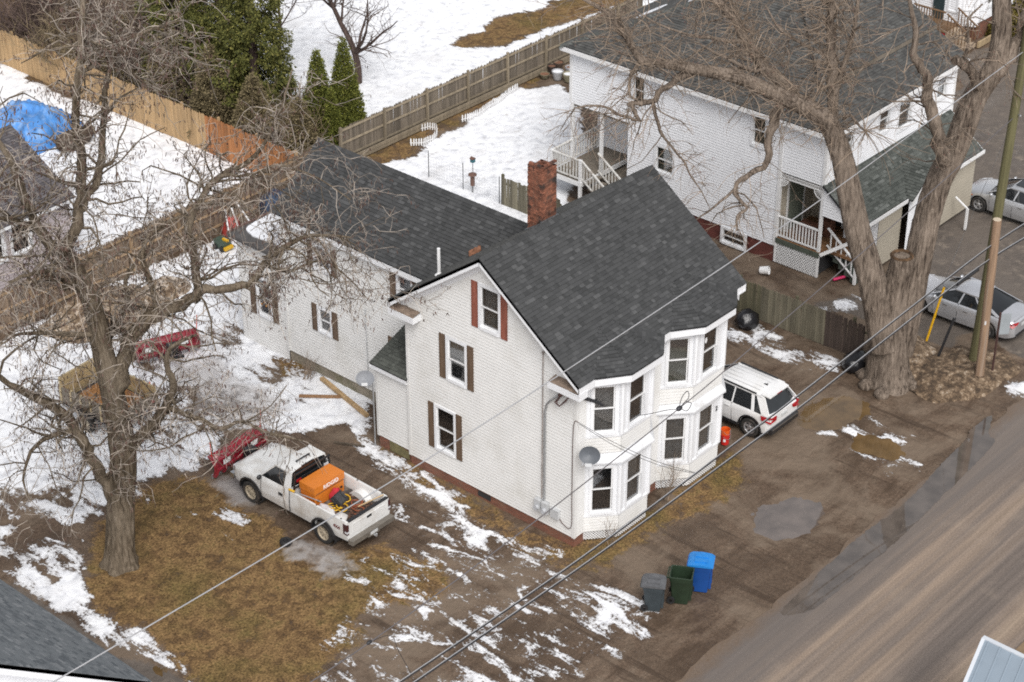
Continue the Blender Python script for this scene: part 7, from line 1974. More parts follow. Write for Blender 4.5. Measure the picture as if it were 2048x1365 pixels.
def rough_tube(mb_, P, n_, rng, amp=0.08, flare=0.0):
    """limb with an uneven, furrowed section"""
    k0 = len(mb_.v)
    pts = [Vector(p[:3]) for p in P]
    ph = [rng.uniform(0, 6.28) for _ in range(6)]
    for i, p in enumerate(pts):
        t = (pts[min(i + 1, len(pts) - 1)] - pts[max(i - 1, 0)]).normalized()
        a = t.cross(Vector((0.31, 0.87, 0.1))).normalized(); b = t.cross(a)
        for j in range(n_):
            th = 2 * math.pi * j / n_
            q = 1 + amp * (math.sin(3 * th + ph[0] + i * 0.06) * 0.7 + math.sin(5 * th + ph[1] - i * 0.04) * 0.5)
            if n_ > 20:
                rd = mnoise.noise(Vector((math.cos(th) * 4.5 + ph[4], math.sin(th) * 4.5, i * 0.16))) ; r2 = mnoise.noise(Vector((math.cos(th) * 9, math.sin(th) * 9 + ph[5], i * 0.3)))
                q += 0.13 * (0.35 - abs(rd)) + 0.08 * (0.3 - abs(r2))
            else: q += rng.uniform(-amp, amp) * 0.5
            if flare and i < 9: q += flare * (1 - i / 9) * (0.5 + 0.5 * math.sin(5 * th + ph[3]))
            mb_.v.append(tuple(p + (a * math.cos(th) + b * math.sin(th)) * P[i][3] * q))
    for i in range(len(pts) - 1):
        for j in range(n_):
            j2 = (j + 1) % n_
            mb_.f.append((k0 + i * n_ + j, k0 + i * n_ + j2, k0 + (i + 1) * n_ + j2, k0 + (i + 1) * n_ + j)); mb_.m.append(0)
    mb_.f.append(tuple(k0 + (len(pts) - 1) * n_ + j for j in range(n_))); mb_.m.append(0)

def twig(mb_, p, d, ln, r, rng, seg, kink, droop, sides=3, lift=0.0):
    pts, rad = [p.copy()], [r]
    for i in range(seg):
        d = (d + Vector((rng.gauss(0, kink), rng.gauss(0, kink), rng.gauss(0, kink) * 0.8 - droop + lift))).normalized()
        p = p + d * (ln / seg)
        pts.append(p.copy()); rad.append(r * (1 - 0.62 * (i + 1) / seg))
    mb_.tube(pts, rad, sides, cap=False)
    return pts, rad

def crown(limbs, rng, mb1, mb2, spec, tips=None):
    """limbs: list of smoothed paths; grows branches, twigs and tips"""
    for P in limbs:
        P = [p for p in P if p[3] < spec['rmax']]
        if len(P) < 2: continue
        L_ = sum((Vector(a[:3]) - Vector(b[:3])).length for a, b in zip(P, P[1:]))
        for _ in range(int(L_ * spec['per_m'])):
            i = rng.randrange(0, len(P) - 1)
            a, b = Vector(P[i][:3]), Vector(P[i + 1][:3])
            p = a.lerp(b, rng.random())
            ax_ = (b - a).normalized()
            sd_ = Vector((rng.gauss(0, 1), rng.gauss(0, 1), rng.gauss(0.1, 0.75)))
            sd_ = (sd_ - ax_ * sd_.dot(ax_) * 0.6).normalized()
            d = (sd_ + ax_ * 0.45 + Vector((0, 0, spec['up']))).normalized()
            r = min(P[i][3] * 0.5, spec['br']) * rng.uniform(0.6, 1.1)
            ln = rng.uniform(*spec['bl'])
            pts, rad = twig(mb1, p, d, ln, r, rng, 6, spec['kink'], spec['droop'], 4)
            for q in range(rng.randint(*spec['n2'])):
                k = rng.randint(1, 5)
                d2 = ((pts[k + 1] - pts[k]).normalized() + Vector((rng.gauss(0, .8), rng.gauss(0, .8), rng.gauss(0.1, .7)))).normalized()
                p2, r2 = twig(mb2, pts[k], d2, rng.uniform(*spec['tl']), max(rad[k] * 0.6, spec['rmin'] * 1.3), rng, 4, spec['kink'] * 1.2, spec['droop'], 3)
                for q3 in range(rng.randint(*spec['n3'])):
                    k3 = rng.randint(1, 4)
                    d3 = ((p2[k3] - p2[k3 - 1]).normalized() + Vector((rng.gauss(0, .9), rng.gauss(0, .9), rng.gauss(0, .8)))).normalized()
                    p3, r3 = twig(mb2, p2[k3], d3, rng.uniform(0.15, 0.5), spec['rmin'], rng, 2, spec['kink'], spec['droop'], 3)
                    if tips is not None: tips.append((p3[-1], d3))
                if tips is not None: tips.append((p2[-1], d2))

# ---- the great bare tree in the front yard
rng = random.Random(21)
yt = thing('bare_tree', 'great spreading bare tree with dangling brown pods on the front lawn', 'tree', (-9.97, 10.12, 0))
org = Vector(yt.location)
def limb_objs(T, parent, m, rng, sides=12, rs=1.0):
    paths = []
    for k, P in T:
        if k != 'twig':
            Q = smooth_path([(p[0], p[1], p[2], p[3] * rs) for p in P], 3 if k == 'limb' else 7)
            # knobbly limbs
            if k == 'limb':
                Q = [Q[0]] + [(q[0] + rng.gauss(0, .25) * q[3], q[1] + rng.gauss(0, .25) * q[3], q[2] + rng.gauss(0, .3) * q[3], q[3] * rng.uniform(0.93, 1.07)) for q in Q[1:]]
            paths.append(Q)
            mb_ = MB(); rough_tube(mb_, [(q[0] - org.x, q[1] - org.y, q[2] - org.z, q[3]) for q in Q], 72 if k in ('trunk', 'stem') else sides, rng, 0.07 if k in ('trunk', 'stem') else 0.05, 0.22 if k == 'trunk' else 0)
            me_ = mb_.mesh(k, m, smooth=75, merge=1e-5)
            mobj('trunk' if k == 'trunk' else ('stem' if k == 'stem' else 'limb'), me_, parent)
    return paths
paths = limb_objs(YARD_TREE, yt, BARK1, rng, rs=0.9)
mb1, mb2, tips = MB(), MB(), []
crown(paths, rng, mb1, mb2, dict(rmax=0.27, per_m=4.5, up=0.20, br=0.045, bl=(0.7, 2.9), kink=0.36, droop=0.05, n2=(3, 8), n3=(1, 4), tl=(0.4, 1.3), rmin=0.0095), tips)
# long weeping shoots
for P in paths[1:]:
    for _ in range(14):
        q = rng.choice(P)
        if q[3] < 0.18: twig(mb2, Vector(q[:3]), Vector((rng.gauss(0, .6), rng.gauss(0, .6), 0.2)).normalized(), rng.uniform(1.2, 2.6), 0.014, rng, 9, 0.25, 0.28, 3)
for mb_, nm, m in ((mb1, 'branchwork', BARK1), (mb2, 'twigs', TWIG1)):
    mb_.v = [(v[0] - org.x, v[1] - org.y, v[2] - org.z) for v in mb_.v]
    mb_.build(nm, m, yt, kind='stuff')
mb = MB()
rng.shuffle(tips)
for p, d in tips[:12000]:
    p = p - org
    for _ in range(2):
        q = p + Vector((rng.gauss(0, .05), rng.gauss(0, .05), -rng.uniform(0, .05)))
        h = rng.uniform(0.06, 0.13); a = rng.uniform(0, 6.28); w_ = 0.014
        u = Vector((math.cos(a), math.sin(a), 0)) * w_; s_ = Vector((rng.gauss(0, .03), rng.gauss(0, .03), -h))
        mb.face([q - u, q + u, q + u * 0.8 + s_, q - u * 0.8 + s_])
mb.build('pods', POD, yt, kind='stuff')

# ---- the giant twin-stemmed tree by the driveway
rng = random.Random(33)
st = thing('bare_tree', 'giant twin stemmed maple with hollow sawn stub beside the driveway', 'tree', (15.04, -2.1, 0))
org = Vector(st.location)
paths = limb_objs(STREET_TREE, st, BARK2, rng, rs=0.69)
# hollow of the sawn stub
tp = Vector(paths[0][-1][:3]) - org
mb = MB(); mb.lathe([(0.42, -0.02), (0.36, 0.05), (0.28, 0.0), (0.22, -0.25), (0.05, -0.5), (0.001, -0.5)], 18, tp + Vector((0, 0, 0.02)))
mb.build('stub_hollow', mat('rotten_heartwood', (0.075, 0.042, 0.02), 0.95, 0.8, 7.0, bump=0.9, bscale=12), st, smooth=50)
for k in range(12):
    a = rng.uniform(0, 6.28); rr = rng.uniform(0.75, 1.15)
    mb = MB(); mb.ball(Vector((math.cos(a) * rr, math.sin(a) * rr, 0.05)), rng.uniform(0.14, 0.3), 8, 5, (1, 1, 0.8)); mb.build('root_burl', BARK2, st, smooth=60)
mb1, mb2, tips = MB(), MB(), []
crown([p for i, p in enumerate(paths) if i > 0 and not 5 <= i <= 10], rng, mb1, mb2, dict(rmax=0.30, per_m=3.3, up=0.12, br=0.036, bl=(0.6, 2.6), kink=0.26, droop=0.07, n2=(2, 6), n3=(0, 2), tl=(0.5, 1.5), rmin=0.0095), tips)
crown(paths[5:11], rng, mb1, mb2, dict(rmax=0.30, per_m=1.9, up=-0.05, br=0.03, bl=(0.6, 2.2), kink=0.24, droop=0.10, n2=(1, 4), n3=(0, 2), tl=(0.5, 1.3), rmin=0.0095), tips)
# water sprouts along the thick limbs
for P in (paths[1], paths[2], paths[3]):
    for _ in range(270):
        q = rng.choice(P[len(P) // 3:])
        d = Vector((rng.gauss(0, 1), rng.gauss(0, 1), rng.gauss(0.3, .8))).normalized()
        pts, rad = twig(mb2, Vector(q[:3]) + d * q[3] * 0.9, d, rng.uniform(0.5, 2.1), 0.014, rng, 5, 0.22, 0.02, 3)
        for _ in range(2):
            twig(mb2, pts[rng.randint(1, 4)], (d + Vector((rng.gauss(0, .7), rng.gauss(0, .7), rng.gauss(0, .7)))).normalized(), rng.uniform(0.3, 0.8), 0.009, rng, 3, 0.2, 0.03, 3)
# dense shoots at the crown's top and weeping twigs over the roofs
for P in (paths[5], paths[7], paths[8], paths[9], paths[10]):
    for _ in range(16):
        q = rng.choice(P)
        d = Vector((rng.gauss(0, .8), rng.gauss(0, .8), rng.gauss(-0.1, .5))).normalized()
        pts, rad = twig(mb2, Vector(q[:3]), d, rng.uniform(0.8, 2.4), 0.014, rng, 8, 0.2, 0.16, 3)
        for _ in range(3):
            p2, _r = twig(mb2, pts[rng.randint(2, 7)], (d + Vector((rng.gauss(0, .7), rng.gauss(0, .7), -0.3))).normalized(), rng.uniform(0.3, 0.9), 0.009, rng, 4, 0.25, 0.1, 3)
            tips.append((p2[-1], d)); tips.append((p2[2], d))
# burst of shoots on the little side limb
q = Vector(paths[15][-1][:3])
for _ in range(26):
    d = Vector((rng.gauss(0.3, .8), rng.gauss(-0.3, .8), rng.gauss(0.0, .7))).normalized()
    twig(mb2, q, d, rng.uniform(0.8, 2.6), 0.016, rng, 7, 0.15, 0.06, 3)
for mb_, nm, m in ((mb1, 'branchwork', BARK2), (mb2, 'twigs', TWIG2)):
    mb_.v = [(v[0] - org.x, v[1] - org.y, v[2] - org.z) for v in mb_.v]
    mb_.build(nm, m, st, kind='stuff')
mb = MB()
rng.shuffle(tips)
for p, d in tips[:4500]:
    p = p - org
    for _ in range(2):
        q = p + Vector((rng.gauss(0, .06), rng.gauss(0, .06), rng.gauss(0, .06)))
        u = Vector((rng.gauss(0, 1), rng.gauss(0, 1), rng.gauss(0, 1))).normalized() * 0.016; v = Vector((rng.gauss(0, 1), rng.gauss(0, 1), rng.gauss(0, 1))).normalized() * 0.016
        mb.face([q - u, q - v, q + u, q + v])
mb.build('buds', BUD, st, kind='stuff')

# ---- generic bare trees and brush
def bare_tree(label, loc, h, seed, m1, m2, nl=7, spread=0.5, name='bare_tree', r0=0.16, per_m=2.2, stems=1, group=None, dens=(2, 4)):
    rng = random.Random(seed)
    t = thing(name, label, 'tree', loc, 0, group)
    limbs = []
    for s in range(stems):
        p = Vector((rng.gauss(0, .25) * (stems > 1), rng.gauss(0, .25) * (stems > 1), -0.1)); d = Vector((rng.gauss(0, .15), rng.gauss(0, .15), 1)).normalized()
        P = []
        k = 7
        for i in range(k + 1):
            P.append((*p, r0 * (1 - 0.6 * i / k)))
            d = (d + Vector((rng.gauss(0, .12), rng.gauss(0, .12), 0.05))).normalized(); p = p + d * (h * 0.7 / k)
        limbs.append(P)
        mb_ = MB(); rough_tube(mb_, smooth_path(P, 2), 10, rng, 0.05, 0.2); mobj('trunk', mb_.mesh('trunk', m1, smooth=70, merge=1e-5), t)
        for _ in range(nl):
            i = rng.randint(2, k); a = rng.uniform(0, 6.28)
            q = Vector(P[i][:3]); d2 = Vector((math.cos(a) * spread, math.sin(a) * spread, rng.uniform(0.4, 1.0))).normalized()
            Q = []; n_ = 6; L2 = h * rng.uniform(0.3, 0.55)
            for j in range(n_ + 1):
                Q.append((*q, P[i][3] * 0.62 * (1 - 0.75 * j / n_)))
                d2 = (d2 + Vector((rng.gauss(0, .18), rng.gauss(0, .18), rng.gauss(0.05, .12)))).normalized(); q = q + d2 * (L2 / n_)
            limbs.append(Q)
            mb_ = MB(); rough_tube(mb_, Q, 6, rng, 0.03); mobj('limb', mb_.mesh('limb', m1, smooth=70, merge=1e-5), t)
    mb1, mb2 = MB(), MB()
    crown(limbs, rng, mb1, mb2, dict(rmax=r0 * 0.9, per_m=per_m, up=0.3, br=0.03, bl=(0.5, h * 0.28), kink=0.2, droop=0.0, n2=dens, n3=(0, 2), tl=(0.4, 1.1), rmin=0.009))
    mb2.raw(mb1.v, mb1.f)
    mb2.build('twigs', m2, t, kind='stuff')
    return t
BARKD = bark_mat('dark_bark', (0.045, 0.03, 0.026), (0.09, 0.063, 0.054), (0.15, 0.11, 0.095))
bare_tree('dark bare tree in the snowy field behind the weathered fence', (21.0, 30.7, 0), 8.0, 6, BARKD, TWIG3, nl=11, spread=0.85, r0=0.17, per_m=3.2)
bare_tree('slim dark bare tree between the evergreens and the snowy field', (18.6, 33.5, 0), 9.0, 8, BARKD, TWIG3, nl=6, spread=0.5, r0=0.09)
for i, (x_, y_, h, s) in enumerate(((15.5, 47.5, 7.0, 11), (13.2, 42.5, 6.5, 12), (17.5, 44.0, 8.0, 13), (14.0, 38.0, 6.0, 14), (12.9, 33.5, 5.0, 15))):
    bare_tree(('tall', 'first brushy', 'second brushy', 'low', 'thin')[i] + ' leafless brown tree behind the tan fence, ' + ('at the far left end', 'left of the dark gap', 'rear left', 'beside the brown conifers', 'below the evergreens')[i], (x_, y_, 0), h, s, BARKD, TWIG2 if i % 2 else TWIG3, nl=8, spread=0.7, r0=0.11, per_m=2.0, stems=2, group='brushy trees behind the tan fence', dens=(3, 5))

def thicket(label, loc, r, h, seed, m, n_=130):
    rng = random.Random(seed)
    t = thing('brush', label, 'brush', loc, 0, 'thickets behind the tan fence')
    mb_ = MB()
    for k in range(n_):
        a = rng.uniform(0, 6.28); q = r * math.sqrt(rng.random()) * 0.8
        d = Vector((math.cos(a) * 0.4, math.sin(a) * 0.4, 1)).normalized()
        pts, rad = twig(mb_, Vector((math.cos(a) * q, math.sin(a) * q, 0)), d, h * rng.uniform(0.6, 1.15), 0.022, rng, 6, 0.15, 0.0, 3)
        for _ in range(6):
            p2, _r = twig(mb_, pts[rng.randint(1, 5)], (d + Vector((rng.gauss(0, .7), rng.gauss(0, .7), 0.1))).normalized(), h * rng.uniform(0.2, 0.45), 0.012, rng, 4, 0.2, 0, 3)
            twig(mb_, p2[2], Vector((rng.gauss(0, 1), rng.gauss(0, 1), rng.gauss(0.3, 1))).normalized(), h * 0.2, 0.010, rng, 3, 0.2, 0, 3)
    mb_.build('stems', m, t, kind='stuff')
M_BRUSH = mat('purple_brown_brush', (0.115, 0.080, 0.068), 0.9, 0.35, 1.5, rand=0.4); M_BRUSH2 = mat('straw_brown_brush', (0.19, 0.145, 0.085), 0.9, 0.35, 1.5, rand=0.4)
for i, (x_, y_, r, h) in enumerate(((13.0, 46.5, 1.8, 3.6), (14.5, 43.5, 1.8, 3.8), (13.0, 40.8, 1.5, 3.4), (15.6, 40.5, 1.8, 4.2), (17.2, 47.0, 2.0, 4.0), (17.5, 42.5, 1.8, 4.0), (14.8, 37.2, 1.6, 4.2), (19.5, 45.0, 2.0, 4.0))):
    thicket('dense leafless brown thicket behind the far end of the tan fence', (x_, y_, 0), r, h, 300 + i, M_BRUSH if i % 3 != 2 else M_BRUSH2)
thicket('low straw brown brush beside the arborvitae behind the orange fence', (13.9, 27.6, 0), 1.2, 2.6, 320, M_BRUSH2, 110)
# ---- evergreens: sprays of small scale-leaf faces
def leaf_mat(name, lo, mid, hi):
    m, n, l, p = nt(name)
    c = ramp(n, l, randn(n, l), [(0.0, lo), (0.5, mid), (0.85, mid), (1.0, hi)])
    l.new(c, p.inputs['Base Color']); p.inputs['Roughness'].default_value = 0.75; p.inputs['Specular IOR Level'].default_value = 0.25
    MATS[name] = m
    return m
ARB = leaf_mat('arborvitae_green', (0.045, 0.060, 0.012), (0.145, 0.155, 0.030), (0.28, 0.28, 0.06))
CED = leaf_mat('cedar_olive', (0.030, 0.038, 0.010), (0.105, 0.106, 0.026), (0.27, 0.245, 0.07))
DEAD = leaf_mat('brown_needles', (0.07, 0.055, 0.03), (0.17, 0.135, 0.072), (0.28, 0.225, 0.13))
def evergreen(label, loc, h, rad, seed, m, n_, size, droop=0.3, taper=1.0, base=0.0, group=None, gap=0.0, sprays=6, mtrunk=None):
    rng = random.Random(seed)
    t = thing('evergreen_tree', label, 'tree', loc, 0, group)
    mb_ = MB(); rough_tube(mb_, [(0, 0, -0.1, rad * 0.13), (0.03, 0.02, h * 0.5, rad * 0.09), (0, 0, h * 0.93, 0.02)], 8, rng, 0.05); mobj('trunk', mb_.mesh('trunk', BARKD, smooth=70, merge=1e-5), t)
    mb_ = MB()
    ph = [rng.uniform(0, 6.28) for _ in range(8)]
    for k in range(n_):
        z = h * (base + (1 - base) * (1 - math.sqrt(rng.random()) * 0.999 if taper > 0.5 else rng.random()))
        f = (z / h - base) / (1 - base)
        rr = rad * (1 - f ** 1.25) ** 0.85 * min(1.0, 0.55 + f * 4)
        a = rng.uniform(0, 6.28)
        lump = 1 + (0.5 if gap > 0.3 else 0.25) * mnoise.noise(Vector((math.cos(a) * 2.2 + seed, math.sin(a) * 2.2, z * 0.9))) + 0.2 * mnoise.noise(Vector((math.cos(a) * 5, math.sin(a) * 5 + seed, z * 2.3)))
        if gap and mnoise.noise(Vector((math.cos(a) * 2.6, math.sin(a) * 2.6 + seed * 1.7, z * 1.1))) > 0.5 - gap: continue
        r = rr * lump * (rng.random() ** 0.30)
        c = Vector((math.cos(a) * r, math.sin(a) * r, z))
        out = Vector((math.cos(a), math.sin(a), 0.0))
        for s in range(sprays):
            d = (out * rng.uniform(0.5, 1.0) + Vector((rng.gauss(0, .45), rng.gauss(0, .45), rng.uniform(-0.5, 0.8) - droop))).normalized()
            side = d.cross(Vector((rng.gauss(0, .4), rng.gauss(0, .4), 1))).normalized()
            L_ = size * rng.uniform(0.6, 1.3); w_ = L_ * rng.uniform(0.22, 0.4)
            q = c + Vector((rng.gauss(0, size * .5), rng.gauss(0, size * .5), rng.gauss(0, size * .5)))
            mid = q + d * L_ * 0.55 - Z * 0.03
            mb_.raw([q, mid - side * w_, q + d * L_ - Z * droop * 0.15 * L_, mid + side * w_], [(0, 1, 2, 3)])
    mb_.build('foliage', m, t, kind='stuff')
    return t
evergreen('tall narrow arborvitae, highest of the three at the fence corner', (15.75, 26.1, 0), 5.2, 1.0, 51, ARB, 5200, 0.09, -0.25, sprays=6, group='arborvitae at the fence corner')
evergreen('middle arborvitae behind the highest of the three', (14.95, 26.9, 0), 4.7, 0.95, 52, ARB, 4600, 0.09, -0.25, sprays=6, group='arborvitae at the fence corner')
evergreen('shortest arborvitae in front of the three at the fence corner', (14.75, 25.9, 0), 3.3, 0.6, 53, ARB, 2600, 0.085, -0.25, sprays=6, group='arborvitae at the fence corner')
for i, (x_, y_, h, r, lab) in enumerate(((14.9, 33.0, 12.5, 2.1, 'huge olive green cedar in the middle of the evergreen row'), (14.6, 30.6, 12.0, 1.9, 'huge olive green cedar right of the evergreen row, nearest the field'), (14.2, 35.2, 11.5, 1.9, 'huge olive green cedar at the left of the evergreen row'))):
    evergreen(lab, (x_, y_, 0), h, r, 61 + i, CED, 6800, 0.125, 0.5, base=0.06, gap=0.36, sprays=8, group='cedars behind the orange fence')
for i, (x_, y_, h, r, lab) in enumerate(((12.7, 28.6, 3.9, 1.25, 'brown needled conifer just behind the orange fence end'), (12.8, 31.4, 4.4, 1.35, 'brown needled conifer behind the tan fence below the cedars'), (13.0, 34.6, 4.6, 1.4, 'brown needled conifer behind the middle of the tan fence'), (13.1, 37.9, 4.2, 1.3, 'brown needled conifer at the left of its row'), (13.3, 26.3, 3.2, 0.95, 'low brown conifer beside the arborvitae'))):
    evergreen(lab, (x_, y_, 0), h, r, 71 + i, DEAD, 2800, 0.11, 0.1, base=0.0, gap=0.15, sprays=6, group='brown conifers behind the tan fence')
M_HEDGE = leaf_mat('hedge_olive', (0.04, 0.035, 0.008), (0.12, 0.095, 0.018), (0.2, 0.16, 0.035))
def shrub(label, loc, r, h, seed, m, n_=700):
    rng = random.Random(seed)
    t = thing('shrub', label, 'shrub', loc)
    mb_ = MB()
    for k in range(n_):
        v = Vector((rng.gauss(0, 1), rng.gauss(0, 1), rng.gauss(0, 1))).normalized()
        q = Vector((v.x * r, v.y * r, abs(v.z) * h)) * (0.75 + 0.3 * rng.random())
        for s in range(4):
            a = Vector((rng.gauss(0, 1), rng.gauss(0, 1), rng.gauss(0, 1))).normalized() * 0.07; b = Vector((rng.gauss(0, 1), rng.gauss(0, 1), rng.gauss(0, 1))).normalized() * 0.07
            o_ = Vector((rng.gauss(0, .06), rng.gauss(0, .06), rng.gauss(0, .06)))
            mb_.face([q + o_ - a, q + o_ - b, q + o_ + a, q + o_ + b])
    mb_.build('foliage', m, t, kind='stuff')
    mb_ = MB(); mb_.cyl((0, 0, -0.1), (0, 0, h * 0.6), 0.05, 6); mb_.build('stem', BARKD, t)
shrub('large rounded olive shrub in front of the far white house', (46.2, 10.6, 0), 1.0, 1.1, 81, M_HEDGE)
shrub('second rounded olive shrub further along the far white house', (48.2, 10.9, 0), 1.1, 1.2, 82, M_HEDGE)
def sprigs(label, loc, seed, n_=8, h=1.3):
    rng = random.Random(seed)
    t = thing('leafless_shrub', label, 'shrub', loc, 0, 'leafless shrubs below the bay windows')
    mb_ = MB()
    for k in range(n_):
        d = Vector((rng.gauss(0, .35), rng.gauss(-.1, .3), 1)).normalized()
        pts, rad = twig(mb_, Vector((rng.gauss(0, .08), rng.gauss(0, .08), 0)), d, h * rng.uniform(0.6, 1.1), 0.011, rng, 6, 0.12, 0.0, 4)
        for _ in range(3): twig(mb_, pts[rng.randint(1, 5)], (d + Vector((rng.gauss(0, .5), rng.gauss(0, .5), 0.2))).normalized(), h * 0.4, 0.006, rng, 4, 0.15, 0, 3)
    mb_.build('stems', TWIG2, t, kind='stuff')
sprigs('leafless twiggy shrub between the two bays of the white house', (3.95, -0.55, 0), 91, 10, 1.6)
sprigs('leafless twiggy shrub against the left bay of the white house', (0.85, -0.75, 0), 92, 8, 1.1)
sprigs('leafless twiggy shrub beside the wing of the white house', (1.3, 13.6, 0), 93, 14, 1.2)

# ================================================================ poles and wires
def pole(label, base, top, r0, r1, m, name='utility_pole'):
    t = thing(name, label, 'utility pole', base)
    mb_ = MB(); b, e = Vector((0, 0, -0.3)), Vector(top) - Vector(base)
    k = 10
    mb_.tube([b.lerp(e, i / k) for i in range(k + 1)], [r0 + (r1 - r0) * i / k for i in range(k + 1)], 16, jit=0.02)
    mb_.build('shaft', m, t, smooth=50)
    return t
M_POLE1 = mat('mossy_pole', (0.125, 0.115, 0.055), 0.9, 0.3, 2.0, bump=0.6, bscale=12, stretch=(6, 6, 0.25))
M_POLE2 = mat('weathered_pole', (0.28, 0.185, 0.12), 0.9, 0.35, 2.0, bump=0.6, bscale=12, stretch=(6, 6, 0.25), dirt=(0.30, 0.26, 0.22), dscale=1.2)
p1 = pole('tall mossy green utility pole in the dirty snow bank', (17.95, -3.87, 0), (18.2, -4.05, 13.2), 0.19, 0.15, M_POLE1)
mb = MB(); mb.box(-0.2, -0.23, 5.9, -0.12, -0.19, 6.0); mb.build('tag_plate', M_YEL, p1)
mb = MB(); mb.cyl((0.25, -0.2, 9.9), (0.1, -0.42, 9.95), 0.03, 8); mb.cyl((0.2, -0.18, 12.1), (0.05, -0.4, 12.15), 0.03, 8); mb.build('wire_bracket', M_METAL, p1)
p2 = pole('short brown cut off pole leaning beside the mossy pole', (17.13, -4.59, 0), (17.02, -4.48, 6.5), 0.16, 0.15, M_POLE2)
mb = MB(); mb.lathe([(0.15, 0.0), (0.10, 0.012), (0.001, 0.012)], 14, (-0.11, 0.11, 6.5)); mb.build('sawn_top', mat('sawn_wood', (0.5, 0.42, 0.32), 0.8, 0.2, 9.0), p2)
mb = MB(); mb.box(-0.19, -0.05, 2.4, -0.15, 0.02, 2.55); mb.build('tag_plate', M_WHITE, p2)
M_CABLE = mat('black_cable', (0.025, 0.025, 0.028), 0.5, 0.2, 2.0); M_BARE = mat('bare_aluminium_wire', (0.55, 0.55, 0.56), 0.4, 0.1, 2.0, metal=0.6)
def wire(label, pts, r, m, name='overhead_wire', group='overhead wires'):
    P = [Vector(p) for p in pts]
    out = []
    n_ = len(P)
    for i in range(n_ - 1):
        a, b, c_, d = P[max(i - 1, 0)], P[i], P[i + 1], P[min(i + 2, n_ - 1)]
        for s in range(8):
            t = s / 8
            out.append(0.5 * ((2 * b) + (c_ - a) * t + (2 * a - 5 * b + 4 * c_ - d) * t * t + (3 * b - a - 3 * c_ + d) * t ** 3))
    out.append(P[-1])
    mb_ = MB(); mb_.tube(out, r, 6)
    return tag(mb_.build(name, m, None, smooth=60), label, 'wire', group)
wire('highest bare wire crossing in front of the white house roof', [(-24, -4, 10.95), (-16.4, -4, 10.74), (-10.7, -4, 10.66), (-5.4, -4, 10.74), (3.4, -4, 11.03), (10.7, -4, 11.53), (18.2, -4.05, 12.2)], 0.016, M_BARE)
wire('middle service wire carrying the splice to the white house', [(-17, -4, 6.45), (-12.9, -4, 6.32), (-6.8, -4, 6.55), (-0.3, -4, 7.07), (3.2, -4, 7.5), (10, -4, 8.45), (18.3, -4.05, 9.85)], 0.016, mat('grey_cable', (0.12, 0.11, 0.115), 0.5, 0.2, 2.0))
wa = [(-14, -4.2, 4.7), (-4.9, -4.2, 4.43), (3.2, -4.2, 4.6), (5.6, -4.2, 4.68), (11, -4.25, 5.0), (16.9, -4.45, 5.5), (22, -4.6, 5.4)]
wb = [(-14, -4.2, 4.35), (-4.4, -4.2, 4.12), (3.2, -4.2, 4.14), (6.5, -4.2, 4.2), (11, -4.25, 4.5), (16.9, -4.45, 4.95), (23, -4.6, 4.6)]
wire('upper thick black cable of the pair slung along the street', wa, 0.024, M_CABLE)
wire('lower thick black cable of the pair slung along the street', wb, 0.026, M_CABLE)
wire('bare messenger strand riding on the upper black cable', [(x_, y_ - 0.0, z_ + 0.045) for x_, y_, z_ in wa], 0.013, M_BARE)
wire('bare messenger strand riding on the lower black cable', [(x_, y_, z_ + 0.045) for x_, y_, z_ in wb], 0.013, M_BARE)
wire('service drop from the black mast arm to the middle wire', [(1.7, -0.62, 4.35), (1.4, -1.6, 5.0), (0.6, -2.9, 6.1), (-0.28, -4.0, 7.05)], 0.011, M_CABLE)
wire('left telephone drop from the house corner to the street cable', [(0.0, -0.10, 4.74), (0.15, -1.4, 4.5), (0.3, -2.9, 4.42), (0.48, -4.2, 4.52)], 0.008, M_CABLE)
wire('right telephone drop from the house corner to the street cable', [(0.0, -0.12, 4.70), (0.2, -1.4, 4.35), (0.35, -2.9, 4.28), (0.5, -4.2, 4.48)], 0.008, M_CABLE)
wire('telephone lead running down the street corner of the house', [(0.0, -0.1, 4.74), (-0.04, 0.08, 4.5), (-0.045, 0.09, 2.0), (-0.045, 0.1, 0.75), (-0.045, 0.45, 0.72), (-0.045, 0.62, 0.95)], 0.012, mat('brown_cable', (0.10, 0.06, 0.05), 0.6), group=None)
wire('thin guy wire from the mossy pole into the parking area', [(18.1, -4.0, 9.6), (19.6, -2.2, 4.8), (21.0, -0.5, 0.05)], 0.008, M_METAL)
wire('cable loop tied at the splice on the middle wire', [(-0.3, -4.0, 7.06), (-0.2, -4.02, 7.42), (0.05, -4.02, 7.5), (0.15, -4.0, 7.22), (-0.2, -4, 7.08), (0.1, -4.0, 6.8), (0.3, -4.0, 6.95), (0.05, -4, 7.14)], 0.012, M_CABLE, group=None)
tag(MB().ball((-0.28, -4.0, 7.07), 0.11, 8, 6, (1.2, 0.7, 0.7)).build('wire_splice', M_CABLE, smooth=60), 'black splice knot on the middle service wire', 'splice')
wire('second cable tail hanging from the lower middle wire', [(-12.8, -4, 6.32), (-12.2, -4.1, 6.2), (-12.0, -4.15, 5.6), (-11.6, -4.2, 4.6)], 0.008, M_CABLE, group=None)
tag(MB().ball((-12.85, -4.0, 6.33), 0.075, 8, 6, (1.3, 0.7, 0.7)).build('wire_splice', M_CABLE, smooth=60), 'black splice over the muddy yard at the picture bottom', 'splice')
tag(MB().tube([(14.9, -4.37, 4.82), (15.6, -4.4, 4.85), (16.2, -4.42, 4.88)], 0.075, 8).build('cable_closure', M_BLACKP, smooth=60), 'black cable closure hanging beside the brown pole', 'closure')
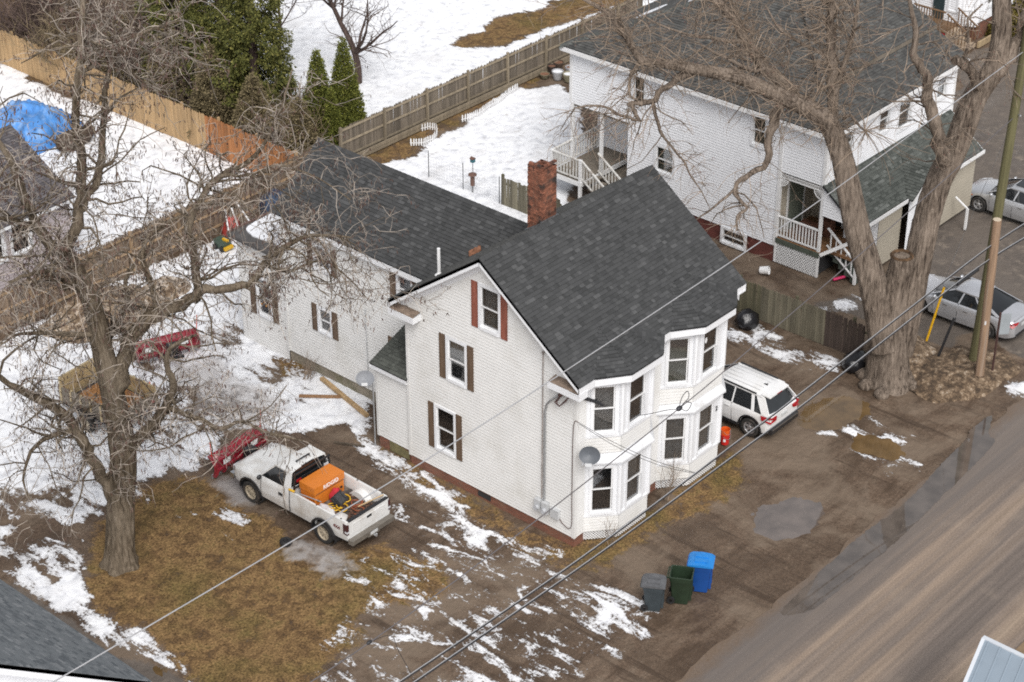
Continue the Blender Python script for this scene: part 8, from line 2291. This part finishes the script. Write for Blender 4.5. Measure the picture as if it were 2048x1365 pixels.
# black mast arm with the hanging service leads
t = thing('service_mast', 'grey conduit rising up the gable wall to a weatherhead', 'conduit', (-0.06, 1.2, 1.3))
mb = MB(); mb.tube([(0, 0.0, 0), (0, 0.0, 3.3), (0, -0.06, 3.6), (-0.02, -0.25, 3.85), (-0.05, -0.62, 4.2)], 0.035, 8); mb.build('conduit', M_METAL, t, smooth=50)
mb = MB(); mb.cyl((-0.05, -0.6, 4.18), (-0.06, -0.75, 4.32), 0.06, 10); mb.build('weatherhead', mat('rusty_cap', (0.12, 0.07, 0.06), 0.7, 0.3, 8.0), t)
mb = MB()
for k in range(3): mb.tube([(-0.06, -0.72, 4.28), (-0.1, -0.55 + 0.05 * k, 3.95 - 0.03 * k), (-0.1, -0.65, 3.83), (-0.12, -0.9, 4.1 + 0.03 * k), (-0.1, -1.05, 4.36)], 0.018, 5)
mb.build('hanging_lead', mat('taped_lead', (0.10, 0.06, 0.055), 0.6, 0.4, 9.0), t, kind='stuff')
mb = MB(); mb.cyl((-0.06, 0.15, 1.3), (-0.06, 0.15, 6.65), 0.018, 8); mb.ball((-0.06, 0.15, 6.7), 0.05, 8, 6)
t = thing('thin_conduit', 'thin rusty pipe standing beside the service conduit', 'pipe', (0, 1.15, 0)); mb.build('pipe', mat('rusty_pipe', (0.30, 0.26, 0.24), 0.7, 0.3, 3.0), t, smooth=50)
mb = MB(); mb.tube([(-0.1, 0.12, 5.72), (0.7, -0.2, 5.2), (1.7, -0.62, 4.35)], 0.055, 8); tag(mb.build('mast_arm', M_CABLE, smooth=50), 'thick black tube sticking out from the street corner eave', 'tube')
for k, (y_, lab) in enumerate(((1.42, 'left round electric meter on the gable wall'), (1.12, 'right round electric meter on the gable wall'))):
    t = thing('electric_meter', lab, 'meter', (0, y_, 0.98), group='electric meters')
    mb = MB(); mb.box(-0.16, -0.12, -0.16, -0.02, 0.12, 0.26); mb.build('meter_box', M_GREYBOX, t)
    mb = MB(); mb.cyl((-0.16, 0, -0.02), (-0.25, 0, -0.02), 0.09, 14); mb.build('dial', mat('meter_glass', (0.45, 0.46, 0.48), 0.1, 0.2, 9.0), t, smooth=40)
t = thing('utility_box', 'small grey utility box right of the meters', 'box', (0, 0.72, 0.98))
mb = MB(); mb.box(-0.14, -0.16, -0.15, -0.02, 0.16, 0.17); mb.build('case', M_GREYBOX, t); mb = MB(); mb.box(-0.15, -0.165, 0.17, -0.015, 0.165, 0.19); mb.build('cover', M_GREYBOX, t)
# satellite dishes
def dish(label, c, aim, r, m, foot, name='satellite_dish'):
    t = thing(name, label, 'satellite dish', c, 0, 'satellite dishes')
    q = Vector(aim).normalized().to_track_quat('Z', 'Y').to_matrix()
    mb_ = MB(); mb_.lathe([(0.001, 0.0), (r * 0.5, 0.03), (r * 0.85, 0.085), (r, 0.115), (r, 0.125), (r * 0.85, 0.10), (r * 0.5, 0.045), (0.001, 0.015)], 24, (0, 0, 0), q @ Matrix.Diagonal((1, 0.88, 1)).to_3x3()); mb_.build('reflector', m, t, smooth=45)
    lo = q @ Vector((0, -r * 0.95, 0.05)); ln = q @ Vector((0, -r * 0.75, r * 1.1))
    mb_ = MB(); mb_.bar(lo, ln, 0.03, 0.03); mb_.build('feed_arm', M_METAL, t)
    mb_ = MB(); mb_.obox(ln, q @ Vector((0.10, 0, 0)), q @ Vector((0, 0.05, 0)), q @ Vector((0, 0, 0.06))); mb_.build('receiver', M_GREYBOX, t)
    mb_ = MB(); mb_.tube([q @ Vector((0, 0, -0.02)), q @ Vector((0, -0.1, -0.12)), Vector(foot) - Vector(c)], 0.022, 6); mb_.build('mast', M_METAL, t)
    return t
M_DISH = mat('grey_dish', (0.26, 0.27, 0.29), 0.5, 0.1, 3.0); M_DISH2 = mat('dark_grey_dish', (0.105, 0.115, 0.13), 0.5, 0.1, 3.0)
dish('pale grey satellite dish on a tall mast at the entry corner', (-0.32, 8.82, 2.75), (-0.55, -0.5, 0.62), 0.31, M_DISH, (-0.06, 8.72, 2.3))
mb = MB(); mb.cyl((-0.06, 8.74, 0.0), (-0.06, 8.74, 2.5), 0.025, 8); tag(mb.build('dish_mast', M_METAL, smooth=50), 'slim grey mast pipe below the pale dish', 'pipe')
dish('dark grey satellite dish fixed beside the lower left bay', (0.05, -0.52, 3.72), (-0.62, -0.42, 0.35), 0.33, M_DISH2, (0.25, -0.03, 3.45))

# ================================================================ bins, buckets and clutter
def cart(label, loc, rz, body_m, lid_m, s=1.0, open_=False):
    t = thing('wheeled_bin', label, 'bin', loc, rz, 'wheeled bins by the street')
    t.scale = (s, s, s)
    mb_ = MB()
    lv = [(0.0, 0.23, 0.24, 0.05), (0.30, 0.255, 0.27, 0.05), (0.80, 0.29, 0.315, 0.06), (0.86, 0.305, 0.335, 0.06), (0.98, 0.31, 0.34, 0.06), (0.985, 0.33, 0.36, 0.06), (1.02, 0.33, 0.36, 0.06)]
    def ring(z, a, b, c_):
        pts = []
        for cx_, cy_, a0 in ((a - c_, b - c_, 0), (-a + c_, b - c_, 90), (-a + c_, -b + c_, 180), (a - c_, -b + c_, 270)):
            for k in range(4):
                th = R(a0 + 30 * k); pts.append((cx_ + c_ * math.cos(th), cy_ + c_ * math.sin(th), z))
        return pts
    rows = [ring(*q) for q in lv]
    inner = [ring(1.02, 0.29, 0.32, 0.05), ring(0.25, 0.24, 0.25, 0.05)]
    rows += inner
    n_ = 16; vs = [p for r in rows for p in r]
    fs = [(i * n_ + j, i * n_ + (j + 1) % n_, (i + 1) * n_ + (j + 1) % n_, (i + 1) * n_ + j) for i in range(len(rows) - 1) for j in range(n_)]
    fs += [tuple(range(n_ - 1, -1, -1)), tuple((len(rows) - 1) * n_ + j for j in range(n_))]
    mb_.raw(vs, fs)
    mb_.build('body', body_m, t, smooth=35)
    # front ribs and grip bar
    mb_ = MB(); mb_.box(-0.12, -0.335, 0.42, 0.12, -0.285, 0.46); mb_.box(-0.16, -0.34, 0.1, -0.13, -0.26, 0.80); mb_.box(0.13, -0.34, 0.1, 0.16, -0.26, 0.80); mb_.build('grip_bar', body_m, t)
    mb_ = MB(); mb_.bar((-0.26, 0.41, 0.97), (0.26, 0.41, 0.97), 0.035, 0.035); mb_.bar((-0.26, 0.33, 0.95), (-0.26, 0.42, 0.97), 0.03, 0.03); mb_.bar((0.26, 0.33, 0.95), (0.26, 0.42, 0.97), 0.03, 0.03); mb_.build('handle', body_m, t)
    for s_ in (-1, 1):
        mb_ = MB(); mb_.lathe([(0.05, -0.03), (0.12, -0.035), (0.13, 0.0), (0.12, 0.035), (0.05, 0.03)], 16, (s_ * 0.27, 0.27, 0.13), Matrix.Rotation(math.pi / 2, 3, 'Y')); mb_.build('wheel', M_BLACK, t, smooth=45)
    mb_ = MB()
    if open_:
        for k in range(6):
            mb_.raw([(x_, 0.40 + 0.02 * k, 0.98 - 0.16 * k) for x_ in (-0.31, 0.31)] + [(x_, 0.42 + 0.02 * k, 0.82 - 0.16 * k) for x_ in (-0.31, 0.31)], [(0, 1, 3, 2)]) if k < 5 else None
    else:
        zz = [(0.40, 1.03), (0.30, 1.09), (0.0, 1.115), (-0.28, 1.085), (-0.39, 1.03)]
        rows = [[(x_ * (1 if abs(y_) < 0.35 else 0.94), y_, z_ - 0.02 * abs(x_) / 0.35) for x_ in (-0.35, -0.30, -0.1, 0.1, 0.30, 0.35)] for y_, z_ in zz]
        vs = [p for r in rows for p in r]
        mb_.raw(vs, [(i * 6 + j, i * 6 + j + 1, (i + 1) * 6 + j + 1, (i + 1) * 6 + j) for i in range(4) for j in range(5)])
        edge = [rows[i][0] for i in range(5)] + rows[4][1:] + [rows[i][5] for i in (3, 2, 1, 0)] + rows[0][4:0:-1]
        k0 = len(edge); mb_.raw(edge + [(p[0], p[1], 1.005) for p in edge], [(j, (j + 1) % k0, k0 + (j + 1) % k0, k0 + j) for j in range(k0)])
        mb_.box(-0.20, -0.2, 1.095, -0.05, 0.2, 1.128); mb_.box(0.05, -0.2, 1.095, 0.20, 0.2, 1.128)
    mb_.build('lid', lid_m, t, smooth=30)
    return t
M_BINB = mat('blue_bin', (0.012, 0.075, 0.30), 0.4, 0.12, 3.0); M_BINBL = mat('blue_lid', (0.018, 0.20, 0.56), 0.4, 0.1, 3.0)
M_BING = mat('green_bin', (0.020, 0.036, 0.020), 0.45, 0.2, 3.0); M_BINGR = mat('slate_bin', (0.045, 0.058, 0.066), 0.5, 0.15, 3.0); M_BINGL = mat('grey_lid', (0.10, 0.102, 0.108), 0.5, 0.2, 4.0)
cart('grey wheeled bin with closed lid, left of the three by the street', (-0.72, -3.72, 0), R(32), M_BINGR, M_BINGL, 0.93)
cart('dark green wheeled bin standing open between the grey and blue bins', (0.12, -4.12, 0), R(30), M_BING, M_BING, 1.0, True)
cart('blue wheeled bin with bright blue lid, right of the three', (0.98, -4.22, 0), R(30), M_BINB, M_BINBL, 1.0)
def bucket(name, label, loc, r, h, m, solid=False):
    t = thing(name, label, 'bucket', loc)
    mb_ = MB(); mb_.lathe([(0.001, 0.0), (r * 0.86, 0.0), (r, h * 0.93), (r * 1.05, h * 0.94), (r * 1.05, h), (r * 0.97, h), (r * 0.84, 0.03), (0.001, 0.03)], 20); mb_.build('pail', m, t, smooth=40)
    mb_ = MB(); mb_.tube([(r * 1.05 * math.cos(a), r * 1.05 * math.sin(a) * 0.75 - 0.05, h * 0.9 - abs(math.sin(a)) * 0.12) for a in np.linspace(math.pi, 2 * math.pi, 9)], 0.006, 4); mb_.build('bail', M_METAL, t)
    return t
b1 = bucket('plastic_bucket', 'red bucket on the ground at the house corner', (7.88, -0.12, 0), 0.165, 0.40, mat('red_plastic', (0.56, 0.025, 0.02), 0.4, 0.08, 3.0))
mb = MB(); mb.obox((-0.14, -0.08, 0.2), (0.02, -0.035, 0), (-0.006, -0.004, 0), (0, 0, 0.05)); mb.build('label_sticker', M_WHITE, b1)
bucket('plastic_bucket', 'orange bucket stacked inside the red bucket', (7.88, -0.12, 0.21), 0.155, 0.37, mat('orange_plastic', (0.72, 0.11, 0.015), 0.4, 0.08, 3.0))
M_BAG = mat('black_bin_liner', (0.012, 0.012, 0.014), 0.25, 0.3, 6.0, bump=0.8, bscale=9)
rumple('rubbish_bag', 'shiny black rubbish bag against the green end of the board fence', 'bag', (14.75, 3.85, 0), (0.46, 0.40, 0.42), M_BAG, 21)
rumple('rubbish_bag', 'black rubbish bag between the dark fence end and the giant tree', 'bag', (14.9, -0.75, 0), (0.5, 0.42, 0.42), M_BAG, 22)
bucket('plastic_bucket', 'white bucket tipped on the ground behind the board fence', (18.4, 5.85, 0.15), 0.17, 0.36, M_WHITE).rotation_euler = (R(80), 0, R(20))
mb = MB(); mb.cyl((19.75, 3.35, 0.08), (20.2, 3.1, 0.12), 0.06, 8); tag(mb.build('sled', mat('pink_plastic', (0.6, 0.03, 0.13), 0.4, 0.1, 3.0), smooth=50), 'pink plastic toy lying by the porch steps', 'toy')
# loose wheel cover on the grass
t = thing('loose_tyre', 'small black tyre lying on the grass beside the pickup', 'tyre', (-5.9, 6.95, 0.0))
mb = MB(); mb.lathe([(0.08, 0.02), (0.17, 0.0), (0.2, 0.05), (0.2, 0.12), (0.17, 0.16), (0.09, 0.15), (0.08, 0.1), (0.001, 0.1)], 22); mb.build('rubber', M_BLACK, t, smooth=40)
def plank(label, a, b, w, h, m):
    mb_ = MB(); mb_.bar(a, b, w, h); return tag(mb_.build('lumber', m), label, 'lumber', 'lumber on the snow beside the wing')
LUM = mat('wet_lumber', (0.27, 0.15, 0.075), 0.8, 0.3, 4.0, stretch=(3, 3, 1)); LUM2 = mat('pale_lumber', (0.40, 0.27, 0.14), 0.8, 0.3, 4.0)
plank('long pale lumber beam lying on the snow beside the wing', (1.62, 13.1, 0.09), (0.98, 10.15, 0.07), 0.16, 0.10, LUM2)
plank('short red brown board lying on the snow beside the long beam', (0.32, 12.9, 0.05), (1.25, 11.75, 0.05), 0.14, 0.05, LUM)
plank('thin dark stick lying in the snow near the entry corner', (-0.9, 9.9, 0.04), (-0.4, 8.9, 0.05), 0.05, 0.05, mat('dark_stick', (0.09, 0.07, 0.05), 0.9, 0.3, 5.0))
# pots by the fence
pots = [((27.25, 24.5, 0), 0.24, 0.22, (0.17, 0.15, 0.10), 'low mossy bowl pot at the left of the pot cluster'), ((27.95, 24.65, 0), 0.2, 0.36, (0.05, 0.035, 0.03), 'dark brown pot in the pot cluster by the fence'), ((27.55, 23.95, 0), 0.27, 0.42, (0.36, 0.36, 0.37), 'large grey pot in front of the pot cluster'), ((28.5, 24.7, 0), 0.24, 0.36, (0.08, 0.055, 0.04), 'brown wooden tub at the rear of the pot cluster'), ((27.7, 23.4, 0), 0.27, 0.40, (0.26, 0.235, 0.16), 'tan pot with snow nearest the neighbour house'), ((28.3, 23.85, 0), 0.2, 0.42, (0.40, 0.40, 0.42), 'pale grey pot behind the tan pot')]
for loc, r, h, c, lab in pots:
    t = thing('plant_pot', lab, 'plant pot', loc, 0, 'plant pots by the weathered fence')
    mb = MB(); mb.lathe([(0.001, 0), (r * 0.7, 0), (r, h * 0.8), (r * 1.06, h * 0.82), (r * 1.06, h), (r * 0.95, h), (r * 0.9, h * 0.85)], 16); mb.build('pot', mat('pot_' + lab.split()[0] + lab.split()[1], c, 0.8, 0.2, 5.0), t, smooth=40)
    mb = MB(); mb.lathe([(r * 0.92, h * 0.86), (0.001, h * 0.9)], 16); mb.build('soil', M_SNOW if 'snow' in lab or 'large' in lab else mat('pot_soil', (0.20, 0.10, 0.06), 0.9, 0.4, 9.0), t)
# bird feeders and wire fence posts
M_FEED = mat('feeder_brown', (0.14, 0.075, 0.055), 0.6, 0.2, 5.0)
t = thing('bird_feeder', 'brown tube bird feeder with disc roof on a stake behind the wing ridge', 'bird feeder', (16.15, 19.0, 0), group='bird feeders')
mb = MB(); mb.cyl((0, 0, 0), (0, 0, 0.5), 0.02, 6); mb.build('pole', M_BLACKP, t)
mb = MB(); mb.cyl((0, 0, 0.35), (0, 0, 0.85), 0.10, 12); mb.build('tube', M_FEED, t); mb = MB(); mb.lathe([(0.19, 0.83), (0.17, 0.88), (0.001, 0.92)], 14); mb.build('roof', M_FEED, t)
t = thing('bird_feeder', 'little teal bird house feeder on a thin pole behind the wing ridge', 'bird feeder', (16.5, 19.3, 0), group='bird feeders')
mb = MB(); mb.cyl((0, 0, 0), (0, 0, 1.2), 0.015, 6); mb.build('pole', M_BLACKP, t)
mb = MB(); mb.box(-0.08, -0.08, 1.2, 0.08, 0.08, 1.36); mb.build('house_box', mat('teal_paint', (0.03, 0.14, 0.17), 0.5), t); mb = MB(); mb.prism([(-0.11, -0.1, 1.36), (0.11, -0.1, 1.36), (0, -0.1, 1.45)], (0, 0.2, 0)); mb.build('roof', M_FEED, t)
t = thing('wire_fence', 'thin wire garden fence on dark stakes behind the wing', 'fence', (16.0, 21.4, 0))
for p in ((0, 0), (0.1, -1.9), (0.15, -3.9)):
    mb = MB(); mb.cyl((p[0], p[1], 0), (p[0], p[1], 1.25), 0.018, 6); mb.build('stake', M_BLACKP, t)
mb = MB()
for k in range(7): mb.tube([(0, 0, 0.1 + 0.15 * k), (0.1, -1.9, 0.1 + 0.15 * k), (0.15, -3.9, 0.1 + 0.15 * k)], 0.003, 3)
for k in range(26): mb.cyl((0.004 * k, -0.15 * k, 0.05), (0.004 * k, -0.15 * k, 1.05), 0.003, 3)
mb.build('mesh_wires', M_METAL, t, kind='stuff')
# garden clutter by the brown fence
rumple('tarpaulin', 'dark blue tarpaulin bundle against the brown fence behind the wing', 'tarpaulin', (9.3, 23.75, 0), (0.75, 0.55, 0.75), mat('navy_tarp', (0.025, 0.045, 0.085), 0.5, 0.4, 3.0, bump=0.6, bscale=6), 31)
rumple('toy_heap', 'red toy heap beside the brown fence', 'toy', (6.9, 23.75, 0), (0.42, 0.4, 0.55), mat('red_toy', (0.33, 0.04, 0.03), 0.5, 0.4, 4.0), 32)
rumple('toy_heap', 'navy blue toy heap right of the red one', 'toy', (7.35, 23.1, 0), (0.55, 0.45, 0.4), mat('navy_toy', (0.03, 0.05, 0.11), 0.5, 0.4, 4.0), 33)
for k, (p, q, lab) in enumerate((((6.4, 23.3, 0.0), (6.5, 23.6, 1.4), 'left white upright of the toy frame'), ((6.95, 23.2, 0.0), (6.8, 23.6, 1.5), 'middle white upright of the toy frame'), ((7.6, 22.9, 0.0), (7.1, 23.6, 1.5), 'slanting white upright of the toy frame'))):
    mb = MB(); mb.cyl(p, q, 0.035, 8); tag(mb.build('toy_pole', M_WHITE), lab, 'pole', 'toy frame poles')
t = thing('toy_tractor', 'small yellow and green toy standing in the snow', 'toy', (5.9, 23.2, 0))
mb = MB(); mb.box(-0.2, -0.3, 0.12, 0.2, 0.3, 0.42); mb.build('hull', mat('toy_green', (0.05, 0.08, 0.06), 0.5), t); mb = MB(); mb.box(-0.22, -0.42, 0.1, 0.22, -0.3, 0.22); mb.box(-0.05, -0.35, 0.42, 0.05, -0.05, 0.5); mb.build('bumper', M_YEL, t)
for p in ((-0.22, -0.2), (0.22, -0.2), (-0.22, 0.2), (0.22, 0.2)):
    mb = MB(); mb.cyl((p[0] - 0.04, p[1], 0.12), (p[0] + 0.04, p[1], 0.12), 0.12, 12); mb.build('wheel', M_BLACK, t)
# blue tarpaulin beyond the tan fence side yard
def tarp_heap(label, loc, sx, sy, h, m, seed):
    mb_ = MB(); n_ = 34
    vs = []
    for i in range(n_ + 1):
        for j in range(n_ + 1):
            u, v = -1 + 2 * i / n_, -1 + 2 * j / n_
            e = max(0.0, 1 - max(abs(u), abs(v)) ** 4)
            z = h * e ** 0.5 * (0.62 + 0.38 * math.cos(u * 1.3)) + 0.32 * mnoise.noise(Vector((u * 2.4, v * 2.4, seed))) * e + 0.28 * abs(mnoise.noise(Vector((u * 6, v * 6, seed)))) * e
            vs.append((u * sx * (1 + 0.1 * mnoise.noise(Vector((u, v, seed + 5)))), v * sy * (1 + 0.1 * mnoise.noise(Vector((u, v, seed + 9)))), max(0.02, z)))
    mb_.raw(vs, [(i * (n_ + 1) + j, (i + 1) * (n_ + 1) + j, (i + 1) * (n_ + 1) + j + 1, i * (n_ + 1) + j + 1) for i in range(n_) for j in range(n_)])
    return tag(mb_.build('tarpaulin', m, None, smooth=70, loc=loc), label, 'tarpaulin')
tarp_heap('bright blue tarpaulin draped over a heap in the snowy side yard', (7.3, 37.6, 0), 1.75, 1.75, 1.3, mat('blue_tarp', (0.075, 0.235, 0.56), 0.4, 0.4, 1.6, bump=0.9, bscale=4, dirt=(0.30, 0.45, 0.68), dscale=1.8), 3).rotation_euler = (0, 0, R(8))
rumple('wood_pile', 'dark wood pile showing below the blue tarpaulin edge', 'wood pile', (8.0, 35.3, 0), (1.1, 0.4, 0.5), mat('dark_logs', (0.07, 0.05, 0.035), 0.9, 0.6, 6.0), 41)

# ================================================================ dirty snow banks
def mound(label, cx_, cy_, sx, sy, h, seed, rz=0.0, brown=0.5, n_=60):
    mb_ = MB(); vs = []
    for i in range(n_ + 1):
        for j in range(n_ + 1):
            u, v = -1 + 2 * i / n_, -1 + 2 * j / n_
            d = math.hypot(u, v) * (1 + 0.28 * mnoise.noise(Vector((u * 1.6, v * 1.6, seed))))
            e = max(0.0, 1 - d * d)
            k = mnoise.fractal(Vector((u * 3.0, v * 3.0, seed + 3)), 0.9, 2.1, 6)
            z = h * e ** 0.8 * (0.85 + 0.3 * k) - (0.12 if e <= 0 else 0)
            vs.append((u * sx, v * sy, max(z, -0.12)))
    mb_.raw(vs, [(i * (n_ + 1) + j, (i + 1) * (n_ + 1) + j, (i + 1) * (n_ + 1) + j + 1, i * (n_ + 1) + j + 1) for i in range(n_) for j in range(n_)])
    o_ = mb_.build('snow_bank', dirty_snow(brown), None, smooth=70, loc=(cx_, cy_, 0), rot=(0, 0, rz))
    return tag(o_, label, 'snow bank')
def dirty_snow(b):
    nm = 'dirty_snow_%d' % int(b * 100)
    if nm in MATS: return MATS[nm]
    m, n, l, p = nt(nm)
    pos = posn(n, l)
    a = noisen(n, l, pos, 3.2, 8.0, 0.78, 0.3)
    c = ramp(n, l, a, [(0.32 + 0.12 * b, (0.055, 0.036, 0.022)), (0.42 + 0.12 * b, (0.15, 0.100, 0.060)), (0.50 + 0.12 * b, (0.31, 0.23, 0.155)), (0.60 + 0.14 * b, (0.64, 0.58, 0.52))])
    c = mixc(n, l, 0.7, c, ramp(n, l, noisen(n, l, pos, 14.0, 5.0, 0.8), [(0.3, (0.15, 0.15, 0.15)), (0.7, (0.85, 0.85, 0.85))]), 'OVERLAY')
    l.new(c, p.inputs['Base Color']); p.inputs['Roughness'].default_value = 0.9
    bp = n.new('ShaderNodeBump'); bp.inputs['Strength'].default_value = 0.9; bp.inputs['Distance'].default_value = 0.08
    l.new(noisen(n, l, pos, 7.0, 5.0, 0.7), bp.inputs['Height']); l.new(bp.outputs[0], p.inputs['Normal'])
    MATS[nm] = m
    return m
mound('broad dirty snow bank round the feet of the two poles', 17.1, -3.9, 2.3, 1.6, 0.36, 3.0, R(-15), 0.85)
mound('low muddy snow bank between the giant tree and the poles', 16.6, -1.9, 1.9, 1.0, 0.38, 7.0, R(20), 0.6)
mound('brown plowed snow heap along the brown fence behind the bare tree', -0.6, 22.3, 2.6, 1.5, 1.15, 12.0, R(-20), 0.30, 80)
mound('smaller tan snow heap at the right of the plowed heap', 2.0, 22.3, 1.3, 0.9, 0.5, 15.0, 0, 0.15)
mound('small dirty snow lump beside the porch gable of the neighbour house', 28.3, 3.2, 0.55, 0.4, 0.45, 19.0, 0, 0.1)
# marker post, guy guard and sign back
mb = MB(); mb.cyl((18.27, -1.74, 0), (18.9, -1.85, 2.05), 0.045, 8); tag(mb.build('guy_guard', mat('yellow_guard', (0.68, 0.38, 0.01), 0.4, 0.08, 3.0)), 'yellow plastic guy wire guard leaning in the snow bank', 'marker')
mb = MB(); mb.cyl((17.3, -2.75, 0), (17.75, -3.0, 1.7), 0.05, 8); tag(mb.build('guy_guard', M_BLACKP), 'black guy wire guard leaning beside the mossy pole', 'marker')
t = thing('street_sign', 'grey back of a street sign on a rusty post beside the brown pole', 'sign', (17.75, -4.75, 0))
mb = MB(); mb.box(-0.03, -0.03, 0, 0.03, 0.03, 2.6); mb.build('post', mat('rusty_post', (0.07, 0.035, 0.03), 0.7, 0.3, 5.0), t); mb = MB(); mb.obox((0.18, -0.12, 2.1), (0.16, -0.14, 0), (0.008, 0.008, 0), (0, 0, 0.42)); mb.build('plate', mat('sign_back', (0.30, 0.33, 0.35), 0.5, 0.1, 3.0), t)

# ================================================================ fallen leaves, straw and crumbs (nobody could count them)
rng = random.Random(77)
def litter(name, label, polys, n_, m, size, z=0.0):
    rs = np.random.RandomState(n_)
    mb_ = MB()
    pts = []
    for q in polys:
        xs_, ys_ = [v[0] for v in q], [v[1] for v in q]
        x_ = rs.uniform(min(xs_), max(xs_), n_ * 3); y_ = rs.uniform(min(ys_), max(ys_), n_ * 3)
        ok = in_poly(x_, y_, q) & (fbm(x_, y_, 61, 0.8) + rs.normal(0, 0.12, len(x_)) > 0.46)
        pts.append(np.stack([x_[ok], y_[ok]], 1))
    pts = np.vstack(pts); rs.shuffle(pts)
    for x_, y_ in pts[:n_]:
        gi, gj = int((x_ + 24) / STEP), int((y_ + 22) / STEP)
        if not (0 <= gi < nx and 0 <= gj < ny): continue
        L_ = size * rng.uniform(0.5, 1.5); a = rng.uniform(0, 6.28)
        u = Vector((math.cos(a), math.sin(a), rng.gauss(0, .35))) * L_; v = Vector((-math.sin(a), math.cos(a), rng.gauss(0, .35))) * L_ * rng.uniform(0.15, 0.6)
        c = Vector((x_, y_, GZ[gi, gj] + 0.012 + abs(u.z) * 0.6))
        mb_.face([c - u, c - v, c + u, c + v])
    return tag(mb_.build(name, m), label, kind='stuff')
LEAF = leaf_mat('dead_leaves', (0.06, 0.03, 0.018), (0.17, 0.095, 0.045), (0.42, 0.30, 0.16))
STRAW = leaf_mat('dry_straw', (0.075, 0.042, 0.02), (0.22, 0.135, 0.058), (0.58, 0.43, 0.22))
g = [q for _, q in COVER['grass']]
litter('leaf_litter', 'dead leaves strewn along the house walls', [g[1], g[2]], 14000, LEAF, 0.06)
litter('leaf_litter', 'dead leaves and straw strewn over the front lawn', [g[0], [(-10, 3), (-2, 8), (0, 3.5), (-3, -4), (-8, -6), (-12, 0)]], 26000, STRAW, 0.05)
litter('leaf_litter', 'dead leaves lying along the weathered and tan fences', [g[4], g[5]], 4500, LEAF, 0.05)
litter('leaf_litter', 'dead leaves behind the board fence and round the giant tree', [[(15.8, 6.5), (19.4, 8.5), (19.5, 4.2), (16.0, 4.0)], [(13.6, -0.6), (16.2, -0.4), (16.6, -3), (14.5, -3.6), (13.4, -2.6)]], 3000, LEAF, 0.05)
litter('snow_crumbs', 'scattered icy crumbs on the mud', [[(-3, 3), (5, -1.5), (8, -5.5), (-2, -6), (-8, -3)], [(8, 2), (15, 3), (15, -5), (9, -5)]], 400, mat('ice_crumbs', (0.6, 0.58, 0.56), 0.7, 0.2, 3.0, rand=0.3), 0.03)
